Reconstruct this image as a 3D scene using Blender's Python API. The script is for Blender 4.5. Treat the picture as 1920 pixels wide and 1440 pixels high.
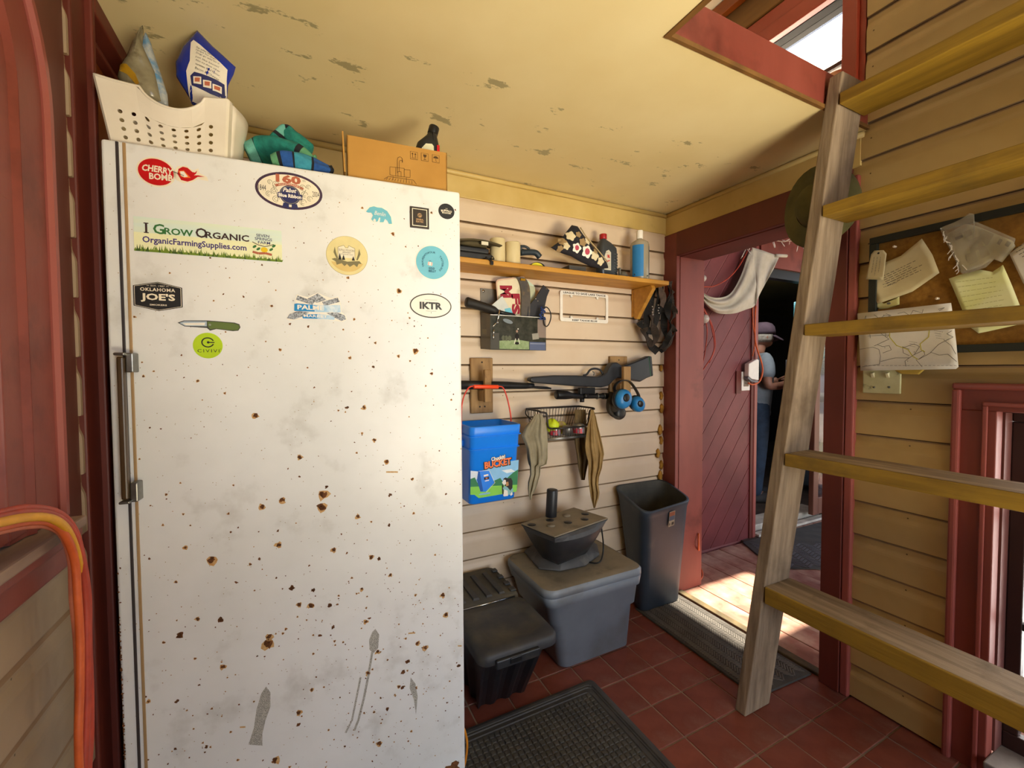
import bpy, bmesh, math, random
from mathutils import Matrix, Vector, noise as mnoise
random.seed(7)
PI = math.pi
R = math.radians
for o in list(bpy.data.objects):
    bpy.data.objects.remove(o, do_unlink=True)
sc = bpy.context.scene
COL = sc.collection

# ------------------------------------------------------------------ camera
CAM_POS = Vector((0, 0, 1.27))
FPX = 802.5
YAW, PITCH, ROLL = R(26.38), R(-1.96), R(-0.31)
_F = Vector((math.sin(YAW) * math.cos(PITCH), math.cos(YAW) * math.cos(PITCH), math.sin(PITCH)))
_R = Vector((math.cos(YAW), -math.sin(YAW), 0))
_U = _R.cross(_F)
CR = (math.cos(ROLL) * _R + math.sin(ROLL) * _U)
CU = (-math.sin(ROLL) * _R + math.cos(ROLL) * _U)
cam = bpy.data.cameras.new('camera')
cam.sensor_width = 36
cam.lens = 36 * FPX / 1920
cam.clip_start = .02
cam_o = bpy.data.objects.new('camera', cam)
COL.objects.link(cam_o)
mw = Matrix((CR, CU, -_F)).transposed().to_4x4()
mw.translation = CAM_POS
cam_o.matrix_world = mw
sc.camera = cam_o

# ------------------------------------------------------------------ world, sun, daylight, exposure
sc.view_settings.view_transform = 'Standard'
sc.view_settings.look = 'None'
sc.view_settings.gamma = 1
sc.view_settings.use_curve_mapping = False
sc.view_settings.exposure = 0.22
sc.cycles.use_denoising = True
sc.cycles.max_bounces = 7
sc.cycles.diffuse_bounces = 5
sc.cycles.glossy_bounces = 3
sc.cycles.transmission_bounces = 5
sc.cycles.transparent_max_bounces = 8
sc.cycles.caustics_reflective = False
sc.cycles.caustics_refractive = False
w = bpy.data.worlds.new('world')
sc.world = w
w.use_nodes = True
nt = w.node_tree
bg = nt.nodes['Background']
sky = nt.nodes.new('ShaderNodeTexSky')
sky.sky_type = 'NISHITA'
sky.sun_disc = False
sky.sun_elevation = R(52)
sky.sun_rotation = R(60)
sky.air_density = 1.0
sky.dust_density = 1.5
nt.links.new(sky.outputs[0], bg.inputs[0])
bg.inputs[1].default_value = 0.30

def lamp(name, kind, loc, direction, energy, color, **kw):
    l = bpy.data.lights.new(name, kind)
    l.energy = energy
    l.color = color
    for k, v in kw.items():
        setattr(l, k, v)
    o = bpy.data.objects.new(name, l)
    o.location = loc
    o.rotation_euler = Vector(direction).to_track_quat('-Z', 'Y').to_euler()
    COL.objects.link(o)
    return o
SUN_DIR = Vector((-.45, .15, -1)).normalized()
lamp('sun', 'SUN', (3, 3, 6), SUN_DIR, 17.0, (1, .90, .72), angle=R(1.2))
# daylight through the wide doorway behind the camera, and through the roof hatch and windows, plus two added fills
lamp('daylight_doorway_sky', 'AREA', (.85, -4.2, 1.55), (.02, 1, -.06), 150, (.80, .885, 1.0), shape='RECTANGLE', size=2.6, size_y=2.0)
lamp('upward_ceiling_fill', 'AREA', (.95, -1.70, .35), (.02, 1, 1.2), 42, (1, .88, .60), shape='RECTANGLE', size=1.2, size_y=.6, spread=R(95))  # added low lamp aimed up to brighten ceiling and upper walls
lamp('daylight_right_window', 'AREA', (2.32, .30, .68), (-1, .0, .08), 15, (1, .97, .92), shape='RECTANGLE', size=.5, size_y=1.0)
lamp('daylight_left_window', 'AREA', (-.62, .80, 1.30), (1, .1, -.1), .6, (1, .99, .95), shape='RECTANGLE', size=.35, size_y=.45)
lamp('daylight_loft_window', 'AREA', (2.08, 1.35, 2.49), (-1, -.35, -.25), 24, (1, .92, .72), shape='RECTANGLE', size=.8, size_y=.4)
lamp('daylight_porch_side', 'AREA', (3.0, -1.4, 1.5), (.1, 1, -.05), 34, (1, .97, .93), shape='RECTANGLE', size=2.0, size_y=1.6)
lamp('person_fill_light', 'AREA', (3.7, 2.28, 2.10), (.25, .9, -1), 5, (1, .97, .92), shape='RECTANGLE', size=.4, size_y=.2)  # added fill so the person shows; no real lamp there

# ------------------------------------------------------------------ helpers
def lin(h):
    if not isinstance(h, str):
        return tuple(h)[:3] + (1,)
    h = h.lstrip('#')
    c = [int(h[i:i + 2], 16) / 255 for i in (0, 2, 4)]
    return tuple(x / 12.92 if x <= .04045 else ((x + .055) / 1.055) ** 2.4 for x in c) + (1,)

_mc = {}
def mat(name, c1, c2=None, scale=6, rough=.6, metal=0, stretch=None, bump=0, bscale=None, detail=4, lo=.35, hi=.65,
        dirt=None, dscale=5, dlo=.55, dhi=.75, spec=.5, alpha=1, trans=0, rnd=0, emit=None, spots=None, sscale=60, sthr=.12, dist=0):
    """procedural surface: base noise mix, optional dirt layer, optional specks, optional bump"""
    if name in _mc:
        return _mc[name]
    m = bpy.data.materials.new(name)
    _mc[name] = m
    m.use_nodes = True
    nt = m.node_tree
    N, L = nt.nodes, nt.links
    b = N['Principled BSDF']
    b.inputs['Roughness'].default_value = rough
    b.inputs['Metallic'].default_value = metal
    b.inputs['Specular IOR Level'].default_value = spec
    if trans:
        b.inputs['Transmission Weight'].default_value = trans
        b.inputs['IOR'].default_value = 1.2
    if alpha < 1:
        b.inputs['Alpha'].default_value = alpha
    c1 = lin(c1)
    if c2 is None:
        c2 = tuple(x * .8 for x in c1[:3]) + (1,)
    else:
        c2 = lin(c2)
    tc = N.new('ShaderNodeTexCoord')
    src = tc.outputs['Object']
    if stretch:
        mp = N.new('ShaderNodeMapping')
        mp.inputs['Scale'].default_value = stretch
        L.new(src, mp.inputs[0])
        s2 = mp.outputs[0]
    else:
        s2 = src
    def noise(vec, sc_, det=4, dst=0):
        n = N.new('ShaderNodeTexNoise')
        n.inputs['Scale'].default_value = sc_
        n.inputs['Detail'].default_value = det
        n.inputs['Roughness'].default_value = .6
        n.inputs['Distortion'].default_value = dst
        L.new(vec, n.inputs['Vector'])
        return n.outputs['Fac']
    def rng(val, a, z):
        r = N.new('ShaderNodeMapRange')
        r.inputs[1].default_value = a
        r.inputs[2].default_value = z
        r.clamp = True
        L.new(val, r.inputs[0])
        return r.outputs[0]
    def mix(fac, a, bb):
        x = N.new('ShaderNodeMix')
        x.data_type = 'RGBA'
        if isinstance(fac, float):
            x.inputs[0].default_value = fac
        else:
            L.new(fac, x.inputs[0])
        for v, k in ((a, 6), (bb, 7)):
            if isinstance(v, tuple):
                x.inputs[k].default_value = v
            else:
                L.new(v, x.inputs[k])
        return x.outputs[2]
    n0 = noise(s2, scale, detail, dist)
    col = mix(rng(n0, lo, hi), c1, c2)
    if dirt:
        col = mix(rng(noise(src, dscale, 6), dlo, dhi), col, lin(dirt))
    if spots:
        v = N.new('ShaderNodeTexVoronoi')
        v.inputs['Scale'].default_value = sscale
        L.new(src, v.inputs['Vector'])
        col = mix(rng(v.outputs['Distance'], sthr, sthr * .6), col, lin(spots))
    if rnd:
        oi = N.new('ShaderNodeObjectInfo')
        h = N.new('ShaderNodeHueSaturation')
        r = N.new('ShaderNodeMapRange')
        r.inputs[3].default_value = 1 - rnd
        r.inputs[4].default_value = 1 + rnd
        L.new(oi.outputs['Random'], r.inputs[0])
        L.new(r.outputs[0], h.inputs['Value'])
        L.new(col, h.inputs['Color'])
        col = h.outputs[0]
    L.new(col, b.inputs['Base Color'])
    if emit:
        b.inputs['Emission Color'].default_value = lin(emit[0])
        b.inputs['Emission Strength'].default_value = emit[1]
    if bump:
        bp = N.new('ShaderNodeBump')
        bp.inputs['Strength'].default_value = bump
        bp.inputs['Distance'].default_value = .004
        L.new(noise(s2, bscale or scale * 4, 5), bp.inputs['Height'])
        L.new(bp.outputs[0], b.inputs['Normal'])
    return m

def plain(name, c, rough=.55, metal=0, spec=.4):
    return mat(name, c, tuple(x * .93 for x in lin(c)[:3]), scale=30, rough=rough, metal=metal, spec=spec)

MW = {}
class MB:
    """collects shapes; build() links them as one mesh object"""
    def __init__(s, m=None):
        s.v, s.f, s.fm, s.sm, s.mats = [], [], [], [], []
        s.cm = 0
        s.smooth = False
        if m:
            s.use(m)
    def use(s, m):
        if m not in s.mats:
            s.mats.append(m)
        s.cm = s.mats.index(m)
        return s
    def add(s, vs, fs, smooth=None, M=None):
        k = len(s.v)
        for v in vs:
            v = Vector(v)
            s.v.append(M @ v if M else v)
        for f in fs:
            s.f.append([i + k for i in f])
            s.fm.append(s.cm)
            s.sm.append(s.smooth if smooth is None else smooth)
        return s
    def box(s, a, b, M=None):
        x0, y0, z0 = (min(p, q) for p, q in zip(a, b))
        x1, y1, z1 = (max(p, q) for p, q in zip(a, b))
        vs = [(x0, y0, z0), (x1, y0, z0), (x1, y1, z0), (x0, y1, z0), (x0, y0, z1), (x1, y0, z1), (x1, y1, z1), (x0, y1, z1)]
        return s.add(vs, [(3, 2, 1, 0), (4, 5, 6, 7), (0, 1, 5, 4), (1, 2, 6, 5), (2, 3, 7, 6), (3, 0, 4, 7)], False, M)
    def hexa(s, bottom, top):
        """8 corner solid: bottom 4 and top 4 counter-clockwise"""
        return s.add(list(bottom) + list(top), [(3, 2, 1, 0), (4, 5, 6, 7), (0, 1, 5, 4), (1, 2, 6, 5), (2, 3, 7, 6), (3, 0, 4, 7)], False)
    def prism(s, pts, d, M=None, smooth=False):
        """polygon pts (3D) extruded by vector d"""
        n = len(pts)
        d = Vector(d)
        vs = [Vector(p) for p in pts] + [Vector(p) + d for p in pts]
        s.add(vs, [tuple(reversed(range(n))), tuple(range(n, 2 * n))], False, M)
        k = len(s.v) - 2 * n
        for i in range(n):
            j = (i + 1) % n
            s.f.append([k + i, k + j, k + n + j, k + n + i])
            s.fm.append(s.cm)
            s.sm.append(smooth)
        return s
    def loft(s, rings, close=True, cap0=True, cap1=True, smooth=True, M=None):
        n = len(rings[0])
        vs = [v for r in rings for v in r]
        fs = []
        for i in range(len(rings) - 1):
            for j in range(n if close else n - 1):
                q = (j + 1) % n
                fs.append((i * n + j, i * n + q, (i + 1) * n + q, (i + 1) * n + j))
        if cap0 and close:
            fs.append(tuple(reversed(range(n))))
        if cap1 and close:
            fs.append(tuple(range((len(rings) - 1) * n, len(rings) * n)))
        return s.add(vs, fs, smooth, M)
    def lathe(s, prof, n=20, M=None, a0=0, a1=2 * PI, cap=True):
        rings = []
        for r, z in prof:
            rings.append([(r * math.cos(2 * PI * k / n), r * math.sin(2 * PI * k / n), z) for k in range(n)])
        return s.loft(rings, True, cap, cap, True, M)
    def cyl(s, a, b, r, n=12, r2=None):
        a, b = Vector(a), Vector(b)
        q = (b - a).to_track_quat('Z', 'Y').to_matrix().to_4x4()
        q.translation = a
        h = (b - a).length
        return s.lathe([(r, 0), (r if r2 is None else r2, h)], n, q)
    def tube(s, pts, r, n=8, closed=False, rs=None):
        pts = [Vector(p) for p in pts]
        m = len(pts)
        rings = []
        prev = None
        for i, p in enumerate(pts):
            if closed:
                t = pts[(i + 1) % m] - pts[i - 1]
            else:
                t = pts[min(i + 1, m - 1)] - pts[max(i - 1, 0)]
            t.normalize()
            if prev is None:
                u = t.orthogonal().normalized()
            else:
                u = (prev - t * prev.dot(t))
                u = u.normalized() if u.length > 1e-6 else t.orthogonal().normalized()
            prev = u
            vv = t.cross(u)
            rr = rs[i] if rs else r
            rings.append([p + rr * (math.cos(2 * PI * k / n) * u + math.sin(2 * PI * k / n) * vv) for k in range(n)])
        if closed:
            rings.append(rings[0])
            return s.loft(rings, True, False, False)
        return s.loft(rings)
    def ball(s, c, r, n=14, m=8, M=None, sq=(1, 1, 1)):
        rings = []
        for i in range(1, m):
            a = PI * i / m
            rings.append([(c[0] + sq[0] * r * math.sin(a) * math.cos(2 * PI * k / n), c[1] + sq[1] * r * math.sin(a) * math.sin(2 * PI * k / n),
                           c[2] - sq[2] * r * math.cos(a)) for k in range(n)])
        return s.loft(rings, True, True, True, True, M)
    def grid(s, fn, nu, nv, smooth=True, thick=None):
        """surface fn(u,v) for u,v in 0..1"""
        P = [[Vector(fn(i / nu, j / nv)) for j in range(nv + 1)] for i in range(nu + 1)]
        k = nv + 1
        fs = [(i * k + j, (i + 1) * k + j, (i + 1) * k + j + 1, i * k + j + 1) for i in range(nu) for j in range(nv)]
        vs = [p for row in P for p in row]
        s.add(vs, fs, smooth)
        return s
    def build(s, name, parent=None, local=False, bev=0, seg=2, sub=0, solid=0, ang=40, weld=0):
        me = bpy.data.meshes.new(name)
        inv = MW[parent].inverted() if (parent and not local) else None
        me.from_pydata([(inv @ v if inv else v)[:] for v in s.v], [], s.f)
        for m in s.mats:
            me.materials.append(m)
        me.polygons.foreach_set('material_index', s.fm)
        me.polygons.foreach_set('use_smooth', s.sm)
        me.validate()
        if weld:
            bm = bmesh.new()
            bm.from_mesh(me)
            bmesh.ops.remove_doubles(bm, verts=bm.verts, dist=weld)
            bm.to_mesh(me)
            bm.free()
        o = bpy.data.objects.new(name, me)
        COL.objects.link(o)
        if parent:
            o.parent = parent
            MW[o] = MW[parent]
        else:
            MW[o] = Matrix()
        if solid:
            md = o.modifiers.new('thickness', 'SOLIDIFY')
            md.thickness = solid
            md.offset = 0
        if sub:
            md = o.modifiers.new('smooth', 'SUBSURF')
            md.levels = md.render_levels = sub
        if bev:
            md = o.modifiers.new('edges', 'BEVEL')
            md.width = bev
            md.segments = seg
            md.limit_method = 'ANGLE'
            md.angle_limit = R(ang)
        return o

def thing(name, label, cat, loc=(0, 0, 0), rotz=0, group=None, M=None):
    o = bpy.data.objects.new(name, None)
    o.empty_display_size = .05
    COL.objects.link(o)
    o.matrix_world = M if M else Matrix.Translation(loc) @ Matrix.Rotation(rotz, 4, 'Z')
    MW[o] = o.matrix_world.copy() if not M else M.copy()
    if not M:
        MW[o] = Matrix.Translation(loc) @ Matrix.Rotation(rotz, 4, 'Z')
    return tag(o, label, cat, group)
def tag(o, label, cat, group=None):
    o['label'] = label
    o['category'] = cat
    if group:
        o['group'] = group
    return o
def struct(o):
    o['kind'] = 'structure'
    return o
def dup(o, parent, loc, name=None):
    c = o.copy()
    COL.objects.link(c)
    c.parent = parent
    c.location = loc
    return c

def ray(px, py):
    return _F + CR * ((px - 960) / FPX) + CU * (-(py - 720) / FPX)
def at(px, py, ax, v):
    """the point that lies on the plane axis=v and is seen in the photograph at px,py"""
    d = ray(px, py)
    i = 'XYZ'.index(ax)
    return CAM_POS + d * ((v - CAM_POS[i]) / d[i])

_tc = {}
def text2d(body, size=1.0, bold=0.0, space=1.0, res=2):
    """outline of a word in the built-in font: points and faces, centred on its own box"""
    key = (body, bold, space, res)
    if key not in _tc:
        cu = bpy.data.curves.new('t', 'FONT')
        cu.body = body
        cu.size = 1
        cu.offset = bold
        cu.space_character = space
        cu.resolution_u = res
        cu.fill_mode = 'FRONT' if hasattr(cu, 'fill_mode') and cu.dimensions == '3D' else cu.fill_mode
        ob = bpy.data.objects.new('t', cu)
        COL.objects.link(ob)
        dg = bpy.context.evaluated_depsgraph_get()
        me = bpy.data.meshes.new_from_object(ob.evaluated_get(dg))
        vs = [(v.co.x, v.co.y) for v in me.vertices]
        fs = [tuple(p.vertices) for p in me.polygons]
        bpy.data.objects.remove(ob)
        bpy.data.curves.remove(cu)
        bpy.data.meshes.remove(me)
        xs = [v[0] for v in vs] or [0]
        ys = [v[1] for v in vs] or [0]
        cx, cy = (min(xs) + max(xs)) / 2, (min(ys) + max(ys)) / 2
        _tc[key] = ([(x - cx, y - cy) for x, y in vs], fs, max(xs) - min(xs), max(ys) - min(ys))
    return _tc[key]

class Face:
    """flat print on a surface: frame O,U,V,N in metres"""
    def __init__(s, mb, O, U, V):
        s.mb, s.O, s.U, s.V = mb, Vector(O), Vector(U).normalized(), Vector(V).normalized()
        s.N = s.U.cross(s.V).normalized()
    def P(s, x, y, l=0):
        return s.O + s.U * x + s.V * y + s.N * l
    def poly(s, m, pts, l):
        s.mb.use(m).add([s.P(x, y, l) for x, y in pts], [tuple(range(len(pts)))], False)
    def ell(s, m, cx, cy, rx, ry, l, n=36, a=0):
        s.poly(m, [(cx + rx * math.cos(t) * math.cos(a) - ry * math.sin(t) * math.sin(a), cy + rx * math.cos(t) * math.sin(a) + ry * math.sin(t) * math.cos(a))
                   for t in (2 * PI * k / n for k in range(n))], l)
    def rect(s, m, cx, cy, w, h, l, a=0, r=0):
        pts = []
        if r:
            for sx, sy, a0 in ((1, 1, 0), (-1, 1, 90), (-1, -1, 180), (1, -1, 270)):
                for k in range(4):
                    t = R(a0 + 30 * k)
                    pts.append((sx * (w / 2 - r) + r * math.cos(t), sy * (h / 2 - r) + r * math.sin(t)))
        else:
            pts = [(-w / 2, -h / 2), (w / 2, -h / 2), (w / 2, h / 2), (-w / 2, h / 2)]
        c, q = math.cos(a), math.sin(a)
        s.poly(m, [(cx + x * c - y * q, cy + x * q + y * c) for x, y in pts], l)
    def line(s, m, pts, wd, l):
        """polyline as a flat ribbon"""
        for (x0, y0), (x1, y1) in zip(pts, pts[1:]):
            dx, dy = x1 - x0, y1 - y0
            n = math.hypot(dx, dy) or 1
            ex, ey = -dy / n * wd / 2, dx / n * wd / 2
            s.poly(m, [(x0 - ex, y0 - ey), (x1 - ex, y1 - ey), (x1 + ex, y1 + ey), (x0 + ex, y0 + ey)], l)
    def ring(s, m, cx, cy, rx, ry, wd, l, n=40, a0=0, a1=2 * PI):
        vs, fs = [], []
        for k in range(n + 1):
            t = a0 + (a1 - a0) * k / n
            for q in (0, wd):
                vs.append(s.P(cx + (rx - q) * math.cos(t), cy + (ry - q) * math.sin(t), l))
        for k in range(n):
            fs.append((2 * k + 1, 2 * k, 2 * k + 2, 2 * k + 3))
        s.mb.use(m).add(vs, fs, False)
    def text(s, m, body, cx, cy, l, h=None, w=None, bold=0, a=0, space=1.0, arc=None, fn=None, fit=None):
        """h: height of the letters' box, w: width of the box; arc=(radius) bends upward about (cx, cy-radius)"""
        vs, fs, tw, th = text2d(body, 1, bold, space)
        if not tw:
            return
        if h and w:
            kx, ky = w / tw, h / th
        elif h:
            kx = ky = h / th
        else:
            kx = ky = w / tw
        c, q = math.cos(a), math.sin(a)
        out = []
        for x, y in vs:
            x, y = x * kx, y * ky
            if fn:
                x, y = fn(x, y)
            if arc:
                t = x / arc
                rr = arc + y
                x, y = rr * math.sin(t), rr * math.cos(t) - arc
            out.append(s.P(cx + x * c - y * q, cy + x * q + y * c, l))
        s.mb.use(m).add(out, fs, False)

def bezier(pts, n=8):
    """Catmull-Rom through pts"""
    pts = [Vector(p) for p in pts]
    P = [2 * pts[0] - pts[1]] + pts + [2 * pts[-1] - pts[-2]]
    out = []
    for i in range(1, len(P) - 2):
        for k in range(n):
            t = k / n
            a, b, c, d = P[i - 1], P[i], P[i + 1], P[i + 2]
            out.append(.5 * ((2 * b) + (c - a) * t + (2 * a - 5 * b + 4 * c - d) * t * t + (3 * b - a - 3 * c + d) * t ** 3))
    out.append(pts[-1])
    return out
def rrect(w, d, r, z, n=4, cx=0, cy=0):
    out = []
    for sx, sy, a0 in ((1, 1, 0), (-1, 1, 90), (-1, -1, 180), (1, -1, 270)):
        for k in range(n + 1):
            t = R(a0 + 90 * k / n)
            out.append((cx + sx * (w / 2 - r) + r * math.cos(t), cy + sy * (d / 2 - r) + r * math.sin(t), z))
    return out
def clip(poly, x0, x1, y0, y1):
    for ax, v, sg in ((0, x0, 1), (0, x1, -1), (1, y0, 1), (1, y1, -1)):
        out = []
        for i, p in enumerate(poly):
            q = poly[(i + 1) % len(poly)]
            a, b = sg * (p[ax] - v), sg * (q[ax] - v)
            if a >= 0:
                out.append(p)
            if a * b < 0:
                t = a / (a - b)
                out.append((p[0] + (q[0] - p[0]) * t, p[1] + (q[1] - p[1]) * t))
        poly = out
        if not poly:
            return []
    return poly

# ------------------------------------------------------------------ materials
SIDING = mat('cream_siding_paint', '#d8c4ab', '#cbb397', scale=2.2, rough=.5, dirt='#8d7443', dscale=3.2, dlo=.60, dhi=.85, spots='#6b5226', sscale=16, sthr=.045, bump=.12, bscale=40, rnd=.03)
SIDING_L = mat('dark_siding_paint', '#a8937a', '#938067', scale=2.2, rough=.55, dirt='#6e5a40', dscale=3.2, dlo=.5, dhi=.85, spots='#4d3c22', sscale=16, sthr=.05, bump=.12, bscale=40, rnd=.03)  # darker siding tone for the left wall
SIDING_R = mat('tan_siding_paint', '#b79b66', '#a38652', scale=2.2, rough=.5, dirt='#7a622f', dscale=3.0, dlo=.58, dhi=.85, spots='#5a4420', sscale=14, sthr=.045, bump=.12, bscale=40, rnd=.03)
GROOVE_SHADE = mat('groove_shade', '#94785a', '#745c40', scale=5, rough=.8, stretch=(1, 1, 3))  # dark strip painting the shade line under each board's lip
CREAM = mat('cream_trim_paint', '#cdb271', '#b99c55', scale=3, rough=.5, dirt='#7a5f22', dscale=5, dlo=.62, dhi=.85)
RED = mat('red_trim_paint', '#843f34', '#702e24', scale=3, rough=.5, dirt='#521a12', dscale=4, bump=.08, bscale=60, stretch=(1, 1, .35))
RED_D = mat('dark_red_trim_paint', '#68281c', '#521c10', scale=3, rough=.55, stretch=(1, 1, .35))  # darker red; on the doorway casing its shade is put into the colour
RED_L = mat('lit_red_trim_paint', '#9a5149', '#864039', scale=3, rough=.4, stretch=(1, 1, .35))  # paler red; light caught by the mouldings is put into the colour
RAW = mat('raw_brown_wood', '#7a5422', '#57380f', scale=7, rough=.7, stretch=(1, .2, 1), bump=.15)
AMBER = mat('amber_wood', '#a2551f', '#7a380e', scale=6, rough=.4, stretch=(1, .3, 1))
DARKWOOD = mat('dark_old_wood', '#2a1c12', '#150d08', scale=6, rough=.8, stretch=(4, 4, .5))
GAP = plain('dark_gap', '#1a120c', .9)
BLACK = mat('black_plastic', '#1d1e22', '#141519', scale=9, rough=.45, dirt='#3c3a33', dscale=9, dlo=.55, dhi=.8)
BLACK_C = plain('clean_black', '#141416', .35)
BLACK_T = plain('black_fabric', '#1b1612', .9)
WHITE = plain('white_print', '#f1ece2', .5)
INK = plain('black_ink', '#1b1a1c', .5)
STEEL = mat('worn_steel', '#8c8a84', '#6b6963', scale=20, rough=.35, metal=.9)
CHROME = plain('bright_chrome', '#c9c9c6', .2, 1)
GLASS = mat('window_glass', '#e8f0ee', '#e0eae8', scale=2, rough=.02, trans=1, alpha=.35)

XR, YB, ZC, XL = 1.897, 1.828, 2.141, -.44

# ------------------------------------------------------------------ siding boards
_bd = {}
def board_mesh(length, h, out, along, m):
    key = (round(length, 3), round(h, 3), tuple(out), tuple(along), m.name)
    if key in _bd:
        return _bd[key]
    prof = [(0.0026, .0), (0.0026, .0145), (.0036, .0165), (.006, .017), (.078, .017), (.086, .0160), (.094, .0135), (.101, .0110), (.106, .0100), (.1215 if m.name != 'dark_siding_paint' else .111, .0098), (.127, .0096), (.127, 0)]
    prof = [(min(z, h), t) for z, t in prof]
    O, A = Vector(out), Vector(along)
    me = bpy.data.meshes.new('siding_board')
    n = len(prof)
    vs = [A * x + O * t + Vector((0, 0, z)) for x in (0, length) for z, t in prof]
    fs = [(i, (i + 1) % n, n + (i + 1) % n, n + i) for i in range(n)] + [tuple(reversed(range(n))), tuple(range(n, 2 * n))]
    if O.cross(A).z > 0:
        fs = [tuple(reversed(f)) for f in fs]
    me.from_pydata(vs, [], fs)
    me.materials.append(m)
    me.materials.append(GROOVE_SHADE)
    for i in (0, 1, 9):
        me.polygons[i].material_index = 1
    me.validate()
    _bd[key] = me
    return me
def siding(parent, z0, pitch, rows, base, out, along, m, spans):
    """spans(zlo, zhi) -> list of (start, end, top) along the wall"""
    for k in rows:
        z = z0 + pitch * k
        for a, b, top in spans(z, z + pitch):
            h = min(pitch, top - z)
            if h < .012:
                continue
            o = bpy.data.objects.new('siding_board', board_mesh(b - a, h, out, along, m))
            COL.objects.link(o)
            o.parent = parent
            o.location = Vector(base) + Vector(along) * a + Vector((0, 0, z))

# back wall
b = MB(GAP).box((-.9, YB + .001, -.05), (XR + .1, YB + .09, ZC + .05))
wall_back = struct(b.build('wall_back'))
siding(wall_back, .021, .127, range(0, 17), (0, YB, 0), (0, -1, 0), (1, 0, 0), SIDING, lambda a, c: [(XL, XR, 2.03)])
b = MB(CREAM).box((XL, YB - .018, 2.03), (XR, YB, ZC))
struct(b.build('trim_1', bev=.003))
b = MB(CREAM).cyl((XL, YB - .022, ZC - .012), (XR, YB - .022, ZC - .012), .011, 10)
struct(b.build('trim_2'))

# right wall with doorway (Y .965-1.57) and window (Y -.22-.49)
b = MB(GAP)
XW = XR + .10
b.box((XR + .001, 1.802, -.05), (XW, YB + .09, 2.26))
b.box((XR + .001, .93, 1.932), (XW, 1.802, 2.26))
b.box((XR + .001, .53, -.05), (XW, .899, 3.3))
b.box((XR + .001, .899, 1.932), (XW, .93, 3.3))
b.box((XR + .001, .93, 2.70), (XW, YB + .09, 3.3))
b.box((XR + .001, -.26, 1.18), (XW, .53, 3.3))
b.box((XR + .001, -1.7, -.05), (XW, -.26, 3.3))
wall_right = struct(b.build('wall_right'))
def spans_r(a, c):
    out = []
    if a > 1.99:
        out = [(-1.7, .86, 9)] + ([(.86, YB, ZC)] if a < ZC else [])
    elif c > 1.225:
        out = [(-1.7, .90, 9)]
    else:
        out = [(.585, .90, 9), (-1.7, -.32, 9)]
    return out
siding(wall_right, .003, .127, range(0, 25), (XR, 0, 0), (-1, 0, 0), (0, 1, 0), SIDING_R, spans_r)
b = MB(CREAM).cyl((XR - .02, .86, ZC - .012), (XR - .02, YB, ZC - .012), .011, 10)
b.box((XR - .021, .87, 2.02), (XR, YB, ZC))
struct(b.build('trim_3'))

# left wall
b = MB(GAP)
b.box((XL - .1, -1.7, -.05), (XL - .001, .50, ZC + 1))
b.box((XL - .1, 1.06, -.05), (XL - .001, 1.36, ZC + 1))
b.box((XL - .1, .50, -.05), (XL - .001, 1.06, .97))
b.box((XL - .1, .50, 2.05), (XL - .001, 1.06, ZC + 1))
b.box((XL - .1, 1.36, -.05), (XL - .03, YB + .09, ZC + 1))
wall_left = struct(b.build('wall_left'))
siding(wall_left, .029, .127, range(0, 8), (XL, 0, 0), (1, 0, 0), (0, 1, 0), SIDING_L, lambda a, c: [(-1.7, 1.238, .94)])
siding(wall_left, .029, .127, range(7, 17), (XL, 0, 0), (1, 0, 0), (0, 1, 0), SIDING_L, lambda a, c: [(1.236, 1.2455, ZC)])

# rear wall behind the camera with a wide doorway
b = MB(SIDING).box((XL - .1, -1.76, -.05), (.45, -1.66, 3.3)).box((1.80, -1.76, -.05), (XR + .1, -1.66, 3.3)).box((.45, -1.76, 2.05), (1.80, -1.66, 3.3))
struct(b.build('wall_rear'))

# ------------------------------------------------------------------ floor: grout bed and tiles
GROUT = mat('grey_grout', '#94806f', '#7a665a', scale=12, rough=.85)
TILE = mat('terracotta_tile', '#7c4234', '#6b3328', scale=9, rough=.42, dirt='#8f6a5c', dscale=5, dlo=.55, dhi=.85, spots='#4a1c14', sscale=22, sthr=.05, rnd=.10, bump=.05)
floor = struct(MB(GROUT).box((XL - .1, -1.76, -.06), (XR + .02, YB + .09, -.0035)).build('floor'))
tp = .1552
b = MB(TILE)
hw = tp / 2 - .0028
b.hexa([(-hw, -hw, -.006), (hw, -hw, -.006), (hw, hw, -.006), (-hw, hw, -.006)], [(-hw, -hw, 0), (hw, -hw, 0), (hw, hw, 0), (-hw, hw, 0)])
t0 = b.build('tile', floor, local=True, bev=.002, seg=2)
first = True
for i in range(-10, 6):
    for j in range(-12, 5):
        x, y = 1.166 + tp * (i + .5), 1.333 + tp * (j + .5)
        if x - hw < XL or y < -.62 or x + hw > XR + .26 or y - hw > YB:
            continue
        o = t0 if first else dup(t0, floor, (0, 0, 0))
        first = False
        cutx, cuty = min(1, (XR - .004 - (x - hw)) / (2 * hw)), min(1, (YB - (y - hw)) / (2 * hw))
        if min(cutx, cuty) < .12:
            o.location = (x, y, -.05)
            o.hide_render = True
            bpy.data.objects.remove(o) if o is not t0 else None
            continue
        if cutx < 1 or cuty < 1:
            o.scale = (cutx, cuty, 1)
            x, y = x - hw * (1 - cutx), y - hw * (1 - cuty)
        o.location = (x, y, random.uniform(-.0012, 0))
        o.rotation_euler = (random.uniform(-.003, .003), random.uniform(-.003, .003), 0)

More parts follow.
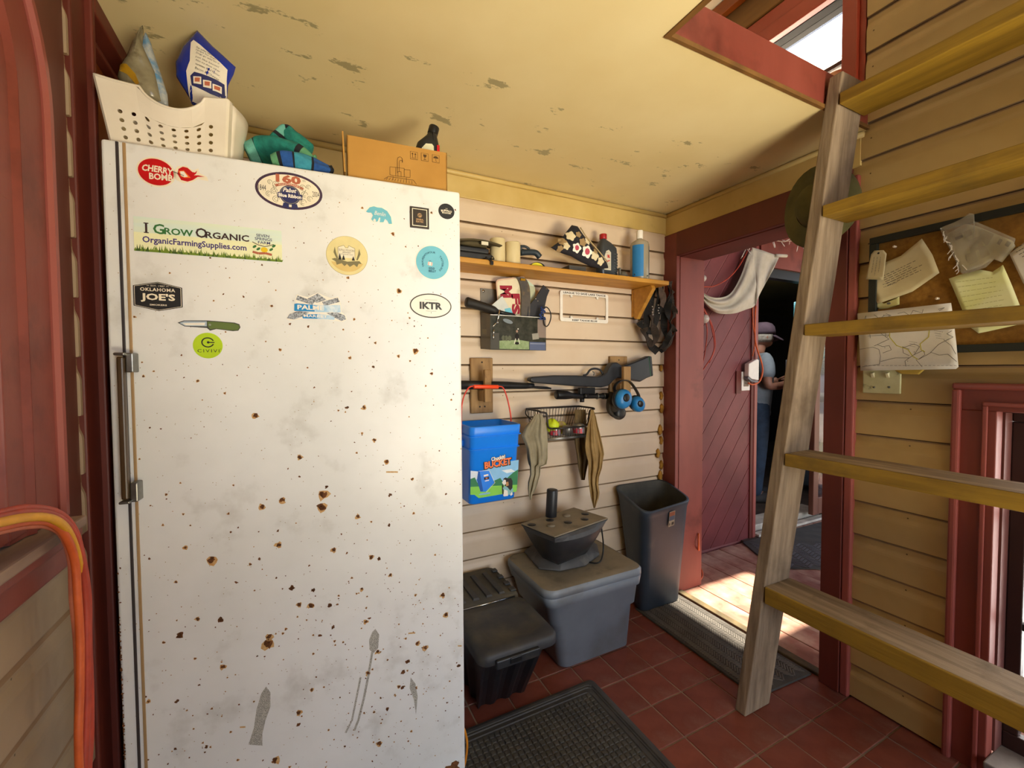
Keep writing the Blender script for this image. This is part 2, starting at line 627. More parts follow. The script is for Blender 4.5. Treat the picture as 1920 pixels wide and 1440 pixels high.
# ------------------------------------------------------------------ ceiling with hatch
CEIL = mat('peeling_cream_ceiling', '#e0d0a2', '#d6c390', scale=1.6, rough=.55, bump=.04, bscale=50)
def peel(m):
    nt = m.node_tree
    N, L = nt.nodes, nt.links
    b = N['Principled BSDF']
    old = b.inputs['Base Color'].links[0].from_socket
    tc = N.new('ShaderNodeTexCoord')
    mp = N.new('ShaderNodeMapping')
    mp.inputs['Scale'].default_value = (2.6, 5.2, 1)
    mp.inputs['Rotation'].default_value = (0, 0, .25)
    L.new(tc.outputs['Object'], mp.inputs[0])
    n1 = N.new('ShaderNodeTexNoise')
    n1.inputs['Scale'].default_value = 2.4
    n1.inputs['Detail'].default_value = 7
    n1.inputs['Roughness'].default_value = .68
    L.new(mp.outputs[0], n1.inputs['Vector'])
    # flaking happens in a band in front of the back wall
    sp = N.new('ShaderNodeSeparateXYZ')
    L.new(tc.outputs['Object'], sp.inputs[0])
    fal = N.new('ShaderNodeValToRGB')
    e = fal.color_ramp.elements
    e[0].position = .30
    e[0].color = (0, 0, 0, 1)
    e[1].position = 1
    e[1].color = (.9, .9, .9, 1)
    q = fal.color_ramp.elements.new(.52)
    q.color = (1, 1, 1, 1)
    r0 = N.new('ShaderNodeMapRange')
    r0.inputs[1].default_value = .55
    r0.inputs[2].default_value = 1.83
    L.new(sp.outputs[1], r0.inputs[0])
    L.new(r0.outputs[0], fal.inputs[0])
    mu = N.new('ShaderNodeMath')
    mu.operation = 'MULTIPLY'
    L.new(n1.outputs['Fac'], mu.inputs[0])
    L.new(fal.outputs[0], mu.inputs[1])
    r = N.new('ShaderNodeMapRange')
    r.inputs[1].default_value = .592
    r.inputs[2].default_value = .612
    L.new(mu.outputs[0], r.inputs[0])
    mx = N.new('ShaderNodeMix')
    mx.data_type = 'RGBA'
    L.new(r.outputs[0], mx.inputs[0])
    L.new(old, mx.inputs[6])
    mx.inputs[7].default_value = lin('#a39872')
    L.new(mx.outputs[2], b.inputs['Base Color'])
peel(CEIL)
HX, HY = .872, .853
b = MB(CEIL).box((XL - .1, HY, ZC), (XR + .0, YB + .09, ZC + .03)).box((XL - .1, -1.76, ZC), (HX, HY, ZC + .03))
struct(b.build('ceiling'))
b = MB(RAW).box((HX + .016, HY - .010, ZC - .003), (XR - .018, HY, ZC + .010)).box((HX, -1.6, ZC - .004), (HX + .016, HY, ZC + .012))
struct(b.build('trim_4'))
b = MB(RED).box((HX + .016, HY - .004, ZC + .0105), (XR - .018, HY + .028, ZC + .127))
struct(b.build('trim_5', bev=.003))
b = MB(RAW).box((HX - .02, -1.6, ZC + .0125), (HX + .012, HY - .005, ZC + .127))
struct(b.build('trim_6', bev=.003))



# ------------------------------------------------------------------ loft seen through the hatch
PALE = plain('pale_loft_ceiling', '#efe6cf', .6)
b = MB(PALE).box((XL - .1, -1.76, 3.02), (XR + .3, YB + .09, 3.06))
struct(b.build('ceiling_loft'))
b = MB(PALE).box((XL - .1, YB + .0, 2.26), (XR + .1, YB + .09, 3.02))
struct(b.build('wall_loft'))
b = MB(RAW).box((XL - .1, HY + .03, ZC + .03), (XR, YB + .09, ZC + .12))
struct(b.build('floor_loft'))
b = MB(RAW).box((XR - .03, -1.7, 2.835), (XR, YB, 2.955))
struct(b.build('trim_7', bev=.003))
b = MB(AMBER).box((XR - .06, -1.7, 2.956), (XR, YB, 3.015))
struct(b.build('trim_8', bev=.003))
REDSUN = mat('sunlit_red_loft_paint', '#a8452f', '#94361f', scale=3, rough=.45)  # red trim with the sun's warm cast put into its colour
win3 = struct(MB(REDSUN).box((XR - .03, .93, 2.70), (XR + .01, 1.80, 2.765)).box((XR - .022, .93, 2.765), (XR + .01, 1.80, 2.83)).build('window_3', bev=.003))
MB(REDSUN).box((XR - .03, .885, 2.19), (XR + .02, .935, 3.0)).box((XR - .012, .865, 2.19), (XR, .885, 3.0)).build('side_casing', win3, bev=.003)
MB(REDSUN).box((XR - .02, .93, 2.26), (XR + .1, 1.80, 2.285)).build('sill', win3)
MB(GLASS).box((XR + .05, .93, 2.285), (XR + .054, 1.80, 2.70)).build('glass_pane', win3)
TERRA = mat('pale_terracotta', '#d9a27e', '#c98d68', scale=8, rough=.7)
pot = thing('plant_pot', 'pale terracotta pot standing on the sill of the loft window above the ladder', 'pot', (XR + .024, .972, 2.285))
MB(TERRA).lathe([(.0, 0), (.030, 0), (.042, .10), (.042, .10), (.036, .10), (.030, .02), (0, .02)], 20).build('body', pot, local=True)
MB(TERRA).lathe([(.041, .09), (.049, .09), (.051, .128), (.044, .128), (.040, .1)], 20, cap=False).build('rim', pot, local=True)

# ------------------------------------------------------------------ doorway casing on the right wall
CX = XR - .027
JD = XR + .19                      # depth of the jamb
b = MB(RED).box((CX, 1.724, 0), (XR - .0005, YB + .012, 2.018))
door1 = struct(b.build('door_1', bev=.004))
MB(RED).box((XR, 1.722, 0), (JD, 1.80, 1.90)).build('jamb', door1, bev=.002)
MB(RED_D).box((CX - .004, .895, 1.888), (XR - .0005, 1.7235, 2.018)).build('header', door1, bev=.004)
MB(RED_D).box((XR, .90, 1.885), (JD, 1.7215, 1.93)).build('head_jamb', door1, bev=.002)
MB(RED_D).box((CX - .012, .897, 0), (XR - .0005, .968, 1.887)).build('side_casing', door1, bev=.003)
MB(RED_D).box((XR, .90, 0), (JD, .966, 1.884)).build('jamb', door1)
MB(RED_L).box((CX - .008, .868, 0), (XR - .0005, .896, 1.985)).build('edge_moulding', door1, bev=.005)
MB(mat('worn_threshold', '#6a5a3a', '#453a25', scale=12, rough=.6)).box((XR - .01, .968, -.01), (XR + .03, 1.722, .012)).build('threshold', door1, bev=.004)

# ------------------------------------------------------------------ right window
win2 = struct(MB(RED).box((XR - .018, .502, -.01), (XR + .03, .585, 1.135)).box((XR - .018, -.28, 1.135), (XR + .03, .585, 1.205)).build('window_2', bev=.003))
MB(RED_L).box((XR - .034, .580, -.01), (XR - .0005, .600, 1.200)).box((XR - .034, -.31, 1.200), (XR - .0005, .600, 1.220)).build('outer_moulding', win2, bev=.006)
MB(RED_L).box((XR - .026, .520, -.01), (XR - .0185, .532, 1.150)).box((XR - .026, -.28, 1.150), (XR - .0185, .532, 1.163)).build('inner_moulding', win2, bev=.003)
JAMB = mat('dusty_red_jamb', '#6f4038', '#5a302a', scale=3, rough=.55, stretch=(1, 1, .3))
MB(JAMB).box((XR + .031, .497, .063), (XR + .12, .53, 1.129)).box((XR + .031, -.28, 1.130), (XR + .12, .53, 1.16)).build('jamb', win2)
MB(mat('grey_window_sill', '#8a8078', '#6d645c', scale=10, rough=.7)).box((XR - .045, -.28, .040), (XR + .12, .501, .062)).build('sill', win2, bev=.004)
SASH = mat('dark_sash_paint', '#331712', '#240f0a', scale=3, rough=.5)
MB(SASH).box((XR + .085, .462, .116), (XR + .115, .4965, 1.099)).box((XR + .085, -.28, 1.10), (XR + .115, .4965, 1.1295)).box((XR + .085, -.28, .0625), (XR + .115, .4965, .115)).build('sash', win2, bev=.003)
b = MB(plain('dark_green_muntin', '#23261f', .5))
for z in (.452, .785):
    b.box((XR + .09, -.28, z), (XR + .112, .465, z + .022))
for z0_, z1_ in ((.116, .451), (.475, .784), (.808, 1.099)):
    b.box((XR + .09, .10, z0_), (XR + .112, .12, z1_))
b.build('muntin', win2, bev=.002)
for k, (z0, z1) in enumerate(((.115, .452), (.474, .785), (.807, 1.10))):
    for y0, y1 in ((.12, .462), (-.28, .10)):
        MB(GLASS).box((XR + .099, y0, z0), (XR + .102, y1, z1)).build('glass_pane', win2)

# ------------------------------------------------------------------ left window: arched casing, sash, stool, apron
AC_Y, AC_Z = .79, 1.75
def arch_sweep(name, prof, m, parent, z0=.99, both=True):
    """profile (radius, proud) swept up one jamb, round the arch and down the other"""
    path = [('j', 1, z0), ('j', 1, AC_Z)] + [('a', t, 0) for t in [PI * k / 24 for k in range(1, 24)]] + [('j', -1, AC_Z), ('j', -1, z0)]
    rings = []
    for k, q, z in path:
        ring = []
        for r, p in prof:
            if k == 'j':
                ring.append((XL + p, AC_Y + q * r, z))
            else:
                ring.append((XL + p, AC_Y + r * math.cos(q), AC_Z + r * math.sin(q)))
        rings.append(ring)
    return MB(m).loft(rings, True, True, True, False).build(name, parent)
BROWNRED = mat('brown_red_board', '#69382c', '#552a20', scale=3, rough=.55, stretch=(1, 1, .3))
# flat field board behind the arch, cut to the opening
rings = []
win1 = struct(arch_sweep('window_1', [(.252, 0), (.325, 0), (.325, .020), (.252, .020)], RED, None))
arch_sweep('back_band', [(.329, 0), (.351, 0), (.351, .022), (.346, .029), (.334, .029), (.329, .022)], RED_L, win1)
arch_sweep('inner_casing', [(.180, 0), (.248, 0), (.248, .020), (.236, .026), (.225, .018), (.180, .016)], RED, win1)
# field board: fills from arch outer edge to straight edges
pts_in = [(AC_Y + .35, .93), (AC_Y + .35, AC_Z)] + [(AC_Y + .35 * math.cos(PI * k / 24), AC_Z + .37 * math.sin(PI * k / 24)) for k in range(1, 13)]
pts_out = [(1.2355, .93), (1.2355, AC_Z)] + [(1.2355, AC_Z + (ZC - AC_Z) * k / 6) for k in range(1, 7)] + [(1.2355 - (1.2355 - AC_Y) * k / 6, ZC) for k in range(1, 7)]
b = MB(BROWNRED)
vs = [(XL + .012, y, z) for y, z in pts_in] + [(XL + .012, y, z) for y, z in pts_out]
n = len(pts_in)
b.add(vs, [(i, n + i, n + i + 1, i + 1) for i in range(n - 1)], False)
vs2 = [(XL, 1.2355, .93), (XL + .012, 1.2355, .93), (XL + .012, 1.2355, ZC), (XL, 1.2355, ZC)]
b.add(vs2, [(0, 1, 2, 3)], False)
b.build('field_board', win1)
# arch head panel and lower sash
b = MB(RED)
b.prism([(XL + .002, AC_Y + .2 * math.cos(PI * k / 20), AC_Z + .2 * math.sin(PI * k / 20)) for k in range(21)] + [(XL + .002, AC_Y - .2, 1.56), (XL + .002, AC_Y + .2, 1.56)], (.009, 0, 0))
b.build('head_panel', win1)
b = MB(RED)
b.box((XL - .02, .965, .995), (XL + .018, 1.03, 1.555)).box((XL - .02, .56, .995), (XL + .018, .615, 1.555))
b.box((XL - .02, .615, 1.50), (XL + .018, .965, 1.555)).box((XL - .02, .615, .995), (XL + .018, .965, 1.04))
b.build('sash', win1, bev=.003)
MB(GLASS).box((XL - .006, .61, 1.04), (XL - .003, .97, 1.50)).build('glass_pane', win1)
STOOL = mat('weathered_stool', '#9a8272', '#6f574a', scale=9, rough=.7, stretch=(1, .3, 1))
MB(STOOL).box((XL - .02, .40, .968), (XL + .058, 1.125, .988)).build('stool', win1, bev=.004)
MB(RED).box((XL, .40, .895), (XL + .034, 1.150, .944)).box((XL, .40, .944), (XL + .046, 1.14, .967)).build('apron', win1, bev=.005)
# stile and cupboard front beyond the window, half behind the freezer
b = MB(RED_D).box((XL, 1.246, 0), (XL + .022, 1.318, ZC)).box((XL, 1.318, 0), (XL + .034, 1.336, ZC))
door2 = struct(b.build('door_2', bev=.004))
MB(RED_D).box((XL - .02, 1.336, 2.098), (XL + .034, YB, ZC)).build('header', door2, bev=.004)
MB(RED_D).box((XL - .02, 1.336, 2.072), (XL + .006, YB, 2.086)).build('rail', door2, bev=.004)
MB(AMBER).box((XL - .03, 1.336, 0), (XL - .018, YB, 2.097)).build('panel', door2)  # amber tone stands in for the orange light on this recessed wood

# ------------------------------------------------------------------ porch beyond the doorway
PLANK = mat('worn_red_porch_plank', '#a5705f', '#8a5546', scale=5, rough=.6, stretch=(3, .35, 3), dirt='#c9a890', dscale=4, dlo=.45, dhi=.7, bump=.1)
PX0, PX1 = XR + .03, 5.6
porch = struct(MB(GAP).box((XR + .02, -1.5, -.08), (PX1, 2.02, -.026)).build('porch_floor'))
b = MB(PLANK).box((0, -1.5, -.025), (.136, 2.02, -.003))
p0 = b.build('plank', porch, local=True, bev=.003)
for k in range(26):
    o = p0 if k == 0 else dup(p0, porch, (0, 0, 0))
    o.location = (PX0 + .0 + k * .1395, 0, random.uniform(-.002, .001))
# wall with diagonal boards
YD = 2.05
DIAG = mat('wine_red_diagonal_board', '#7e3a3b', '#6a2b2c', scale=3, rough=.5, rnd=.06)
GROOVE = plain('pale_groove', '#a86a66', .6)
b = MB(GROOVE).box((XR, YD + .0008, -.06), (3.0, YD + .089, 2.6))
wdi = struct(b.build('wall_porch'))
dx = .142
for k in range(-30, 30):
    x0 = 1.7 + k * dx
    q = [(x0, -.02), (x0 + dx - .010, -.02), (x0 + dx - .010 + 2.0, 2.6), (x0 + 2.0, 2.6)]
    q = clip(q, XR + .002, 2.978, 0.0, 2.3)
    if len(q) < 3:
        continue
    MB(DIAG).prism([(x, YD, z) for x, z in q], (0, -.003, 0)).build('diagonal_board', wdi)
MB(RED_D).box((2.978, YD - .012, 0), (3.008, YD + .09, 2.2)).build('corner_post', wdi)
MB(RED_L).box((3.0085, YD - .018, 0), (3.042, YD + .09, 2.2)).build('corner_moulding', wdi, bev=.005)
b = MB(RED).box((3.043, YD - .03, 2.02), (5.2, YD + .09, 2.45))
struct(b.build('trim_9'))
b = MB(BLACK_C).box((3.043, YD - .01, 1.95), (4.6, YD + .05, 2.02))
struct(b.build('trim_10'))
# unseen porch roof, gap added to shape the sun patch, and far closing wall
b = MB(RED_D)
px0, px1, py0, py1 = 1.76, 2.50, 1.22, 1.70
hz = 2.5
ox, oy = -SUN_DIR.x / SUN_DIR.z * hz, -SUN_DIR.y / SUN_DIR.z * hz   # ground = roof + d*(hz/-dz)
gx0, gx1, gy0, gy1 = px0 - SUN_DIR.x / -SUN_DIR.z * hz, px1 - SUN_DIR.x / -SUN_DIR.z * hz, py0 - SUN_DIR.y / -SUN_DIR.z * hz, py1 - SUN_DIR.y / -SUN_DIR.z * hz
b.box((XR + .11, -1.6, hz), (gx0, 4.9, hz + .04)).box((gx1, -1.6, hz), (6.2, 4.9, hz + .04))
b.box((gx0, -1.6, hz), (gx1, gy0, hz + .04)).box((gx0, gy1, hz), (gx1, 4.9, hz + .04))
struct(b.build('unseen_porch_roof'))
# dark room beyond
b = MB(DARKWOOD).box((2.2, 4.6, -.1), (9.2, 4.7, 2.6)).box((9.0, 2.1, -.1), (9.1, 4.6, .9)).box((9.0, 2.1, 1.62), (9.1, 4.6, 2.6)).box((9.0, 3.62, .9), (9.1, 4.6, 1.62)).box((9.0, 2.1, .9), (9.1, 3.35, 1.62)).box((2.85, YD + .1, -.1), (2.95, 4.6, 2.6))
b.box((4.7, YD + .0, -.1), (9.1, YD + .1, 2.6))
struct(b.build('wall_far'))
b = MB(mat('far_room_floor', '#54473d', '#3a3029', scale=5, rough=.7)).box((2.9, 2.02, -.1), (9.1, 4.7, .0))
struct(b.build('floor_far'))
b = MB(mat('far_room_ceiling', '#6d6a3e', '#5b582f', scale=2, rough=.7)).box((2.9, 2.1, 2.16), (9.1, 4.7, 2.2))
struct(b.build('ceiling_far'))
b = MB(mat('white_threshold', '#cfc5b6', '#aaa092', scale=9, rough=.6)).box((3.06, YD - .035, 0), (4.6, YD + .02, .02)).box((3.06, YD + .05, 0), (4.0, YD + .2, .055))
struct(b.build('trim_11', bev=.004))
# outside ground and greenery seen through windows
b = MB(mat('sunlit_ground', '#b6a58c', '#8d7d62', scale=3, rough=.9)).box((-8, -9, -.4), (16, 12, -.3))
struct(b.build('ground_outside'))

# ------------------------------------------------------------------ freezer
FA = R(-4.8)
FO = Vector((-.38, 1.251, 0))
FU, FD = Vector((math.cos(FA), math.sin(FA), 0)), Vector((-math.sin(FA), math.cos(FA), 0))
FW, FH = .806, 1.78
def fr(px, py, d=0.0):
    """photo point on the freezer's front plane (or d behind it) -> across, height"""
    r = ray(px, py)
    t = (FO + FD * d - CAM_POS).dot(FD) / r.dot(FD)
    p = CAM_POS + r * t - FO
    return p.dot(FU), p.z
def f3(u, d, z):
    return FO + FU * u + FD * d + Vector((0, 0, z))
ENAMEL = mat('scuffed_white_enamel', '#e8eaec', '#dcdedf', scale=3, rough=.33, dirt='#aeaca5', dscale=6, dlo=.56, dhi=.86, spots='#a08c68', sscale=70, sthr=.085, spec=.4, bump=.03, bscale=90)
fz = thing('freezer', 'tall white enamel upright freezer with rusty chipped door covered in stickers', 'freezer', FO, FA)
MB(ENAMEL).box((.012, .062, .03), (FW - .012, .545, FH - .012)).build('cabinet', fz, local=True, bev=.01)
MB(plain('grey_gasket', '#4a4843', .8)).box((.016, .048, .04), (FW - .016, .064, FH - .02)).build('gasket', fz, local=True)
door = MB(ENAMEL).box((0, 0, .05), (FW, .05, FH)).build('door', fz, local=True, bev=.006, seg=3)
MB(BLACK).box((.03, .03, 0), (FW - .03, .5, .05)).build('kick_plate', fz, local=True)
u1, u2 = fr(232, 700)[0], fr(238, 700)[0]
MB(plain('charcoal_trim_strip', '#3a3536', .4)).box((u1, -.002, .052), (u2, .001, FH - .003)).build('trim_strip', fz, local=True, bev=.0008)
u1, u2 = fr(245, 700)[0], fr(251, 700)[0]
MB(plain('tan_trim_strip', '#a88a62', .4)).box((u1, -.002, .052), (u2, .001, FH - .003)).build('trim_strip', fz, local=True, bev=.0008)
hx0, hx1 = fr(219, 800, -.036)[0], fr(236.5, 800, -.036)[0]
hz1, hz0 = fr(232, 664, -.03)[1], fr(232, 941, -.03)[1]
MB(mat('wood_tone_handle', '#4c3820', '#3a2a12', scale=4, rough=.35, stretch=(6, 6, .6))).box((hx0 + .004, -.040, hz0 + .006), (hx1, -.024, hz1 - .006)).build('handle', fz, local=True, bev=.003)
for zc, sg in ((hz1, -1), (hz0, 1)):
    b = MB(STEEL)
    b.box((hx0, -.043, zc - .003), (hx1 + .004, -.018, zc + .003))
    b.box((hx1, -.030, zc - .003 * sg), (hx1 + .014, .0, zc + sg * .040))
    b.build('handle_bracket', fz, local=True, bev=.0025)
# rust chips
RUST = mat('dark_rust', '#7a4a22', '#4e2e14', scale=160, rough=.85)
RUST_O = mat('orange_rust_stain', '#b9874a', '#cfae7c', scale=120, rough=.8)
rng = random.Random(11)
mb = MB()
F = Face(mb, FO, FU, (0, 0, 1))
def chip(m, cx, cy, r, l, el=1.0, n=9):
    ph = rng.random() * 7
    a = rng.random() * PI
    pts = []
    for k in range(n):
        t = 2 * PI * k / n
        rr = r * (.65 + .35 * math.sin(3 * t + ph) * rng.random() + .25 * rng.random())
        x, y = rr * math.cos(t) * el, rr * math.sin(t)
        pts.append((cx + x * math.cos(a) - y * math.sin(a), cy + x * math.sin(a) + y * math.cos(a)))
    F.poly(m, pts, l)
big = [(606, 927, 10), (603, 950, 9), (612, 913, 4), (503, 1206, 11), (505, 1194, 7), (339, 1192, 8), (398, 1049, 8), (413, 1163, 6), (748, 545, 5), (779, 658, 6), (678, 1105, 4),
       (546, 1104, 7), (587, 1106, 5), (530, 938, 6), (562, 857, 5), (491, 950, 6), (478, 779, 6), (725, 865, 5), (829, 1116, 6), (836, 1152, 6), (682, 764, 5), (702, 825, 4),
       (696, 1044, 5), (711, 1047, 6), (764, 1240, 6), (797, 1214, 6), (755, 1260, 6), (783, 1206, 5), (686, 1165, 5), (619, 1135, 6), (583, 1135, 6), (561, 1133, 5), (561, 1335, 6), (517, 1425, 7),
       (700, 687, 4), (650, 763, 5), (522, 1020, 6), (708, 1222, 5), (732, 1078, 4), (585, 1293, 4), (711, 1394, 6), (625, 1031, 5), (415, 1164, 5), (370, 1160, 4), (418, 1250, 5), (332, 1314, 4), (387, 1400, 4),
       (754, 1290, 6), (748, 1287, 4), (690, 1262, 5), (725, 1330, 5), (625, 1175, 5), (860, 1247, 6), (560, 1358, 5), (729, 985, 4), (731, 928, 5), (671, 968, 5)]
for px, py, r in big:
    u, z = fr(px, py)
    s_ = r * .0013
    if rng.random() < .6:
        chip(RUST_O, u, z - s_ * .2, s_ * 1.35, .0002)
    for k in range(3):
        chip(RUST, u + rng.uniform(-.35, .35) * s_, z + rng.uniform(-.35, .35) * s_, s_ * rng.uniform(.5, .85), .0004)
for px, py, ln in ((735, 884, 26), (455, 1362, 10), (772, 1186, 16), (862, 1210, 10)):
    u, z = fr(px, py)
    F.poly(RUST_O, [(u - .0006 * ln, z + .002), (u + .0006 * ln, z - .001), (u + .0006 * ln, z - .005), (u - .0006 * ln, z - .002)], .0003)
cnt = 0
while cnt < 620:
    px, py = rng.uniform(252, 866), rng.uniform(375, 1440)
    p = .10 + .34 * max(0, (py - 380) / 1060) + .30 * max(0, (px - 420) / 440) * (1 if py > 420 else .5) + (.5 if px > 560 and py > 1080 else 0)
    if rng.random() > p * .8:
        continue
    cnt += 1
    u, z = fr(px, py)
    r = abs(rng.gauss(0, 1)) * 1.25 + .9
    s_ = r * .0009
    if rng.random() < .4:
        chip(RUST_O, u, z, s_ * 1.6, .0002)
    chip(RUST, u, z, s_, .0004, rng.uniform(.8, 1.6), 7)
for k in range(90):
    px, py = rng.uniform(190, 228), 1440 - abs(rng.gauss(0, 190))
    u, z = fr(px if rng.random() < .6 else 192, max(py, 300))
    chip(RUST, max(u, .003), z, rng.uniform(.0008, .0026), .0004, 1.4, 7)
# scrape at the lower right corner of the door
chip(RUST, *fr(850, 1438), .02, .0004, 1.6, 12)
rp = mb.build('rust_patches', fz)
rp['kind'] = 'stuff'
# grey rubbed scuffs
SCUFF = mat('grey_scuff', '#85847d', '#c9c6be', scale=700, rough=.6, lo=.45, hi=.6, detail=1)
mb = MB()
F = Face(mb, FO, FU, (0, 0, 1))
def q(*pts):
    return [fr(x, y) for x, y in pts]
for poly in ([(499, 1287), (507, 1298), (507, 1325), (498, 1350), (492, 1375), (492, 1398), (466, 1396), (476, 1365), (481, 1330), (490, 1300)],
             [(704, 1179), (711, 1190), (709, 1215), (700, 1225), (693, 1218), (692, 1200), (698, 1185)],
             [(770, 1270), (779, 1282), (783, 1305), (780, 1340), (776, 1312), (768, 1290)]):
    F.poly(SCUFF, q(*poly), .0003)
    mb.build('scuff_mark', fz)
    mb = MB()
    F = Face(mb, FO, FU, (0, 0, 1))
for wd, ln in ((.006, ((698, 1222), (690, 1270), (682, 1310), (672, 1350), (664, 1370))), (.005, ((676, 1270), (668, 1310), (660, 1350), (648, 1374)))):
    F.line(SCUFF, q(*ln), wd, .0003)
    mb.build('scuff_mark', fz, weld=.003)
    mb = MB()
    F = Face(mb, FO, FU, (0, 0, 1))

# ------------------------------------------------------------------ stickers and magnets on the freezer door
def sticker():
    mb = MB()
    return mb, Face(mb, FO, FU, (0, 0, 1))
def span(x0, y0, x1, y1):
    """centre, width and height on the door of a pixel box"""
    cx, cy = fr((x0 + x1) / 2, (y0 + y1) / 2)
    w_ = fr(x1, (y0 + y1) / 2)[0] - fr(x0, (y0 + y1) / 2)[0]
    h_ = fr((x0 + x1) / 2, y0)[1] - fr((x0 + x1) / 2, y1)[1]
    return cx, cy, w_, h_
CRIMSON = plain('crimson_print', '#c10d15', .45)
NAVY = plain('navy_print', '#2a2f63', .45)
OFFW = plain('offwhite_print', '#efe6d0', .45)
SKYB = plain('sky_blue_print', '#6cbbd2', .45)
L1, L2, L3, L4 = .0008, .0012, .0016, .0020

mb, F = sticker()
cx, cy, w_, h_ = span(259, 295, 327, 351)
F.ell(OFFW, cx, cy, w_ / 2 + .003, h_ / 2 - .0005, L1, a=R(-8))
F.poly(OFFW, q((322, 326), (333, 312), (349, 311), (362, 320), (372, 316), (375, 325), (388, 332), (391, 340), (372, 336), (360, 342), (345, 344), (331, 338)), L1)
F.ell(CRIMSON, cx, cy, w_ / 2 - .0005, h_ / 2 - .004, L2, a=R(-8))
F.poly(CRIMSON, q((333, 326), (335, 317), (343, 313), (352, 315), (361, 323), (366, 324), (370, 320), (368, 326), (364, 329), (372, 329), (384, 332), (371, 332), (362, 338), (352, 341), (340, 338)), L2)
F.poly(plain('flame_orange', '#ef7a2a'), q((335, 321), (345, 320), (358, 334), (347, 334), (339, 331)), L3)
F.poly(WHITE, q((338, 322), (345, 322), (353, 332), (346, 333), (340, 330)), L4)
for k in range(7):
    x, y = 325 + k * 3, 321.5 + k * 1.15
    F.line(INK, q((x, y), (x + 2.2, y + 2.6)), .0012, .0024)
def arch_fn(x, y):
    return x, y - 5.5 * (x + .01) ** 2
kx = .00117
F.text(OFFW, 'CHERRY', *fr(296, 317.5), L3, h=.0148, w=.057, bold=.035, fn=lambda x, y: (x + .12 * y, y - 3.0 * (x + .008) ** 2))
F.text(OFFW, 'BOMB', *fr(302.5, 332.5), L3, h=.0145, w=.044, bold=.035, fn=lambda x, y: (x, y + .0005 * math.sin(x * 60)))
tag(mb.build('sticker'), 'red cherry bomb sticker with flame at the top left of the door', 'sticker')

mb, F = sticker()
cx, cy, w_, h_ = span(480, 321, 606, 396)
PLUM = plain('plum_print', '#3f2b45')
BRICKP = plain('brick_red_print', '#b5654a')
GREYG = plain('grey_scroll', '#8e8a72')
F.ell(PLUM, cx, cy, w_ / 2, h_ / 2 - .004, L1, 48)
F.ell(OFFW, cx, cy, w_ / 2 - .006, h_ / 2 - .010, L2, 48)
F.text(BRICKP, '160', cx - .002, cy + .0285, L3, h=.0205, w=.056, bold=.05)
F.text(GREYG, 'th', cx + .033, cy + .030, L3, h=.006)
F.ring(BRICKP, cx, cy - .055, .074, .074, .006, L3, 16, R(64), R(116))
F.text(OFFW, 'ANNIVERSARY', cx, cy + .0160, L4, h=.0035, arc=.0715, w=.05)
F.text(INK, '1844', cx - .060, cy + .0, L3, h=.0135, w=.0165)
F.text(INK, '2004', cx + .060, cy + .0, L3, h=.0135, w=.0165)
F.ell(NAVY, cx + .001, cy - .010, .0235, .0235, L3)
F.ring(GREYG, cx + .001, cy - .010, .0215, .0215, .0012, L4)
F.poly(NAVY, [(cx - .014, cy - .030), (cx - .002, cy - .032), (cx - .002, cy - .046), (cx - .009, cy - .041), (cx - .017, cy - .042)], L3)
F.poly(NAVY, [(cx + .016, cy - .030), (cx + .004, cy - .032), (cx + .004, cy - .046), (cx + .011, cy - .041), (cx + .019, cy - .042)], L3)
F.rect(NAVY, cx + .001, cy - .0125, .055, .013, L4)
F.text(WHITE, 'Pabst', cx + .001, cy + .0015, L4, h=.0105, w=.029, bold=.03, fn=lambda x, y: (x + .3 * y, y))
F.text(WHITE, 'Blue Ribbon', cx + .001, cy - .0125, .0024, h=.009, w=.051, bold=.04)
for sx in (-1, 1):
    for ox, oy, rr in ((.030, .012, .0075), (.043, .016, .0055), (.034, -.004, .0075), (.046, -.013, .0065), (.030, -.024, .008)):
        F.ring(GREYG, cx + sx * ox, cy + oy, rr, rr, .0012, L3, 24, 0, 5.0)
        F.ring(GREYG, cx + sx * ox, cy + oy, rr * .5, rr * .5, .001, L3, 16, 1, 5.5)
    F.line(GREYG, [(cx + sx * .037, cy + .008), (cx + sx * .030, cy - .006), (cx + sx * .026, cy - .018), (cx + sx * .027, cy - .030)], .0014, L3)
tag(mb.build('sticker'), 'white oval anniversary sticker with plum border and blue ribbon rosette', 'sticker')

mb, F = sticker()
P4 = [fr(250, 405), fr(528, 437.5), fr(526, 494), fr(248, 470)]
(a0, b0), (a1, b1), (a2, b2), (a3, b3) = P4
BSKY = mat('pale_sky_print', '#cfe6ea', '#e3edd3', scale=3, rough=.4, stretch=(.5, .5, 6))
bx, by, bw, bh = (a0 + a1) / 2, (b0 + b3) / 2, a1 - a0, b0 - b3
F.rect(BSKY, bx, by, bw, bh, L1)
LEMON = plain('pale_lemon_print', '#edefc4')
F.rect(LEMON, bx, by - bh * .22, bw, bh * .54, L2)
GRASSG = plain('grass_green_print', '#6f8a2c')
GRASSD = plain('dark_grass_print', '#3e5a1c')
x = bx - bw / 2
rg = random.Random(3)
while x < bx + bw / 2 - .003:
    hh = rg.uniform(.006, .016) * (1.3 if rg.random() < .15 else 1)
    F.poly(GRASSG if rg.random() < .6 else GRASSD, [(x, by - bh / 2), (x + .004, by - bh / 2), (x + rg.uniform(-.003, .007), by - bh / 2 + hh)], L3 + rg.uniform(0, .0002))
    x += .0019
F.rect(GRASSG, bx, by - bh / 2 + .0025, bw, .005, L3)
TG = plain('leaf_green_print', '#35703a')
TB = plain('dark_brown_print', '#3b2a2a')
TV = plain('violet_print', '#41357a')
z1 = by + bh * .17
def fx(px):
    return fr(px, 440)[0]
F.text(TB, 'I', fx(275), z1 + .0015, L3, h=.022, bold=.02)
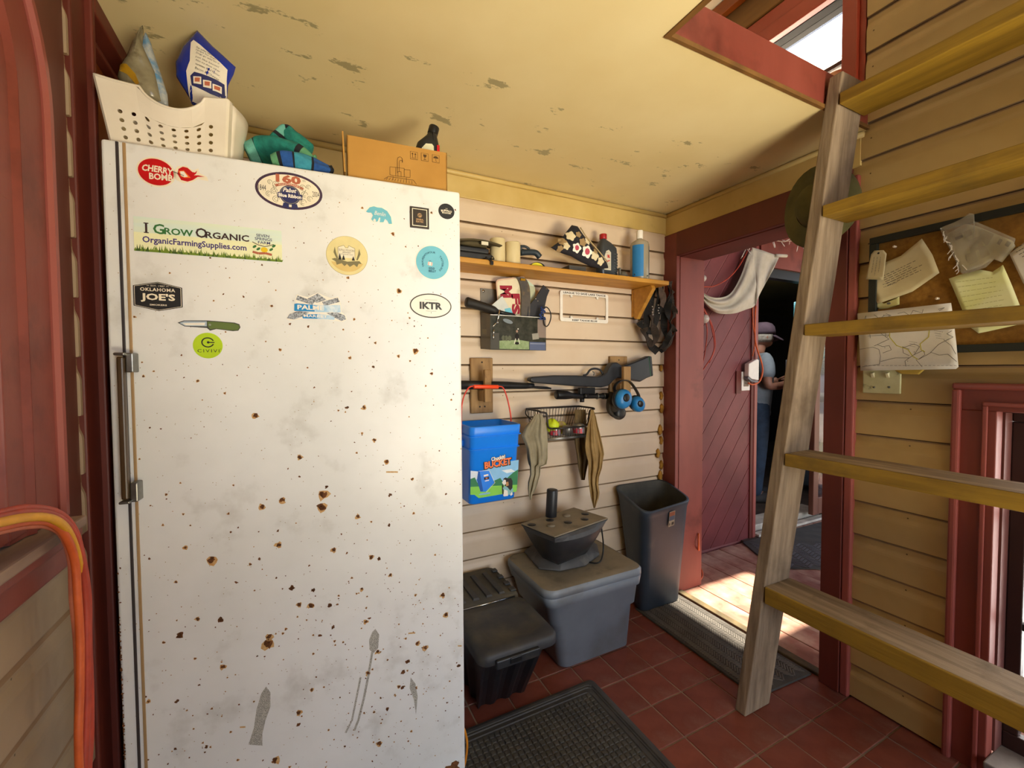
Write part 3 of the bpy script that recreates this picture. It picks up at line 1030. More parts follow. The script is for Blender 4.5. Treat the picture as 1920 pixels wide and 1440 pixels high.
F.rect(TB, fx(275), z1 + .0120, .009, .0022, L3)
F.rect(TB, fx(275), z1 - .0090, .009, .0022, L3)
F.text(TG, 'G', fx(298.5), z1 + .0015, L3, h=.023, w=.021, bold=.02)
F.text(TG, 'ROW', fx(336), z1 - .0015, L3, h=.0155, w=.055, bold=.025)
F.text(TB, 'O', fx(378), z1 + .0015, L3, h=.023, w=.023, bold=.02)
F.text(TB, 'RGANIC', fx(427), z1 - .0015, L3, h=.0155, w=.089, bold=.025)
F.text(TV, 'OrganicFarmingSupplies.com', fx(368), by - bh * .17, L3, w=fx(465) - fx(271), h=.0185, bold=.022)
for t, dz, ww in (('SEVEN', .027, .028), ('SPRINGS', .0185, .037), ('FARM', .010, .026)):
    F.text(NAVY, t, fx(494) + (dz - .018) * -.15, by + dz - .005, L3, h=.0068, w=ww, bold=.01)
F.line(TB, [(fx(473), by + .005), (fx(483), by - .001), (fx(496), by - .004), (fx(505), by - .001), (fx(513), by + .003)], .0016, L3)
F.ell(plain('pepper_yellow', '#e9c61f'), fx(495), by - .012, .0075, .0065, L3)
for xx, yy in ((477, -.006), (484, -.011), (508, -.010), (513, -.001)):
    F.ell(TG, fx(xx), by + yy, .005, .0028, L3, 12, R(40))
F.line(BRICKP, [(fx(473), by - .019), (fx(484), by - .022), (fx(497), by - .020), (fx(509), by - .023)], .0055, L3)
tag(mb.build('sticker'), 'long bumper sticker with sky, grass strip and organic farming lettering', 'sticker')

mb, F = sticker()
bear = [(686, 397), (693, 389), (701, 387), (707, 389), (716, 390), (726, 396), (733, 407), (735, 420), (729, 420), (726, 414), (722, 411), (719, 417), (712, 417), (711, 412), (707, 416), (699, 415), (696, 411), (699, 404), (696, 399), (690, 399)]
cxb, cyb = fr(712, 403)
F.poly(WHITE, [(cxb + (u - cxb) * 1.1, cyb + (z - cyb) * 1.14) for u, z in q(*bear)], L1)
F.poly(SKYB, q(*bear), L2)
F.poly(WHITE, q((699, 414), (702, 410), (705, 413), (704, 416)), L3)
F.poly(WHITE, q((708, 416), (711, 408), (713, 409), (712, 416)), L3)
F.text(WHITE, 'Benlin', *fr(713, 401), L3, h=.0105, w=.028, bold=.0, fn=lambda x, y: (x + .25 * y, y - .05 * x))
tag(mb.build('sticker'), 'small light blue walking bear sticker with white script', 'sticker')

mb, F = sticker()
cx, cy, w_, h_ = span(769, 389, 804, 429)
DKB = plain('dark_brown_badge', '#2b2119', .35)
TANP = plain('gold_tan_print', '#c9a172', .4)
mb.use(DKB).prism([F.P(cx + a * (w_ / 2), cy + c * (h_ / 2 - .001), 0) for a, c in ((-1, -1), (1, -1), (1, 1), (-1, 1))], F.N * .004)
F.rect(OFFW, cx, cy, w_ - .010, h_ - .011, .0044)
F.rect(DKB, cx, cy, w_ - .014, h_ - .015, .0048)
F.ell(TANP, cx, cy + .006, .0062, .0062, .0052, 20)
F.ring(DKB, cx, cy + .006, .0056, .0056, .0006, .0056, 24)
F.text(DKB, 'ge', cx, cy + .006, .0058, w=.0080, bold=.02, fn=lambda x, y: (x + .3 * y, y))
F.text(TANP, 'GENERAL', cx, cy - .0055, .0052, w=.0205, h=.0045, bold=.02)
F.text(TANP, 'ELECTRIC', cx, cy - .0115, .0052, w=.0205, h=.0045, bold=.02)
tag(mb.build('magnet'), 'square dark badge magnet with round monogram and gold lettering', 'magnet')

mb, F = sticker()
cx, cy, w_, h_ = span(822, 382, 852, 411)
F.ell(INK, cx, cy, w_ / 2, h_ / 2, L1)
F.text(OFFW, 'THE', cx, cy + .0075, L2, w=.006)
F.text(OFFW, 'BUFFALO', cx, cy + .0018, L2, w=.031, h=.0058, bold=.03, arc=.06)
F.text(OFFW, 'MOUNTAIN', cx, cy - .0048, L2, w=.025, h=.0045, bold=.03)
tag(mb.build('sticker'), 'small round black sticker near the door\'s top right corner', 'sticker')

mb, F = sticker()
cx, cy, w_, h_ = span(612, 443, 690, 516)
KRAFT = plain('cream_kraft_print', '#e2d59b')
KRAFT2 = plain('deeper_kraft_print', '#d8bd77')
OLIVE = plain('olive_sketch_print', '#7d7552')
F.ell(plain('olive_rim_print', '#aea06a'), cx, cy, w_ / 2, h_ / 2, L1, 44)
F.ell(KRAFT, cx, cy, w_ / 2 - .0008, h_ / 2 - .0008, L2, 44)
F.poly(KRAFT2, [(cx + .044 * math.cos(t), cy + .042 * math.sin(t)) for t in [PI + .45 + (PI - .9) * k / 14 for k in range(15)]], L3 - .0002)
F.poly(OFFW, [(cx - .022, cy + .020), (cx - .008, cy + .026), (cx - .004, cy + .020), (cx + .002, cy + .020), (cx + .004, cy + .026), (cx + .019, cy + .020), (cx + .019, cy - .006), (cx - .022, cy - .006)], L3)
pts = [(cx - .022, cy - .006), (cx - .022, cy + .020), (cx - .008, cy + .026), (cx - .004, cy + .020), (cx + .002, cy + .020), (cx + .004, cy + .026), (cx + .019, cy + .020), (cx + .019, cy - .006)]
F.line(OLIVE, pts, .0009, L4)
F.text(OLIVE, 'BUFFALO MOUNTAIN', cx - .001, cy + .0135, L4, w=.037, h=.006)
F.text(INK, 'BREWERY', cx - .001, cy + .0075, L4, w=.020, h=.0028)
F.text(INK, '& McKenzie\'s Tavern', cx, cy + .003, L4, w=.030, h=.0028)
for xx, hh in ((-.018, .018), (-.009, .014), (.015, .012)):
    F.poly(INK, [(cx + xx - .004, cy - .012), (cx + xx + .004, cy - .012), (cx + xx, cy - .012 + hh)], .0022)
for sx in (-1, 1):
    F.poly(OLIVE, [(cx + sx * .030, cy + .020), (cx + sx * .033, cy + .006), (cx + sx * .026, cy - .010), (cx + sx * .022, cy - .010), (cx + sx * .027, cy + .006)], L4)
zz = [(cx - .038, cy - .012), (cx - .030, cy - .009), (cx - .012, cy - .013), (cx + .0, cy - .016), (cx + .014, cy - .014), (cx + .030, cy - .012), (cx + .036, cy - .019), (cx + .028, cy - .019), (cx + .024, cy - .028), (cx + .016, cy - .022), (cx + .006, cy - .029), (cx - .001, cy - .022), (cx - .007, cy - .028), (cx - .014, cy - .021), (cx - .026, cy - .026), (cx - .028, cy - .018)]
F.poly(OLIVE, zz, L4)
tag(mb.build('sticker'), 'round cream brewery sticker with pine trees and hop leaves', 'sticker')

mb, F = sticker()
cx, cy, w_, h_ = span(779, 460, 843, 525)
F.ell(WHITE, cx, cy, w_ / 2, h_ / 2, L1, 44)
F.ell(SKYB, cx, cy, w_ / 2 - .0022, h_ / 2 - .0022, L2, 44)
TEAL = plain('deep_teal_print', '#14506a')
rr = .0285
def around(body, ang, hh, ww):
    a = R(ang)
    F.text(TEAL, body, cx - rr * math.sin(a), cy + rr * math.cos(a), L3, h=hh, w=ww, bold=.02, arc=rr, a=a)
around('TRAVEL', 88, .0052, .030)
around('WITH', 44, .0052, .019)
around('YOUR', 6, .0052, .022)
around('TASTE', -70, .0052, .025)
around('BUDS', -118, .0052, .021)
F.text(TEAL, 'GOLD', cx - .003, cy - .0165, L3, w=.017, h=.0062, bold=.04)
F.text(TEAL, 'BELLY', cx - .001, cy - .0240, L3, w=.021, h=.0062, bold=.04)
F.rect(WHITE, cx - .007, cy - .004, .013, .010, L3, R(-8), .0015)
F.rect(CRIMSON, cx - .003, cy - .0045, .0012, .010, L4, R(-8))
F.rect(CRIMSON, cx - .011, cy - .0035, .0012, .010, L4, R(-8))
F.ring(TEAL, cx - .007, cy + .002, .003, .003, .001, L3, 10, 0, PI)
tag(mb.build('sticker'), 'round sky blue travel sticker with a little suitcase at the door\'s right edge', 'sticker')

mb, F = sticker()
cx, cy, w_, h_ = span(251, 527, 343, 585)
def badge(k):
    ww, hh = w_ / 2 - k, h_ / 2 - .002 - k * .8
    return [(cx - ww, cy + hh * .68), (cx, cy + hh), (cx + ww, cy + hh * .68), (cx + ww, cy - hh * .68), (cx, cy - hh), (cx - ww, cy - hh * .68)]
F.poly(INK, badge(0), L1)
F.poly(OFFW, badge(.0020), L2)
F.poly(INK, badge(.0031), L3)
F.text(OFFW, 'EST. 1987', cx, cy + .0235, L4, w=.026, h=.0036)
F.text(OFFW, 'OKLAHOMA', cx, cy + .0150, L4, w=.065, h=.0078, bold=.02, space=1.1)
F.text(OFFW, "JOE'S", cx, cy - .0035, L4, w=.064, h=.0200, bold=.035)
F.text(OFFW, 'SMOKERS', cx, cy - .0195, L4, w=.032, h=.0036, bold=.02)
for sx in (-1, 1):
    F.rect(OFFW, cx + sx * .018, cy + .0235, .005, .0008, L4)
tag(mb.build('sticker'), 'black hexagonal smoker badge sticker with white lettering below the bumper sticker', 'sticker')

mb, F = sticker()
GRY = mat('grey_sketch_print', '#5d6167', '#b9bfc9', scale=260, rough=.3, lo=.4, hi=.6)
PALEB = mat('banner_glare_blue', '#9cc8ea', '#dbe8f4', scale=60, rough=.25)  # paler blue puts the glare across the banners into the print
BLUEP = plain('bright_blue_print', '#2f8fd0', .3)
out = [(537, 598), (541, 590), (552, 583), (551, 573), (554, 568), (553, 562), (557, 552), (568, 555), (577, 557), (586, 553), (596, 549), (606, 554), (620, 559), (634, 556), (638, 566), (640, 575), (640, 585), (648, 591), (651, 599), (643, 604), (632, 602), (600, 599), (570, 597), (556, 600), (543, 601)]
F.poly(WHITE, q(*out), L1)
F.poly(GRY, q((555, 562), (558, 554), (590, 566), (586, 572)), L2)
F.poly(GRY, q((633, 558), (637, 566), (608, 574), (604, 566)), L2)
F.poly(GRY, q((576, 560), (587, 555), (596, 550), (604, 556), (612, 562), (594, 568)), L2 + .0002)
F.poly(BLUEP, q((552, 570), (556, 569), (600, 573), (600, 585), (552, 583)), L3)
F.poly(PALEB, q((590, 573), (638, 572), (639, 586), (590, 585)), L3 + .0002)
F.poly(BLUEP, q((566, 590), (600, 589), (600, 598), (568, 597)), L3)
F.poly(PALEB, q((595, 589), (628, 592), (627, 600), (595, 598)), L3 + .0002)
F.poly(GRY, q((538, 597), (543, 589), (560, 583), (580, 586), (566, 594), (552, 599)), L4)
F.poly(GRY, q((649, 599), (646, 591), (632, 586), (612, 587), (628, 596), (640, 602)), L4)
F.text(WHITE, 'PALME', *fr(583, 577), .0024, w=.062, h=.0115, bold=.03)
F.text(WHITE, 'MARKET', *fr(592, 593), .0024, w=.055, h=.0065, bold=.02)
tag(mb.build('sticker'), 'shiny blue and grey sticker of crossed corn cobs and scrolls', 'sticker')

mb, F = sticker()
cx, cy, w_, h_ = span(769, 550, 847, 597)
F.ell(WHITE, cx, cy, w_ / 2 + .001, h_ / 2, L1, 44)
CHAR = plain('charcoal_print', '#3d3c3b')
F.ell(CHAR, cx, cy, w_ / 2, h_ / 2 - .001, L2, 44)
F.ell(WHITE, cx, cy, w_ / 2 - .0032, h_ / 2 - .0042, L3, 44)
F.text(CHAR, 'IKTR', cx, cy, L4, w=.064, h=.0200, bold=.045)
F.rect(CHAR, cx, cy + .0165, .035, .0006, L4)
F.rect(CHAR, cx, cy - .0150, .030, .0006, L4)
F.rect(CHAR, cx, cy - .0195, .0015, .003, L4)
tag(mb.build('sticker'), 'white oval country-code sticker with thick charcoal border reading IKTR', 'sticker')

mb, F = sticker()
F.poly(CHAR, q((333, 605), (345, 601), (388, 601), (404, 602), (440, 605), (449, 608), (451, 614), (447, 620), (437, 621), (406, 617), (394, 620), (388, 615), (346, 612)), L1)
F.poly(plain('blade_blue_grey', '#aebfce', .3), q((337, 605.5), (346, 602.5), (388, 602.5), (388, 612), (347, 611)), L2)
F.poly(WHITE, q((342, 606), (385, 605), (384, 610), (349, 610)), L3)
F.poly(plain('olive_green_handle', '#5f7238'), q((389, 603), (405, 603.5), (439, 606.5), (448, 609.5), (449.5, 614), (446, 619), (437, 619.5), (406, 616), (394, 617.5), (390, 612)), L2)
F.ell(plain('pivot_grey', '#8a8f7c'), *fr(394, 609), .0026, .0026, L3, 14)
tag(mb.build('sticker'), 'cut-out sticker of an open folding knife with green handle', 'sticker')

mb, F = sticker()
cx, cy, w_, h_ = span(362, 624, 418, 672)
F.ell(plain('lime_print', '#b5d51a'), cx, cy, w_ / 2, h_ / 2, L1, 40)
F.ring(INK, cx + .0, cy + .0075, .0130, .0120, .0026, L2, 36, R(20), R(340))
F.rect(INK, cx + .008, cy + .0075, .011, .0022, L2)
F.ell(INK, cx + .001, cy + .0075, .0028, .0028, L3, 14)
F.text(INK, 'CIVIVI', cx + .001, cy - .0125, L2, w=.044, h=.0075, space=1.3)
F.text(INK, 'TM', cx + .025, cy - .0078, L2, w=.003)
tag(mb.build('sticker'), 'round lime green sticker with black ring mark under the knife sticker', 'sticker')

# ------------------------------------------------------------------ on top of the freezer
def fq(d, *pts):
    return [f3(*((lambda uz: (uz[0], d, uz[1]))(fr(x, y, d)))) for x, y in pts]
def pillow(mb, pts, nrm, bulge, rings=(1, .97, .88, .7, .45, .2), cen=None, back=.6, wob=0, seed=0):
    """puffed bag with outline pts (3D, coplanar), swelling along nrm"""
    c = Vector(cen) if cen else sum((Vector(p) for p in pts), Vector()) / len(pts)
    nrm = Vector(nrm).normalized()
    rs = random.Random(seed)
    def ringset(sg, b):
        out = []
        for s in rings:
            ring = []
            for p in pts:
                v = c + (Vector(p) - c) * s
                k = b * math.sqrt(max(0, 1 - s * s))
                if wob and s < 1:
                    k += wob * mnoise.noise(v * 22 + Vector((seed, 0, 0)))
                ring.append(v + nrm * sg * k)
            out.append(ring)
        return out
    fr_ = ringset(1, bulge)
    mb.loft(fr_, True, False, True, True)
    bk = ringset(-1, bulge * back)
    mb.loft([list(reversed(r_)) for r_ in bk], True, False, True, True)
    return c
def dense(pts, n=5):
    out = []
    for i, p in enumerate(pts):
        a, b_ = Vector(p), Vector(pts[(i + 1) % len(pts)])
        for k in range(n):
            out.append(a.lerp(b_, k / n))
    return out
class Puffed(Face):
    """flat print that follows a pillow"""
    def __init__(s, mb, O, U, V, outline, bulge):
        super().__init__(mb, O, U, V)
        s.out = [((Vector(p) - s.O).dot(s.U), (Vector(p) - s.O).dot(s.V)) for p in outline]
        s.b = bulge
    def P(s, x, y, l=0):
        r_ = math.hypot(x, y)
        best = 9
        if r_ > 1e-6:
            dx, dy = x / r_, y / r_
            for i, a in enumerate(s.out):
                c = s.out[(i + 1) % len(s.out)]
                ex, ey = c[0] - a[0], c[1] - a[1]
                den = dx * ey - dy * ex
                if abs(den) < 1e-12:
                    continue
                t = (a[0] * ey - a[1] * ex) / den
                q_ = (a[0] * dy - a[1] * dx) / den
                if t > 0 and -1e-6 <= q_ <= 1 + 1e-6:
                    best = min(best, t)
        k = min(1, r_ / best) if r_ > 1e-6 else 0
        return s.O + s.U * x + s.V * y + s.N * (s.b * math.sqrt(max(0, 1 - k * k)) + l)
    def fill(s, m, pts, l, n=6, rings=(1, .75, .5, .25)):
        """polygon laid over the swelling"""
        pp = []
        for i, a in enumerate(pts):
            c = pts[(i + 1) % len(pts)]
            pp += [(a[0] + (c[0] - a[0]) * k / n, a[1] + (c[1] - a[1]) * k / n) for k in range(n)]
        cx = sum(a[0] for a in pp) / len(pp)
        cy = sum(a[1] for a in pp) / len(pp)
        s.mb.use(m).loft([[s.P(cx + (x - cx) * r_, cy + (y - cy) * r_, l) for x, y in pp] for r_ in rings], True, False, True, True)

# white perforated basket
PLAST = mat('ivory_plastic', '#e6dfd2', '#dcd3c2', scale=5, rough=.4)
def fl(px, py, d):
    u, z = fr(px, py, d)
    return Vector((u, d, z))
zt = FH
bl, brt = fl(206, 256, .04), fl(427, 291, .04)
u0, u1 = bl.x, brt.x
tlz, tl = fl(178, 143, .02).z, fl(186, 150, .02).x
tr = fl(446, 215, .02).x
zt1 = fl(440, 206, .02).z
bk = thing('plastic_basket', 'ivory plastic basket with round holes on the left end of the freezer top', 'basket', f3(0, 0, FH), FA)
BT = (tlz + zt1) / 2 - FH          # rim height above the freezer
D0, D1 = .035, .185                # bottom depth range
E0, E1 = .015, .200
def ztop(s):
    """rim height along the long side: raised ends and a dip in the middle"""
    dip = 0
    if .33 < s < .80:
        t = (s - .33) / .47
        dip = .036 * math.sin(PI * t) ** .6
    return BT + .010 * (abs(s - .5) * 2) ** 3 - dip
def wallpt(s, t, side):
    """side 0 front, 1 back; s along, t up"""
    z = ztop(s) * t
    ub = u0 + (u1 - u0) * s
    ut = tl - .012 + (tr - tl - .002) * s
    d = (D0 + (E0 - D0) * t) if side == 0 else (D1 + (E1 - D1) * t)
    e = .022
    k = max(0, (e - min(s, 1 - s)) / e)
    d += (1 if side == 0 else -1) * .02 * k * k
    return Vector((ub + (ut - ub) * t, d, z))
for side in (0, 1):
    b = MB(PLAST)
    S = [0, .012, .03, .10] + [.10 + .80 * k / 8 for k in range(1, 9)] + [.97, .988, 1]
    T = [0, .10] + [.10 + .52 * k / 4 for k in range(1, 5)] + [.8, .93, 1]
    for i in range(len(S) - 1):
        for j in range(len(T) - 1):
            s0, s1, a, c = S[i], S[i + 1], T[j], T[j + 1]
            if 3 <= i <= 10 and 1 <= j <= 4:
                sm, tm = (s0 + s1) / 2, (a + c) / 2
                ring = [(s1, tm), (s1, c), (sm, c), (s0, c), (s0, tm), (s0, a), (sm, a), (s1, a)]
                rs_ = .0042 / (u1 - u0)
                rt_ = .0042 / BT
                hole = [(sm + rs_ * math.cos(PI * k / 8), tm + rt_ * math.sin(PI * k / 8)) for k in range(16)]
                ring16 = []
                for k in range(8):
                    ring16 += [ring[k], ((ring[k][0] + ring[(k + 1) % 8][0]) / 2, (ring[k][1] + ring[(k + 1) % 8][1]) / 2)]
                vs = [wallpt(x, y, side) for x, y in ring16] + [wallpt(x, y, side) for x, y in hole]
                b.add(vs, [(k, (k + 1) % 16, 16 + (k + 1) % 16, 16 + k) for k in range(16)], False)
            else:
                b.add([wallpt(s0, a, side), wallpt(s1, a, side), wallpt(s1, c, side), wallpt(s0, c, side)], [(0, 1, 2, 3)], False)
    o = b.build('front_panel' if side == 0 else 'back_panel', bk, local=True, solid=.003, weld=1e-5)
for s in (0, 1):
    b = MB(PLAST)
    def endf(uu, vv, s=s):
        a, c = wallpt(s, vv, 0), wallpt(s, vv, 1)
        p = a.lerp(c, uu)
        p.x += (-1 if s == 0 else 1) * (.010 + .008 * vv ** 3) * math.sin(PI * uu)
        return p
    b.grid(endf, 8, 6)
    b.build('end_panel', bk, local=True, solid=.003)
b = MB(PLAST)
b.grid(lambda a, c: Vector((u0 + (u1 - u0) * a, D0 + (D1 - D0) * c, .002)), 2, 2)
b.build('floor_panel', bk, local=True, solid=.003)
for side in (0, 1):
    b = MB(PLAST)
    b.tube([wallpt(k / 40, 1, side) + Vector((0, 0, .001)) for k in range(41)], .0032, 6)
    b.build('rim', bk, local=True)

FN = -FD
# blue treat bag
BAGB = mat('glossy_blue_film', '#1330a0', '#0c2380', scale=6, rough=.22)
d = .12
out = dense(fq(d, (371, 58), (400, 88), (442, 126), (438, 140), (428, 160), (426, 185), (428, 210), (392, 212), (360, 196), (355, 184), (348, 172), (331, 145), (329, 118), (345, 88)), 4)
bag = thing('treat_bag', 'blue and white pet treat bag standing in the ivory basket', 'bag', f3(*((fr(392, 212, d)[0], d, FH))), FA)
mb = MB(BAGB)
c = pillow(mb, out, FN, .030, wob=.004, seed=2)
mb.build('pouch', bag)
mb = MB()
F = Puffed(mb, c, FU, (0, 0, 1), out, .030)
CREAMP = plain('cream_label_print', '#e7e0d2', .35)
def pl(*pts):
    r_ = []
    for x, y in pts:
        u, z = fr(x, y, d)
        p = f3(u, d, z)
        r_.append(((p - F.O).dot(F.U), (p - F.O).dot(F.V)))
    return r_
F.fill(CREAMP, pl((363, 90), (368, 86), (430, 140), (427, 158), (426, 186), (427, 208), (392, 210), (358, 192), (356, 146), (363, 128)), .0025, 5)
F.fill(NAVY, pl((364, 156), (372, 150), (424, 166), (425, 196), (400, 188), (366, 172)), .0040, 4)
for xx, yy in ((378, 164), (396, 171), (413, 177)):
    F.fill(CREAMP, pl((xx - 8, yy - 6), (xx + 7, yy - 4), (xx + 7, yy + 9), (xx - 8, yy + 6)), .0052, 3)
    F.fill(BRICKP, pl((xx - 5, yy - 3), (xx + 5, yy - 2), (xx + 4, yy + 5), (xx - 5, yy + 4)), .0062, 3)
for k, (t, x, y, ww) in enumerate((('Our softer bacon', 390, 110, .036), ('recipe for dogs.', 393, 117, .044), ('Dogs go wild for it', 396, 124, .050), ('just like bacon!', 395, 131, .050), ('Also try these other', 396, 138, .052), ('varieties: Beef Flavor,', 396, 145, .052), ('Bacon & Cheese', 395, 152, .050))):
    xx, yy = pl((x, y))[0]
    F.text(INK, t, xx, yy, .0040, w=ww, h=.0058, a=R(-16))
mb.build('printed_panel', bag)

# grey yellow bag and silver blue bag at the basket's left end
d = .10
FILMG = mat('olive_grey_film', '#5c5440', '#8c846c', scale=14, rough=.25, dirt='#3c2f14', dscale=20)
FILMY = mat('yellow_film', '#b28a1b', '#7d5a12', scale=14, rough=.3)
out = dense(fq(d, (268, 48), (262, 72), (272, 96), (290, 135), (302, 190), (240, 190), (222, 150), (232, 118), (244, 92), (252, 76)), 4)
bag = thing('snack_bag', 'crumpled olive grey film bag with yellow band in the ivory basket', 'bag', f3(fr(262, 190, d)[0], d, FH), FA)
mb = MB(FILMG)
c = pillow(mb, out, FN, .018, wob=.010, seed=5)
mb.build('pouch', bag)
mb = MB()
F = Puffed(mb, c, FU, (0, 0, 1), out, .018)
F.fill(FILMY, pl((230, 128), (246, 132), (262, 150), (268, 166), (262, 168), (246, 150), (231, 142)), .007, 4)
mb.build('yellow_band', bag)
d = .13
FILMS = mat('silver_blue_film', '#b9b8b0', '#8d98a2', scale=16, rough=.25, dirt='#4d86b2', dscale=16, dlo=.5, dhi=.62)
out = dense(fq(d, (274, 62), (282, 78), (292, 110), (304, 145), (314, 178), (316, 200), (288, 198), (280, 150), (266, 110), (262, 84)), 4)
bag = thing('film_bag', 'narrow silvery white and blue film bag leaning in the ivory basket', 'bag', f3(fr(300, 200, d)[0], d, FH), FA)
mb = MB(FILMS)
pillow(mb, out, FN, .016, wob=.006, seed=9)
mb.build('pouch', bag)

# crumpled striped towel
TW = [mat('towel_teal', '#1f8478', '#176a62', scale=60, rough=.95, bump=.4, bscale=300), mat('towel_pale_teal', '#6db1a4', '#5a9d92', scale=60, rough=.95, bump=.4, bscale=300),
      mat('towel_blue', '#2457a0', '#1d4787', scale=60, rough=.95, bump=.4, bscale=300), mat('towel_sky', '#3a93ab', '#2e7f98', scale=60, rough=.95, bump=.4, bscale=300),
      mat('towel_green', '#62a077', '#4f8c66', scale=60, rough=.95, bump=.4, bscale=300)]
TWK = mat('towel_black', '#171a22', '#10131a', scale=60, rough=.95)
tw = thing('striped_towel', 'crumpled teal and blue striped towel lying on the freezer top beside the basket', 'towel', f3(fr(535, 300, .1)[0], .1, FH), FA)
def roll(name, path, rad, cols, seed, flat=.75):
    """a thick fold of towel; cols = list of (end fraction, material)"""
    P = bezier(path, 8)
    n = 18
    mb = MB()
    rings = []
    pv = None
    for i, p in enumerate(P):
        t = (P[min(i + 1, len(P) - 1)] - P[max(i - 1, 0)]).normalized()
        u = t.cross(Vector((0, 0, 1)))
        u = u.normalized() if u.length > .2 else t.cross(FD).normalized()
        v = t.cross(u)
        f = i / (len(P) - 1)
        rr = rad[0] + (rad[1] - rad[0]) * f if len(rad) == 2 else rad[min(int(f * (len(rad) - 1)), len(rad) - 2)] * (1 - (f * (len(rad) - 1)) % 1) + rad[min(int(f * (len(rad) - 1)) + 1, len(rad) - 1)] * ((f * (len(rad) - 1)) % 1)
        ring = []
        for k in range(n):
            a = 2 * PI * k / n
            q_ = rr * (1 + .16 * math.sin(3 * a + seed + 4 * f) + .10 * math.sin(5 * a - 6 * f))
            p3 = p + u * math.cos(a) * q_ + v * math.sin(a) * q_ * flat
            p3.z = max(p3.z, FH + .002)
            ring.append(p3)
        rings.append(ring)
    mm = [m for _, m in cols]
    for i in range(len(rings) - 1):
        f = i / (len(rings) - 1)
        for e, m in cols:
            if f < e:
                mb.use(m)
                break
        mb.loft([rings[i], rings[i + 1]], True, i == 0, i == len(rings) - 2)
    return mb.build(name, tw, sub=1)
def tp_(px, py, d, up=0):
    u, z = fr(px, py, d)
    return f3(u, d, max(z, FH + .012) + up)
roll('fold', [tp_(462, 288, .15), tp_(490, 282, .15), tp_(525, 285, .13), tp_(560, 295, .12), tp_(590, 310, .11)], [.038, .042, .046, .040, .02],
     [(.16, TW[1]), (.2, TWK), (.36, TW[0]), (.75, TW[0]), (.79, TWK), (1.1, TW[4])], 1)
roll('fold', [tp_(505, 285, .17), tp_(522, 262, .17), tp_(536, 243, .17), tp_(550, 262, .17), tp_(580, 290, .17)], [.03, .026, .016, .028, .034],
     [(.25, TW[0]), (.29, TWK), (.42, TW[1]), (.50, TW[1]), (.54, TWK), (1.1, TW[0])], 2)
roll('fold', [tp_(512, 306, .045), tp_(535, 304, .04), tp_(560, 306, .04), tp_(590, 314, .045), tp_(622, 322, .06)], [.022, .030, .030, .026, .016],
     [(.14, TW[4]), (.19, TWK), (.38, TW[2]), (.42, TWK), (.66, TW[3]), (.70, TWK), (.93, TW[2]), (1.1, TWK)], 3)

# cardboard box with printed marks
CARD = mat('brown_cardboard', '#b8893f', '#a87a33', scale=4, rough=.8, bump=.05, bscale=80)
d = .035
bx0, bz0 = fr(650, 252, d)
bx1 = fr(838, 285, d)[0]
cb = thing('cardboard_box', 'brown cardboard faucet box with printed handling marks on the freezer top', 'box', f3(bx0, d, FH), FA)
bh = bz0 - FH
b = MB(CARD).box((0, 0, 0), (bx1 - bx0, .004, bh)).box((0, .092, 0), (bx1 - bx0, .096, bh - .004)).box((0, 0, 0), (.004, .096, bh)).box((bx1 - bx0 - .004, 0, 0), (bx1 - bx0, .096, bh)).box((0, 0, 0), (bx1 - bx0, .096, .004))
b.build('carton', cb, local=True, bev=.001)
b = MB(CARD).hexa([(-.008, .004, bh * .2), (-.004, .004, bh * .2), (-.004, .09, bh * .2), (-.008, .09, bh * .2)], [(-.012, .002, bh + .008), (-.008, .002, bh + .008), (-.008, .09, bh), (-.012, .09, bh)])
b.build('flap', cb, local=True)
mb = MB()
F = Face(mb, f3(0, d, 0), FU, (0, 0, 1))
BRN = plain('brown_box_print', '#4f3716', .8)
def fd(px, py):
    return fr(px, py, .035)
for k, px in enumerate((776, 796.5, 817)):
    cx, cz = fd(px, 292 + k * 3)
    F.rect(BRN, cx, cz, .021, .022, .0006)
    F.rect(CARD, cx, cz, .019, .020, .0010)
    if k == 0:
        for s in (-.004, .004):
            F.rect(BRN, cx + s, cz + .0, .0014, .010, .0014)
            F.poly(BRN, [(cx + s - .003, cz + .003), (cx + s + .003, cz + .003), (cx + s, cz + .0075)], .0014)
        F.rect(BRN, cx, cz - .0068, .014, .0012, .0014)
    elif k == 1:
        F.poly(BRN, [(cx - .005, cz + .007), (cx + .005, cz + .007), (cx + .004, cz + .001), (cx, cz - .002), (cx - .004, cz + .001)], .0014)
        F.rect(BRN, cx, cz - .004, .0014, .006, .0014)
        F.rect(BRN, cx, cz - .0072, .008, .0014, .0014)
    else:
        F.poly(BRN, [(cx - .0075 * math.cos(t), cz + .0005 + .0065 * math.sin(t)) for t in [PI * j / 10 for j in range(11)]], .0014)
        F.rect(BRN, cx, cz - .0025, .0012, .008, .0014)
        F.ring(BRN, cx + .0016, cz - .0065, .0018, .0018, .001, .0014, 8, PI, 2 * PI)
    mb.build('handling_mark', cb)
    mb = MB()
    F = Face(mb, f3(0, d, 0), FU, (0, 0, 1))
ln = [fd(745, 324), fd(745, 300), fd(746, 296), fd(750, 294), fd(754, 297), fd(755, 304)]
F.line(BRN, ln, .0012, .0008)
F.line(BRN, [(x + .005, z) for x, z in [fd(745, 322), fd(745, 303), fd(747, 300), fd(750, 300), fd(751, 305)]], .001, .0008)
for pts in (((731, 313), (742, 314), (742, 330), (731, 328), (731, 313)), ((742, 314), (758, 316), (758, 332), (742, 330)), ((758, 318), (769, 319), (769, 333), (758, 332), (758, 318)), ((737, 330), (737, 338)), ((762, 333), (762, 341)), ((746, 331), (746, 322), (752, 322), (752, 332))):
    F.line(BRN, [fd(*p) for p in pts], .001, .0008)
F.line(BRN, [fd(720, 336), fd(728, 331), fd(775, 338), fd(781, 346)], .0012, .0008)
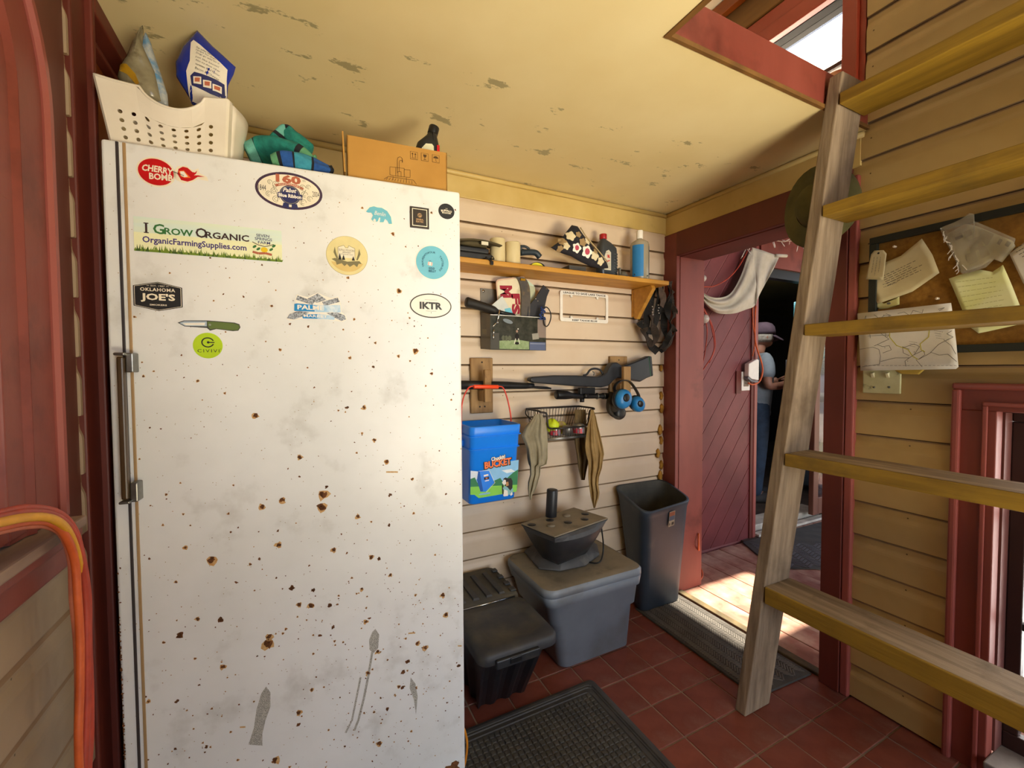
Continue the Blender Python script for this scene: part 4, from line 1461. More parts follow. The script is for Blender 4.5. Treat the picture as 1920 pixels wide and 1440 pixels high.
for k in range(10):
    F.line(BRN, [fd(727 + k * 5, 333 + k * .7), fd(724 + k * 5.4, 337 + k * .9)], .0011, .0008)
mb.build('faucet_drawing', cb)['kind'] = 'stuff'
# oil bottle behind the box
d = .175
bo = thing('oil_bottle', 'black bottle with a pale label behind the cardboard box on the freezer', 'bottle', f3(fr(800, 300, d)[0], d, FH), FA)
ctr = f3(fr(802, 300, d)[0], d, FH)
zs = fr(800, 280, d)[1] - FH
hsh, hne, hca = fr(805, 262, d)[1], fr(813, 258, d)[1], fr(820, 242, d)[1]
wl = (fr(825, 280, d)[0] - fr(781, 280, d)[0]) / 2
Mx = Matrix.Translation((0, 0, 0))
b = MB(BLACK)
b.loft([rrect(2 * wl, .06, .02, 0), rrect(2 * wl, .06, .02, zs - .01), rrect(2 * wl * .9, .056, .02, zs + .012, cx=.004), rrect(2 * wl * .45, .044, .018, hne - FH, cx=.016), rrect(.030, .030, .0149, hne - FH + .012, cx=.020)], M=None)
b.build('body', bo, local=True)
b = MB(BLACK_C).cyl((.019, 0, hne - FH + .008), (.026, 0, hca - FH + .004), .0165, 18)
b.build('cap', bo, local=True, bev=.002)
b = MB(plain('pale_green_label', '#d9d8b8'))
zz = zs - .002
b.prism([(-wl * .55, -.0305, zz - .07), (wl * .45, -.0305, zz - .07), (wl * .45, -.0305, zz), (wl * .30, -.0305, zz + .006), (-wl * .2, -.0305, zz + .004), (-wl * .55, -.0305, zz - .012)], (0, -.001, 0))
b.build('label', bo, local=True)
MB(CRIMSON).box((wl * .72, -.031, zz - .06), (wl * .95, -.0296, zz + .006)).build('red_mark', bo, local=True)

# ------------------------------------------------------------------ back wall: shelf and what stands on it
YF = YB - .017                      # face of the siding boards
PINE = mat('varnished_pine', '#c79135', '#ab7524', scale=5, rough=.5, stretch=(.6, 5, 5), dirt='#6b4413', dscale=9, dlo=.6, dhi=.85, bump=.06)
SH0, SH1 = 1.700, 1.7215
sx1 = at(1255, 524, 'Y', 1.632).x
shelf = thing('wall_shelf', 'long honey coloured pine wall shelf on two wooden brackets', 'shelf', (1.1, YF, SH0))
MB(PINE).box((.40, 1.632, SH0), (sx1, YF - .001, SH1)).build('board', shelf, bev=.004)
for X0 in (.555, 1.625):
    br = MB(PINE).box((X0 + .001, YF - .020, SH0 - .15), (X0 + .023, YF, SH0 - .001)).box((X0 + .0, YF - .022, SH1 + .001), (X0 + .034, YF, SH1 + .085)).build('bracket_cleat', shelf, bev=.002)
    MB(PINE).prism([(X0, YF - .021, SH0 - .001), (X0, 1.665, SH0 - .001), (X0, 1.655, SH0 - .020), (X0, YF - .060, SH0 - .140), (X0, YF - .045, SH0 - .165), (X0, YF - .021, SH0 - .158)], (.024, 0, 0)).build('bracket_brace', shelf, bev=.002)
for px, py in ((1190, 514.5), (1214, 517)):
    p = at(px, py, 'Y', 1.631)
    MB(BLACK_C).cyl((p.x, 1.633, p.z), (p.x, 1.6305, p.z), .0035, 10).build('screw_head', shelf)
YS = 1.70
def X(px, Y=YS, py=480):
    return at(px, py, 'Y', Y).x
def Z(py, px, Y=YS):
    return at(px, py, 'Y', Y).z
# motor oil bottle
x0, x1, zt, zc = X(1121, YS + .03), X(1153, YS + .03), Z(447, 1136, YS + .03), Z(436, 1130, YS + .03)
ob = thing('motor_oil_bottle', 'dark grey motor oil bottle with red cap on the pine shelf', 'bottle', ((x0 + x1) / 2, YS + .03, SH1))
DGREY = mat('dark_grey_bottle', '#3d4145', '#33373b', scale=6, rough=.32)
hb, wb = zt - SH1 - .012, x1 - x0
b = MB(DGREY).loft([rrect(wb * .94, .052, .018, 0), rrect(wb, .056, .02, .008), rrect(wb, .056, .02, hb - .050), rrect(wb * .96, .054, .02, hb - .036), rrect(wb * .66, .046, .018, hb - .014, cx=-wb * .12), rrect(.034, .034, .0169, hb, cx=-wb * .2), rrect(.030, .030, .0149, hb + .006, cx=-wb * .2)])
b.build('body', ob, local=True)
b = MB(DGREY)
for k in range(8):
    zz = .02 + k * .014
    b.loft([rrect(wb * .36, .0575, .016, zz, cx=wb * .335), rrect(wb * .36, .0615, .018, zz + .004, cx=wb * .335), rrect(wb * .36, .0575, .016, zz + .008, cx=wb * .335)])
gr = b.build('grip_rings', ob, local=True)
gr['kind'] = 'stuff'
b = MB(mat('oil_cap_red', '#a8181c', '#8f1216', scale=8, rough=.4)).cyl((-wb * .2, 0, hb + .004), (-wb * .2, 0, hb + .030), .0185, 20)
b.build('cap', ob, local=True, bev=.003)
mb = MB()
F = Face(mb, (-wb * .14, -.0285, hb * .45), (1, 0, 0), (0, 0, 1))
F.poly(plain('label_cream', '#cfc8b4'), [(-.022, -.048), (.020, -.048), (.020, .040), (.006, .052), (-.010, .044), (-.020, .020)], .0004)
F.text(CRIMSON, 'OIL', .004, .020, .0010, h=.016, w=.018, bold=.06)
F.rect(CRIMSON, .0, -.004, .026, .004, .001, R(14))
for k in range(5):
    F.rect(GREYG, 0, -.014 - k * .006, .030, .0016, .001)
F.text(INK, 'MOTOR', -.006, .037, .001, w=.015)
mb.build('label', ob, local=True)
# clear bottle with blue label
x0, x1, zt, zc = X(1186), X(1212), Z(449, 1196), Z(432, 1196)
wb = (x1 - x0) / 2
wbt = thing('clear_bottle', 'clear plastic bottle with blue label and white cap at the shelf\'s right end', 'bottle', ((x0 + x1) / 2, YS, SH1))
CLEARP = mat('cloudy_clear_plastic', '#b7ad97', '#a99f88', scale=5, rough=.18, alpha=.72)
hb = zt - SH1
MB(CLEARP).lathe([(wb * .95, 0), (wb, .006), (wb, hb - .028), (wb * .9, hb - .016), (wb * .5, hb - .004), (.0135, hb), (.0135, hb + .006)], 24).build('body', wbt, local=True)
MB(WHITE).cyl((0, 0, hb + .003), (0, 0, zc - SH1), .0165, 20).build('cap', wbt, local=True, bev=.002)
BLUEL = plain('bright_blue_label', '#2f7fbf', .4)
b = MB(BLUEL)
def arcband(a0, a1):
    n = 10
    vs = [((wb + .0012) * math.cos(a0 + (a1 - a0) * k / n), (wb + .0012) * math.sin(a0 + (a1 - a0) * k / n), z) for z in (.016, hb - .036) for k in range(n + 1)]
    b.add(vs, [(k, k + 1, n + 2 + k, n + 1 + k) for k in range(n)], True)
arcband(R(180), R(252))
arcband(R(-52), R(10))
b.build('label', wbt, local=True)
# small grey cap / funnel
fx0 = X(1168, 1.69)
fu = thing('small_funnel', 'small dusty grey funnel lying between the two bottles on the shelf', 'funnel', (fx0, 1.69, SH1))
GREYP = mat('dusty_grey_plastic', '#6b675e', '#57534b', scale=12, rough=.6)
MB(GREYP).lathe([(.026, 0), (.026, .012), (.020, .022), (.010, .034), (.0, .036)], 18).build('cone', fu, local=True)
MB(GREYP).box((-.026, -.006, .0), (-.016, .006, .052)).build('tab', fu, local=True, bev=.002)
# floral pouch
d = 1.672
def sp(*pts, Y=1.672):
    return [at(x, y, 'Y', Y) for x, y in pts]
out = dense(sp((1033, 464), (1050, 452), (1060, 437), (1072, 422), (1081, 424), (1098, 447), (1118, 472), (1137, 493), (1140, 503), (1128, 504), (1108, 500), (1090, 492), (1070, 480), (1045, 472)), 4)
FLOR = mat('navy_floral_cloth', '#17161e', '#262228', scale=40, rough=.9)
pz = thing('floral_pouch', 'navy and cream floral fabric pouch tipped over on the pine shelf', 'pouch', (X(1085), d, SH1))
mb = MB(FLOR)
c = pillow(mb, out, (0, -1, 0), .030, wob=.005, seed=3)
mb.build('pouch', pz)
mb = MB()
F = Puffed(mb, c, (1, 0, 0), (0, 0, 1), out, .030)
PINKF = plain('pink_petal', '#b8495c', .9)
CRF = plain('cream_petal', '#d8c9a6', .9)
TNF = plain('tan_leaf', '#9c8159', .9)
for px, py, r_, m in ((1065, 445, 8, CRF), (1051, 455, 7, TNF), (1056, 464, 6, CRF), (1074, 468, 8, WHITE), (1093, 475, 10, WHITE), (1085, 458, 7, TNF), (1108, 482, 8, CRF), (1120, 492, 7, CRF), (1046, 468, 5, TNF), (1095, 455, 6, CRF), (1110, 474, 5, TNF), (1078, 443, 5, TNF)):
    p = at(px, py, 'Y', 1.672)
    xx, yy = p.x - c.x, p.z - c.z
    rr = r_ * .0031
    n = 20
    F.fill(m, [(xx + rr * (.86 + .14 * math.cos(5 * t)) * math.cos(t), yy + rr * (.86 + .14 * math.cos(5 * t)) * math.sin(t)) for t in (2 * PI * k / n for k in range(n))], .005, 1)
    if m is WHITE:
        F.fill(PINKF, [(xx + rr * .45 * math.cos(t), yy + rr * .5 * math.sin(t)) for t in (2 * PI * k / 8 for k in range(8))], .0062, 1)
fp_ = mb.build('flower_print', pz)
fp_['kind'] = 'stuff'
MB(plain('tan_piping', '#b59f74', .8)).tube([Vector(p) + Vector((0, -.030, 0)) for p in sp((1081, 430), (1092, 447), (1112, 470), (1132, 494))], .0028, 6).build('zip_piping', pz)
# low dark box under the pouch
x0, x1 = X(1056, 1.70), X(1087, 1.70)
gb = thing('low_box', 'low flat dark grey box under the floral pouch on the shelf', 'box', ((x0 + x1) / 2, 1.67, SH1))
MB(mat('charcoal_card', '#3e3b38', '#322f2c', scale=9, rough=.7)).box((-(x1 - x0) / 2, -.02, 0), ((x1 - x0) / 2, .06, .022)).build('box_body', gb, local=True, bev=.002)
MB(mat('charcoal_card_lid', '#4a4743', '#3b3835', scale=9, rough=.7)).box((-(x1 - x0) / 2 - .001, -.021, .017), ((x1 - x0) / 2 + .001, .061, .024)).build('lid', gb, local=True, bev=.002)
# tape measure
x0, x1 = X(992, 1.69), X(1019, 1.69)
tm = thing('tape_measure', 'black and yellow tape measure lying on the pine shelf beside the pouch', 'tape measure', ((x0 + x1) / 2, 1.69, SH1))
r_ = (x1 - x0) / 2
MB(BLACK).prism([(r_ * 1.08 * math.cos(PI * k / 14), -.018, r_ * .72 * math.sin(PI * k / 14)) for k in range(15)], (0, .04, 0)).build('case', tm, local=True, bev=.003)
MB(plain('tape_yellow', '#dcd42a')).prism([(-r_ * .2 + r_ * .86 * math.cos(PI * k / 14), -.019, .002 + r_ * .52 * math.sin(PI * k / 14)) for k in range(15)], (0, -.003, 0)).build('yellow_side', tm, local=True)
# blue black handle tool
ht = thing('hand_tool', 'dark blue tool with looped handle lying behind the yellow tape measure', 'tool', (X(1000, 1.75), 1.75, SH1))
BLUEK = mat('dark_slate_blue', '#24333f', '#1a262f', scale=8, rough=.5)
MB(BLUEK).tube(bezier(sp((976, 462), (984, 462), (991, 466), (991, 470), (984, 470), (976, 467), (976, 462), Y=1.75), 5), .006, 8).build('handle_loop', ht)
MB(BLUEK).tube(bezier(sp((976, 474), (990, 473), (1004, 474), (1012, 482), Y=1.75), 5), .014, 10, rs=None).build('grip', ht)
# two cream candles
WAXC = mat('cream_wax', '#d9caa0', '#cdbb8b', scale=6, rough=.5)
for k, (px0, px1, py, lab) in enumerate(((919.5, 946, 449, 'taller cream wax candle beside the black case on the shelf'), (947.5, 974, 456, 'shorter cream wax candle with a chipped rim on the shelf'))):
    x0, x1, zt = X(px0, 1.69), X(px1, 1.69), Z(py, (px0 + px1) / 2, 1.69)
    cd = thing('candle', lab, 'candle', ((x0 + x1) / 2, 1.69, SH1), 0, 'cream candles on the shelf')
    r_ = (x1 - x0) / 2
    h = zt - SH1
    MB(WAXC).lathe([(r_ * .97, 0), (r_, .003), (r_, h - .002), (r_ * .96, h), (r_ * .85, h), (r_ * .8, h - .008), (0, h - .01)], 24).build('wax', cd, local=True)
    MB(INK).cyl((0, 0, h - .01), (.001, 0, h + .004), .0012, 6).build('wick', cd, local=True)
    if k:
        MB(WAXC).loft([rrect(.018, .014, .004, h - .012, cx=r_ * .62), rrect(.016, .012, .004, h + .010, cx=r_ * .62)]).build('rim_chip', cd, local=True)
# black case with cord, and cap on it
x0, x1 = X(862, 1.70), X(915, 1.70)
bc = thing('black_case', 'flat black plastic case with dangling toggle cord at the shelf\'s left end', 'case', ((x0 + x1) / 2, 1.70, SH1))
w2 = (x1 - x0) / 2
MB(BLACK).box((-w2 - .04, -.045, 0), (w2, .06, .030)).build('lower_shell', bc, local=True, bev=.006)
MB(plain('slate_black', '#26272b', .5)).box((-w2 - .04, -.042, .031), (w2 - .012, .058, .052)).build('upper_shell', bc, local=True, bev=.006)
cordp = sp((905, 474), (915, 484), (921, 491), Y=1.625)
MB(BLACK_T).tube(bezier([Vector((x1 - .05, 1.66, SH1 + .004)), Vector((x1 - .035, 1.629, SH1 + .006)), at(911, 482, 'Y', 1.626), at(920, 490, 'Y', 1.626)], 6), .0022, 6).build('cord', bc)
MB(BLACK_T).tube(bezier([Vector((x1 - .012, 1.66, SH1 + .012)), Vector((x1 - .004, 1.629, SH1 + .004)), at(922, 480, 'Y', 1.626), at(921, 490, 'Y', 1.626)], 6), .0022, 6).build('cord', bc)
p = at(922, 493, 'Y', 1.626)
MB(BLACK_C).box((p.x - .007, p.y - .005, p.z - .008), (p.x + .007, p.y + .005, p.z + .008)).build('cord_toggle', bc, bev=.002)
vz = SH1 + .0575
vs_ = thing('sun_visor', 'dusty olive brown cap with curved brim lying on the black case', 'cap', (X(895, 1.68), 1.68, vz))
OLIVEC = mat('dusty_olive_cloth', '#5d5237', '#4b4129', scale=14, rough=.9)
b = MB(OLIVEC)
ctr = X(900, 1.68) - X(895, 1.68)
def brim(a, c):
    x = (a - .5) * .20
    y = -.05 + .09 * c
    return Vector((ctr - .02 + x, y, .018 - 1.2 * x * x + .006 * c))
b.grid(brim, 12, 4)
b.build('brim', vs_, local=True, solid=.004)
b = MB(OLIVEC)
b.loft([[(ctr - .03 + .065 * q_ * math.cos(2 * PI * k / 16), .012 + .046 * q_ * math.sin(2 * PI * k / 16), .004 + .026 * math.sqrt(1 - q_ * q_)) for k in range(16)] for q_ in (1, .95, .8, .5, .15)])
b.build('crown', vs_, local=True)
MB(plain('pale_tag', '#d8d2bc')).box((ctr - .015, -.054, -.002), (ctr + .015, -.050, .012)).build('tag', vs_, local=True)

# ------------------------------------------------------------------ number plate frame
YP = YF - .001
o0, o1 = at(1049, 545.5, 'Y', YP), at(1139, 606, 'Y', YP)
zT, zB = (at(1049, 545.5, 'Y', YP).z + at(1139, 552, 'Y', YP).z) / 2, (at(1049, 602.5, 'Y', YP).z + at(1139, 606.5, 'Y', YP).z) / 2
pf = thing('plate_frame', 'white plastic number plate frame with lake lettering hung on the siding', 'frame', ((o0.x + o1.x) / 2, YP, zB))
wp, hp = o1.x - o0.x, zT - zB
IVORY = plain('white_frame_plastic', '#ece6da', .4)
def ringpts(w_, h_, r_, cy):
    return [(x, 0, cy + y) for x, y, _ in rrect(w_, h_, r_, 0, 5)]
outer, inner = ringpts(wp, hp, .012, hp / 2), ringpts(wp - .030, hp - .036, .006, hp / 2)
b = MB(IVORY)
n = len(outer)
for y0, s in ((-.006, 1), (0, -1)):
    vs = [(x, y0, z) for x, _, z in outer] + [(x, y0, z) for x, _, z in inner]
    fs = [(k, (k + 1) % n, n + (k + 1) % n, n + k) for k in range(n)]
    b.add(vs, fs, False)
b.loft([[(x, 0, z) for x, _, z in outer], [(x, -.006, z) for x, _, z in outer]], True, False, False, False)
b.loft([[(x, -.006, z) for x, _, z in inner], [(x, 0, z) for x, _, z in inner]], True, False, False, False)
b.build('frame_ring', pf, local=True, weld=1e-5)
for sx in (-1, 1):
    for zz in (hp - .022, .022):
        b = MB(IVORY).cyl((sx * wp * .27, -.005, zz), (sx * wp * .27, 0, zz), .0075, 12)
        b.build('screw_tab', pf, local=True)
mb = MB()
F = Face(mb, (0, -.006, 0), (1, 0, 0), (0, 0, 1))
F.text(INK, 'LEAGUE TO SAVE LAKE TAHOE', 0, hp - .0085, .0004, w=wp * .88, h=.0095, bold=.03)
F.text(INK, 'KEEP TAHOE BLUE', 0, .0085, .0004, w=wp * .52, h=.0085, bold=.03)
lt = mb.build('lettering', pf, local=True)
lt['kind'] = 'stuff'

# ------------------------------------------------------------------ wall pocket full of oddments
yb_, yf_ = YF - .002, 1.715
hx0 = at(901, 600, 'Y', yb_).x
hx1 = at(1023, 600, 'Y', yf_).x
gx0 = at(919, 600, 'Y', yf_).x
hzt, hzb = at(905, 541, 'Y', yb_).z, at(901, 654, 'Y', yb_).z
gzt, gzb = at(970, 592.5, 'Y', yf_).z, at(970, 656.5, 'Y', yf_).z
wp_ = thing('wall_pocket', 'clear acrylic wall pocket with a lawn photograph in front, hung on the siding', 'holder', (.9, yb_, hzb))
ACR = mat('smoky_acrylic', '#6f6a5c', '#5a564a', scale=5, rough=.15, alpha=.55)
MB(mat('grey_back_plate', '#7d766a', '#6a6357', scale=7, rough=.5)).box((hx0, yb_ - .003, hzb), (hx1 - .01, yb_, hzt)).build('back_plate', wp_)
MB(ACR).prism([(hx0, yb_ - .003, hzb), (hx0, yb_ - .003, gzt + .02), (gx0, yf_, gzt), (gx0, yf_, gzb)], (.003, 0, 0)).build('side_wall', wp_)
MB(ACR).prism([(hx1 - .012, yb_ - .003, hzb), (hx1 - .012, yb_ - .003, gzt + .02), (hx1 - .003, yf_, gzt), (hx1 - .003, yf_, gzb)], (.003, 0, 0)).build('side_wall', wp_)
MB(ACR).prism([(hx0, yb_ - .003, hzb), (hx1 - .012, yb_ - .003, hzb), (hx1, yf_, gzb), (gx0, yf_, gzb)], (0, 0, .003)).build('bottom', wp_)
MB(mat('photo_dark_trees', '#3d3f36', '#23251f', scale=30, rough=.2)).box((gx0, yf_ - .003, gzb), (hx1, yf_, gzt)).build('front_pane', wp_)
mb = MB()
gw, gh = hx1 - gx0, gzt - gzb
F = Face(mb, (gx0, yf_ - .003, gzb), (1, 0, 0), (0, 0, 1))
LAWN = mat('photo_lawn', '#7d9265', '#94a67e', scale=60, rough=.2)
F.poly(LAWN, [(gw * .15, .004), (gw * .68, .004), (gw * .68, gh * .26), (gw * .5, gh * .30), (gw * .15, gh * .26)], .0004)
F.rect(plain('photo_grey', '#4d4c47', .2), gw * .075, gh * .25, gw * .14, gh * .46, .0004)
F.rect(plain('photo_blue_panel', '#5d6786', .2), gw * .84, gh * .13, gw * .30, gh * .24, .0004)
F.rect(plain('photo_blue_line', '#aeb4c4', .2), gw * .84, gh * .20, gw * .28, .002, .0008)
F.rect(plain('photo_pale', '#9b978c', .2), gw * .80, gh * .42, gw * .12, gh * .18, .0004, R(8))
F.rect(plain('photo_pinkish', '#8c7d74', .2), gw * .92, gh * .66, gw * .16, gh * .55, .0003)
DK = plain('photo_figure', '#1d1b1a', .2)
F.ell(DK, gw * .46, gh * .40, .010, .014, .0008, 16)
F.ell(plain('photo_skin', '#a58474', .2), gw * .46, gh * .55, .005, .006, .0010, 12)
F.rect(WHITE, gw * .48, gh * .62, .006, .004, .0010)
for sx in (-1, 1):
    F.line(WHITE, [(gw * .46 + sx * .007, gh * .34), (gw * .46 + sx * .013, gh * .18)], .0028, .001)
F.ell(DK, gw * .46, gh * .2, .012, .006, .0008, 14)
F.ell(plain('photo_glare', '#7d8891', .2), gw * .30, gh * .83, .025, .009, .0008, 16, R(-15))
for xx in (.22, .27, .33):
    F.ell(plain('photo_shrub', '#5d6150', .2), gw * xx, gh * .34, .009, .012, .0006, 12)
mb.build('photograph', wp_)
MB(WHITE).box((gx0, yf_ - .0036, gzt - .0025), (hx1, yf_, gzt)).build('rim', wp_)
p = at(906, 546, 'Y', yb_ - .003)
MB(CHROME).cyl((p.x, p.y, p.z), (p.x, p.y - .003, p.z), .006, 12).build('screw', wp_)
p = at(908, 605, 'Y', yb_ - .004)
MB(BLACK_C).box((p.x - .010, p.y - .003, p.z - .03), (p.x + .010, p.y, p.z + .04)).build('slot', wp_, bev=.009)
MB(plain('pale_sticker', '#c5bd84')).box((p.x - .010, p.y - .004, p.z - .052), (p.x + .010, p.y, p.z - .030)).build('price_tag', wp_)
# enamel sign inside
ym = 1.765
sg = thing('metal_sign', 'cream metal sign with red sideways letters standing in the wall pocket', 'sign', (at(955, 600, 'Y', ym).x, ym, gzt - .06))
q4 = sp((930, 529), (932, 525), (936, 523.5), (976, 518.5), (983, 519), (986, 524), (988, 600), (936, 604), Y=ym)
CREAMS = mat('cream_enamel_sign', '#e6dcc0', '#dccfa8', scale=8, rough=.35, dirt='#8a7d3e', dscale=14, dlo=.58, dhi=.75)
MB(plain('pinkish_border', '#d8b69c', .4)).prism(q4, (0, .003, 0)).build('plate', sg)
c = at(958, 560, 'Y', ym)
mb = MB(CREAMS)
mb.prism([Vector(p) * .93 + c * .07 + Vector((0, -.0012, 0)) for p in q4], (0, .001, 0))
mb.build('enamel_face', sg)
mb = MB()
F = Face(mb, (c.x, ym - .0014, c.z), (1, 0, 0), (0, 0, 1))
MAR = plain('maroon_letter', '#9c1f33', .35)
for t, px, py, h_, w_ in (('M', 949, 547, .062, .055), ('F', 967, 561, .042, .050), ('S', 967, 580, .042, .050), ('W', 955, 573, .02, .05)):
    p = at(px, py, 'Y', ym)
    if t != 'W':
        F.text(MAR, t, p.x - c.x, p.z - c.z, .0008, h=h_, w=w_, bold=.06, a=R(-86))
mb.build('lettering', sg)
# brown leather strap, black sheath, card, brush, pliers and cord
LEA = mat('worn_brown_leather', '#4a3a22', '#2e2414', scale=12, rough=.5, dirt='#8c6d1e', dscale=14, dlo=.55, dhi=.72)
def strip(pts, wv, th, m):
    """flat band along pts, half width vector wv per point or one"""
    mb = MB(m)
    rings = []
    for i, p in enumerate(pts):
        p = Vector(p)
        wv_ = Vector(wv[i] if isinstance(wv, list) else wv)
        t = Vector(pts[min(i + 1, len(pts) - 1)]) - Vector(pts[max(i - 1, 0)])
        nn = wv_.cross(t).normalized() * th / 2
        rings.append([p - wv_ - nn, p + wv_ - nn, p + wv_ + nn, p - wv_ + nn])
    mb.loft(rings, True, True, True, False)
    return mb
st_ = thing('leather_strap', 'looped brown leather strap bent over in the wall pocket', 'strap', (at(978, 595, 'Y', 1.755).x, 1.755, gzt - .05))
P = bezier([at(985, 600, 'Y', 1.748), at(986, 560, 'Y', 1.748), at(984, 536, 'Y', 1.75), at(976, 521, 'Y', 1.755), at(966, 520, 'Y', 1.762)], 8)
strip(P, Vector((.020, -.006, .0)), .004, LEA).build('band', st_)
MB(plain('strap_buckle_brass', '#c79a2a', .3, .8)).box((P[-12].x - .012, P[-12].y - .008, P[-12].z - .004), (P[-12].x + .012, P[-12].y - .004, P[-12].z + .006)).build('brass_mark', st_)
kn = thing('knife_sheath', 'black riveted knife sheath leaning to the right in the wall pocket', 'sheath', (at(1000, 595, 'Y', 1.745).x, 1.745, gzt - .04))
q5 = sp((988, 600), (990, 575), (1006, 556), (1019, 534), (1031, 544), (1026, 556), (1022, 575), (1014, 600), Y=1.742)
MB(mat('sheath_black', '#232126', '#19181b', scale=9, rough=.5)).prism(q5, (0, .008, 0)).build('sheath', kn, bev=.002)
for px, py in ((1024, 541.5), (1004.5, 560), (1008.5, 564.5)):
    p = at(px, py, 'Y', 1.741)
    MB(CHROME).cyl((p.x, p.y + .002, p.z), (p.x, p.y - .0015, p.z), .0030, 10).build('rivet', kn)
cdn = thing('paper_card', 'folded pale paper card in front of the metal sign', 'card', (at(950, 590, 'Y', 1.735).x, 1.735, gzt - .03))
MB(plain('pale_card', '#ccd0cc')).prism(sp((921, 573), (942, 555), (963, 592), (964, 602), (932, 602), Y=1.738), (0, .002, 0)).build('card', cdn)
MB(SKYB).prism(sp((946, 579), (957, 577), (962, 588), (950, 590), Y=1.7365), (0, .001, 0)).build('blue_print', cdn)
pb = thing('papers', 'small greenish papers standing behind the leather strap', 'paper', (at(1000, 590, 'Y', 1.775).x, 1.775, gzt - .03))
MB(plain('greenish_paper', '#b9bd9c')).prism(sp((985, 533), (1003, 538), (1006, 600), (988, 600), Y=1.778), (0, .002, 0)).build('sheet', pb)
MB(plain('mint_paper', '#c4d4c0')).prism(sp((984, 526), (990, 526), (1002, 536), (996, 540), Y=1.781), (0, .002, 0)).build('sheet', pb)
bh_ = thing('brush', 'black ribbed brush handle sticking out left of the wall pocket', 'brush', (at(935, 580, 'Y', 1.735).x, 1.735, gzt - .01))
P = [at(x, y, 'Y', 1.735) for x, y in ((873.5, 566), (876, 566.5), (885, 569), (900, 573.5), (915, 578), (926, 582), (934, 585))]
MB(mat('ribbed_black_grip', '#1d1916', '#131110', scale=60, rough=.5, stretch=(6, 1, 1), bump=.4)).tube(P, .02, 14, rs=[.019, .022, .021, .020, .0195, .018, .010]).build('grip', bh_)
P = [at(x, y, 'Y', 1.735) for x, y in ((932, 584), (945, 587), (962, 590.5), (966, 594))]
MB(BLACK_C).tube(P, .008, 10, rs=[.010, .008, .008, .007]).build('shaft', bh_)
pc = thing('carabiner_chain', 'silver clip chain hanging over the wall pocket\'s left front', 'chain', (at(930, 605, 'Y', yf_ - .008).x, yf_ - .008, gzb + .05))
for pts in (((937, 581), (935, 592), (932, 604)), ((933, 602), (933, 607)), ((931, 605), (926, 610), (924, 613)), ((926, 618), (925, 628)), ((925, 628), (925, 636))):
    P = [at(x, y, 'Y', yf_ - .007) for x, y in pts]
    MB(CHROME).tube(P, .0034, 8).build('link', pc)
kl = thing('key_cord', 'blue cord bundle with a black loop on the wall pocket\'s right corner', 'cord', (at(1020, 595, 'Y', yf_ - .008).x, yf_ - .008, gzt))
rg = random.Random(5)
P = []
for k in range(26):
    t = k / 25
    P.append(at(1017 + 5 * math.sin(k * 2.1) + rg.uniform(-2, 2), 577 + 22 * t + 3 * math.cos(k * 1.7), 'Y', yf_ - .008 + .006 * math.sin(k * 1.3)))
MB(plain('blue_cord', '#243a78', .7)).tube(bezier(P, 3), .0022, 6).build('blue_cord', kl)
P = [at(x, y, 'Y', yf_ - .012) for x, y in ((1018, 577), (1025, 576), (1031, 583), (1033, 594), (1030, 606), (1025, 612), (1021, 608), (1019, 596), (1017, 588))]
MB(BLACK_C).tube(bezier(P, 5), .0028, 7).build('black_loop', kl)

# ------------------------------------------------------------------ tangle of dark straps under the shelf's right end
hs = thing('strap_harness', 'tangle of dark brown and black webbing straps hanging under the shelf end', 'straps', (at(1235, 560, 'Y', 1.77).x, 1.77, 1.70))
WEB = [mat('black_webbing', '#191613', '#0f0d0b', scale=40, rough=.85), mat('brown_webbing', '#3a2c20', '#281d14', scale=40, rough=.85), mat('grey_brown_webbing', '#574537', '#43352a', scale=40, rough=.8)]
def hang(pts, Y, hw, m, tw_=0, seg=8):
    P = bezier([at(x, y, 'Y', Y + dy) for x, y, dy in pts], seg)
    ws = []
    for i, p in enumerate(P):
        t = (P[min(i + 1, len(P) - 1)] - P[max(i - 1, 0)]).normalized()
        side = t.cross(Vector((0, 1, 0)))
        side = side.normalized() if side.length > .1 else Vector((1, 0, 0))
        a = tw_ * math.sin(i * .35)
        side = (side * math.cos(a) + Vector((0, 1, 0)) * math.sin(a))
        ws.append(side * hw)
    return strip(P, ws, .004, m)
for pts, Y, hw, m, tw_ in (
        (((1232, 530, 0), (1222, 560, 0), (1213, 600, -.01), (1215, 640, -.01), (1233, 660, 0)), 1.76, .020, WEB[0], .5),
        (((1240, 528, 0), (1246, 570, 0), (1245, 610, 0), (1250, 645, 0), (1236, 658, 0)), 1.75, .018, WEB[0], .7),
        (((1256, 528, 0), (1262, 560, 0), (1268, 600, 0), (1262, 632, 0), (1240, 655, 0)), 1.74, .019, WEB[1], .8),
        (((1228, 533, 0), (1236, 560, 0), (1232, 590, 0), (1224, 620, 0), (1205, 612, 0), (1199, 603, 0)), 1.745, .019, WEB[0], .5),
        (((1236, 531, 0), (1239, 545, 0), (1243, 560, 0), (1240, 575, 0)), 1.73, .020, WEB[2], .3),
        (((1222, 590, 0), (1224, 610, 0), (1230, 630, 0), (1222, 645, 0), (1210, 628, 0), (1207, 615, 0)), 1.735, .020, WEB[1], .6),
        (((1252, 530, 0), (1256, 555, 0), (1252, 585, 0), (1258, 615, 0), (1250, 640, 0), (1238, 652, 0)), 1.725, .016, WEB[0], 1.0),
        (((1262, 545, 0), (1254, 565, 0), (1266, 585, 0), (1256, 605, 0), (1266, 622, 0)), 1.73, .014, WEB[1], 1.2)):
    hang(pts, Y, hw, m, tw_).build('strap', hs)
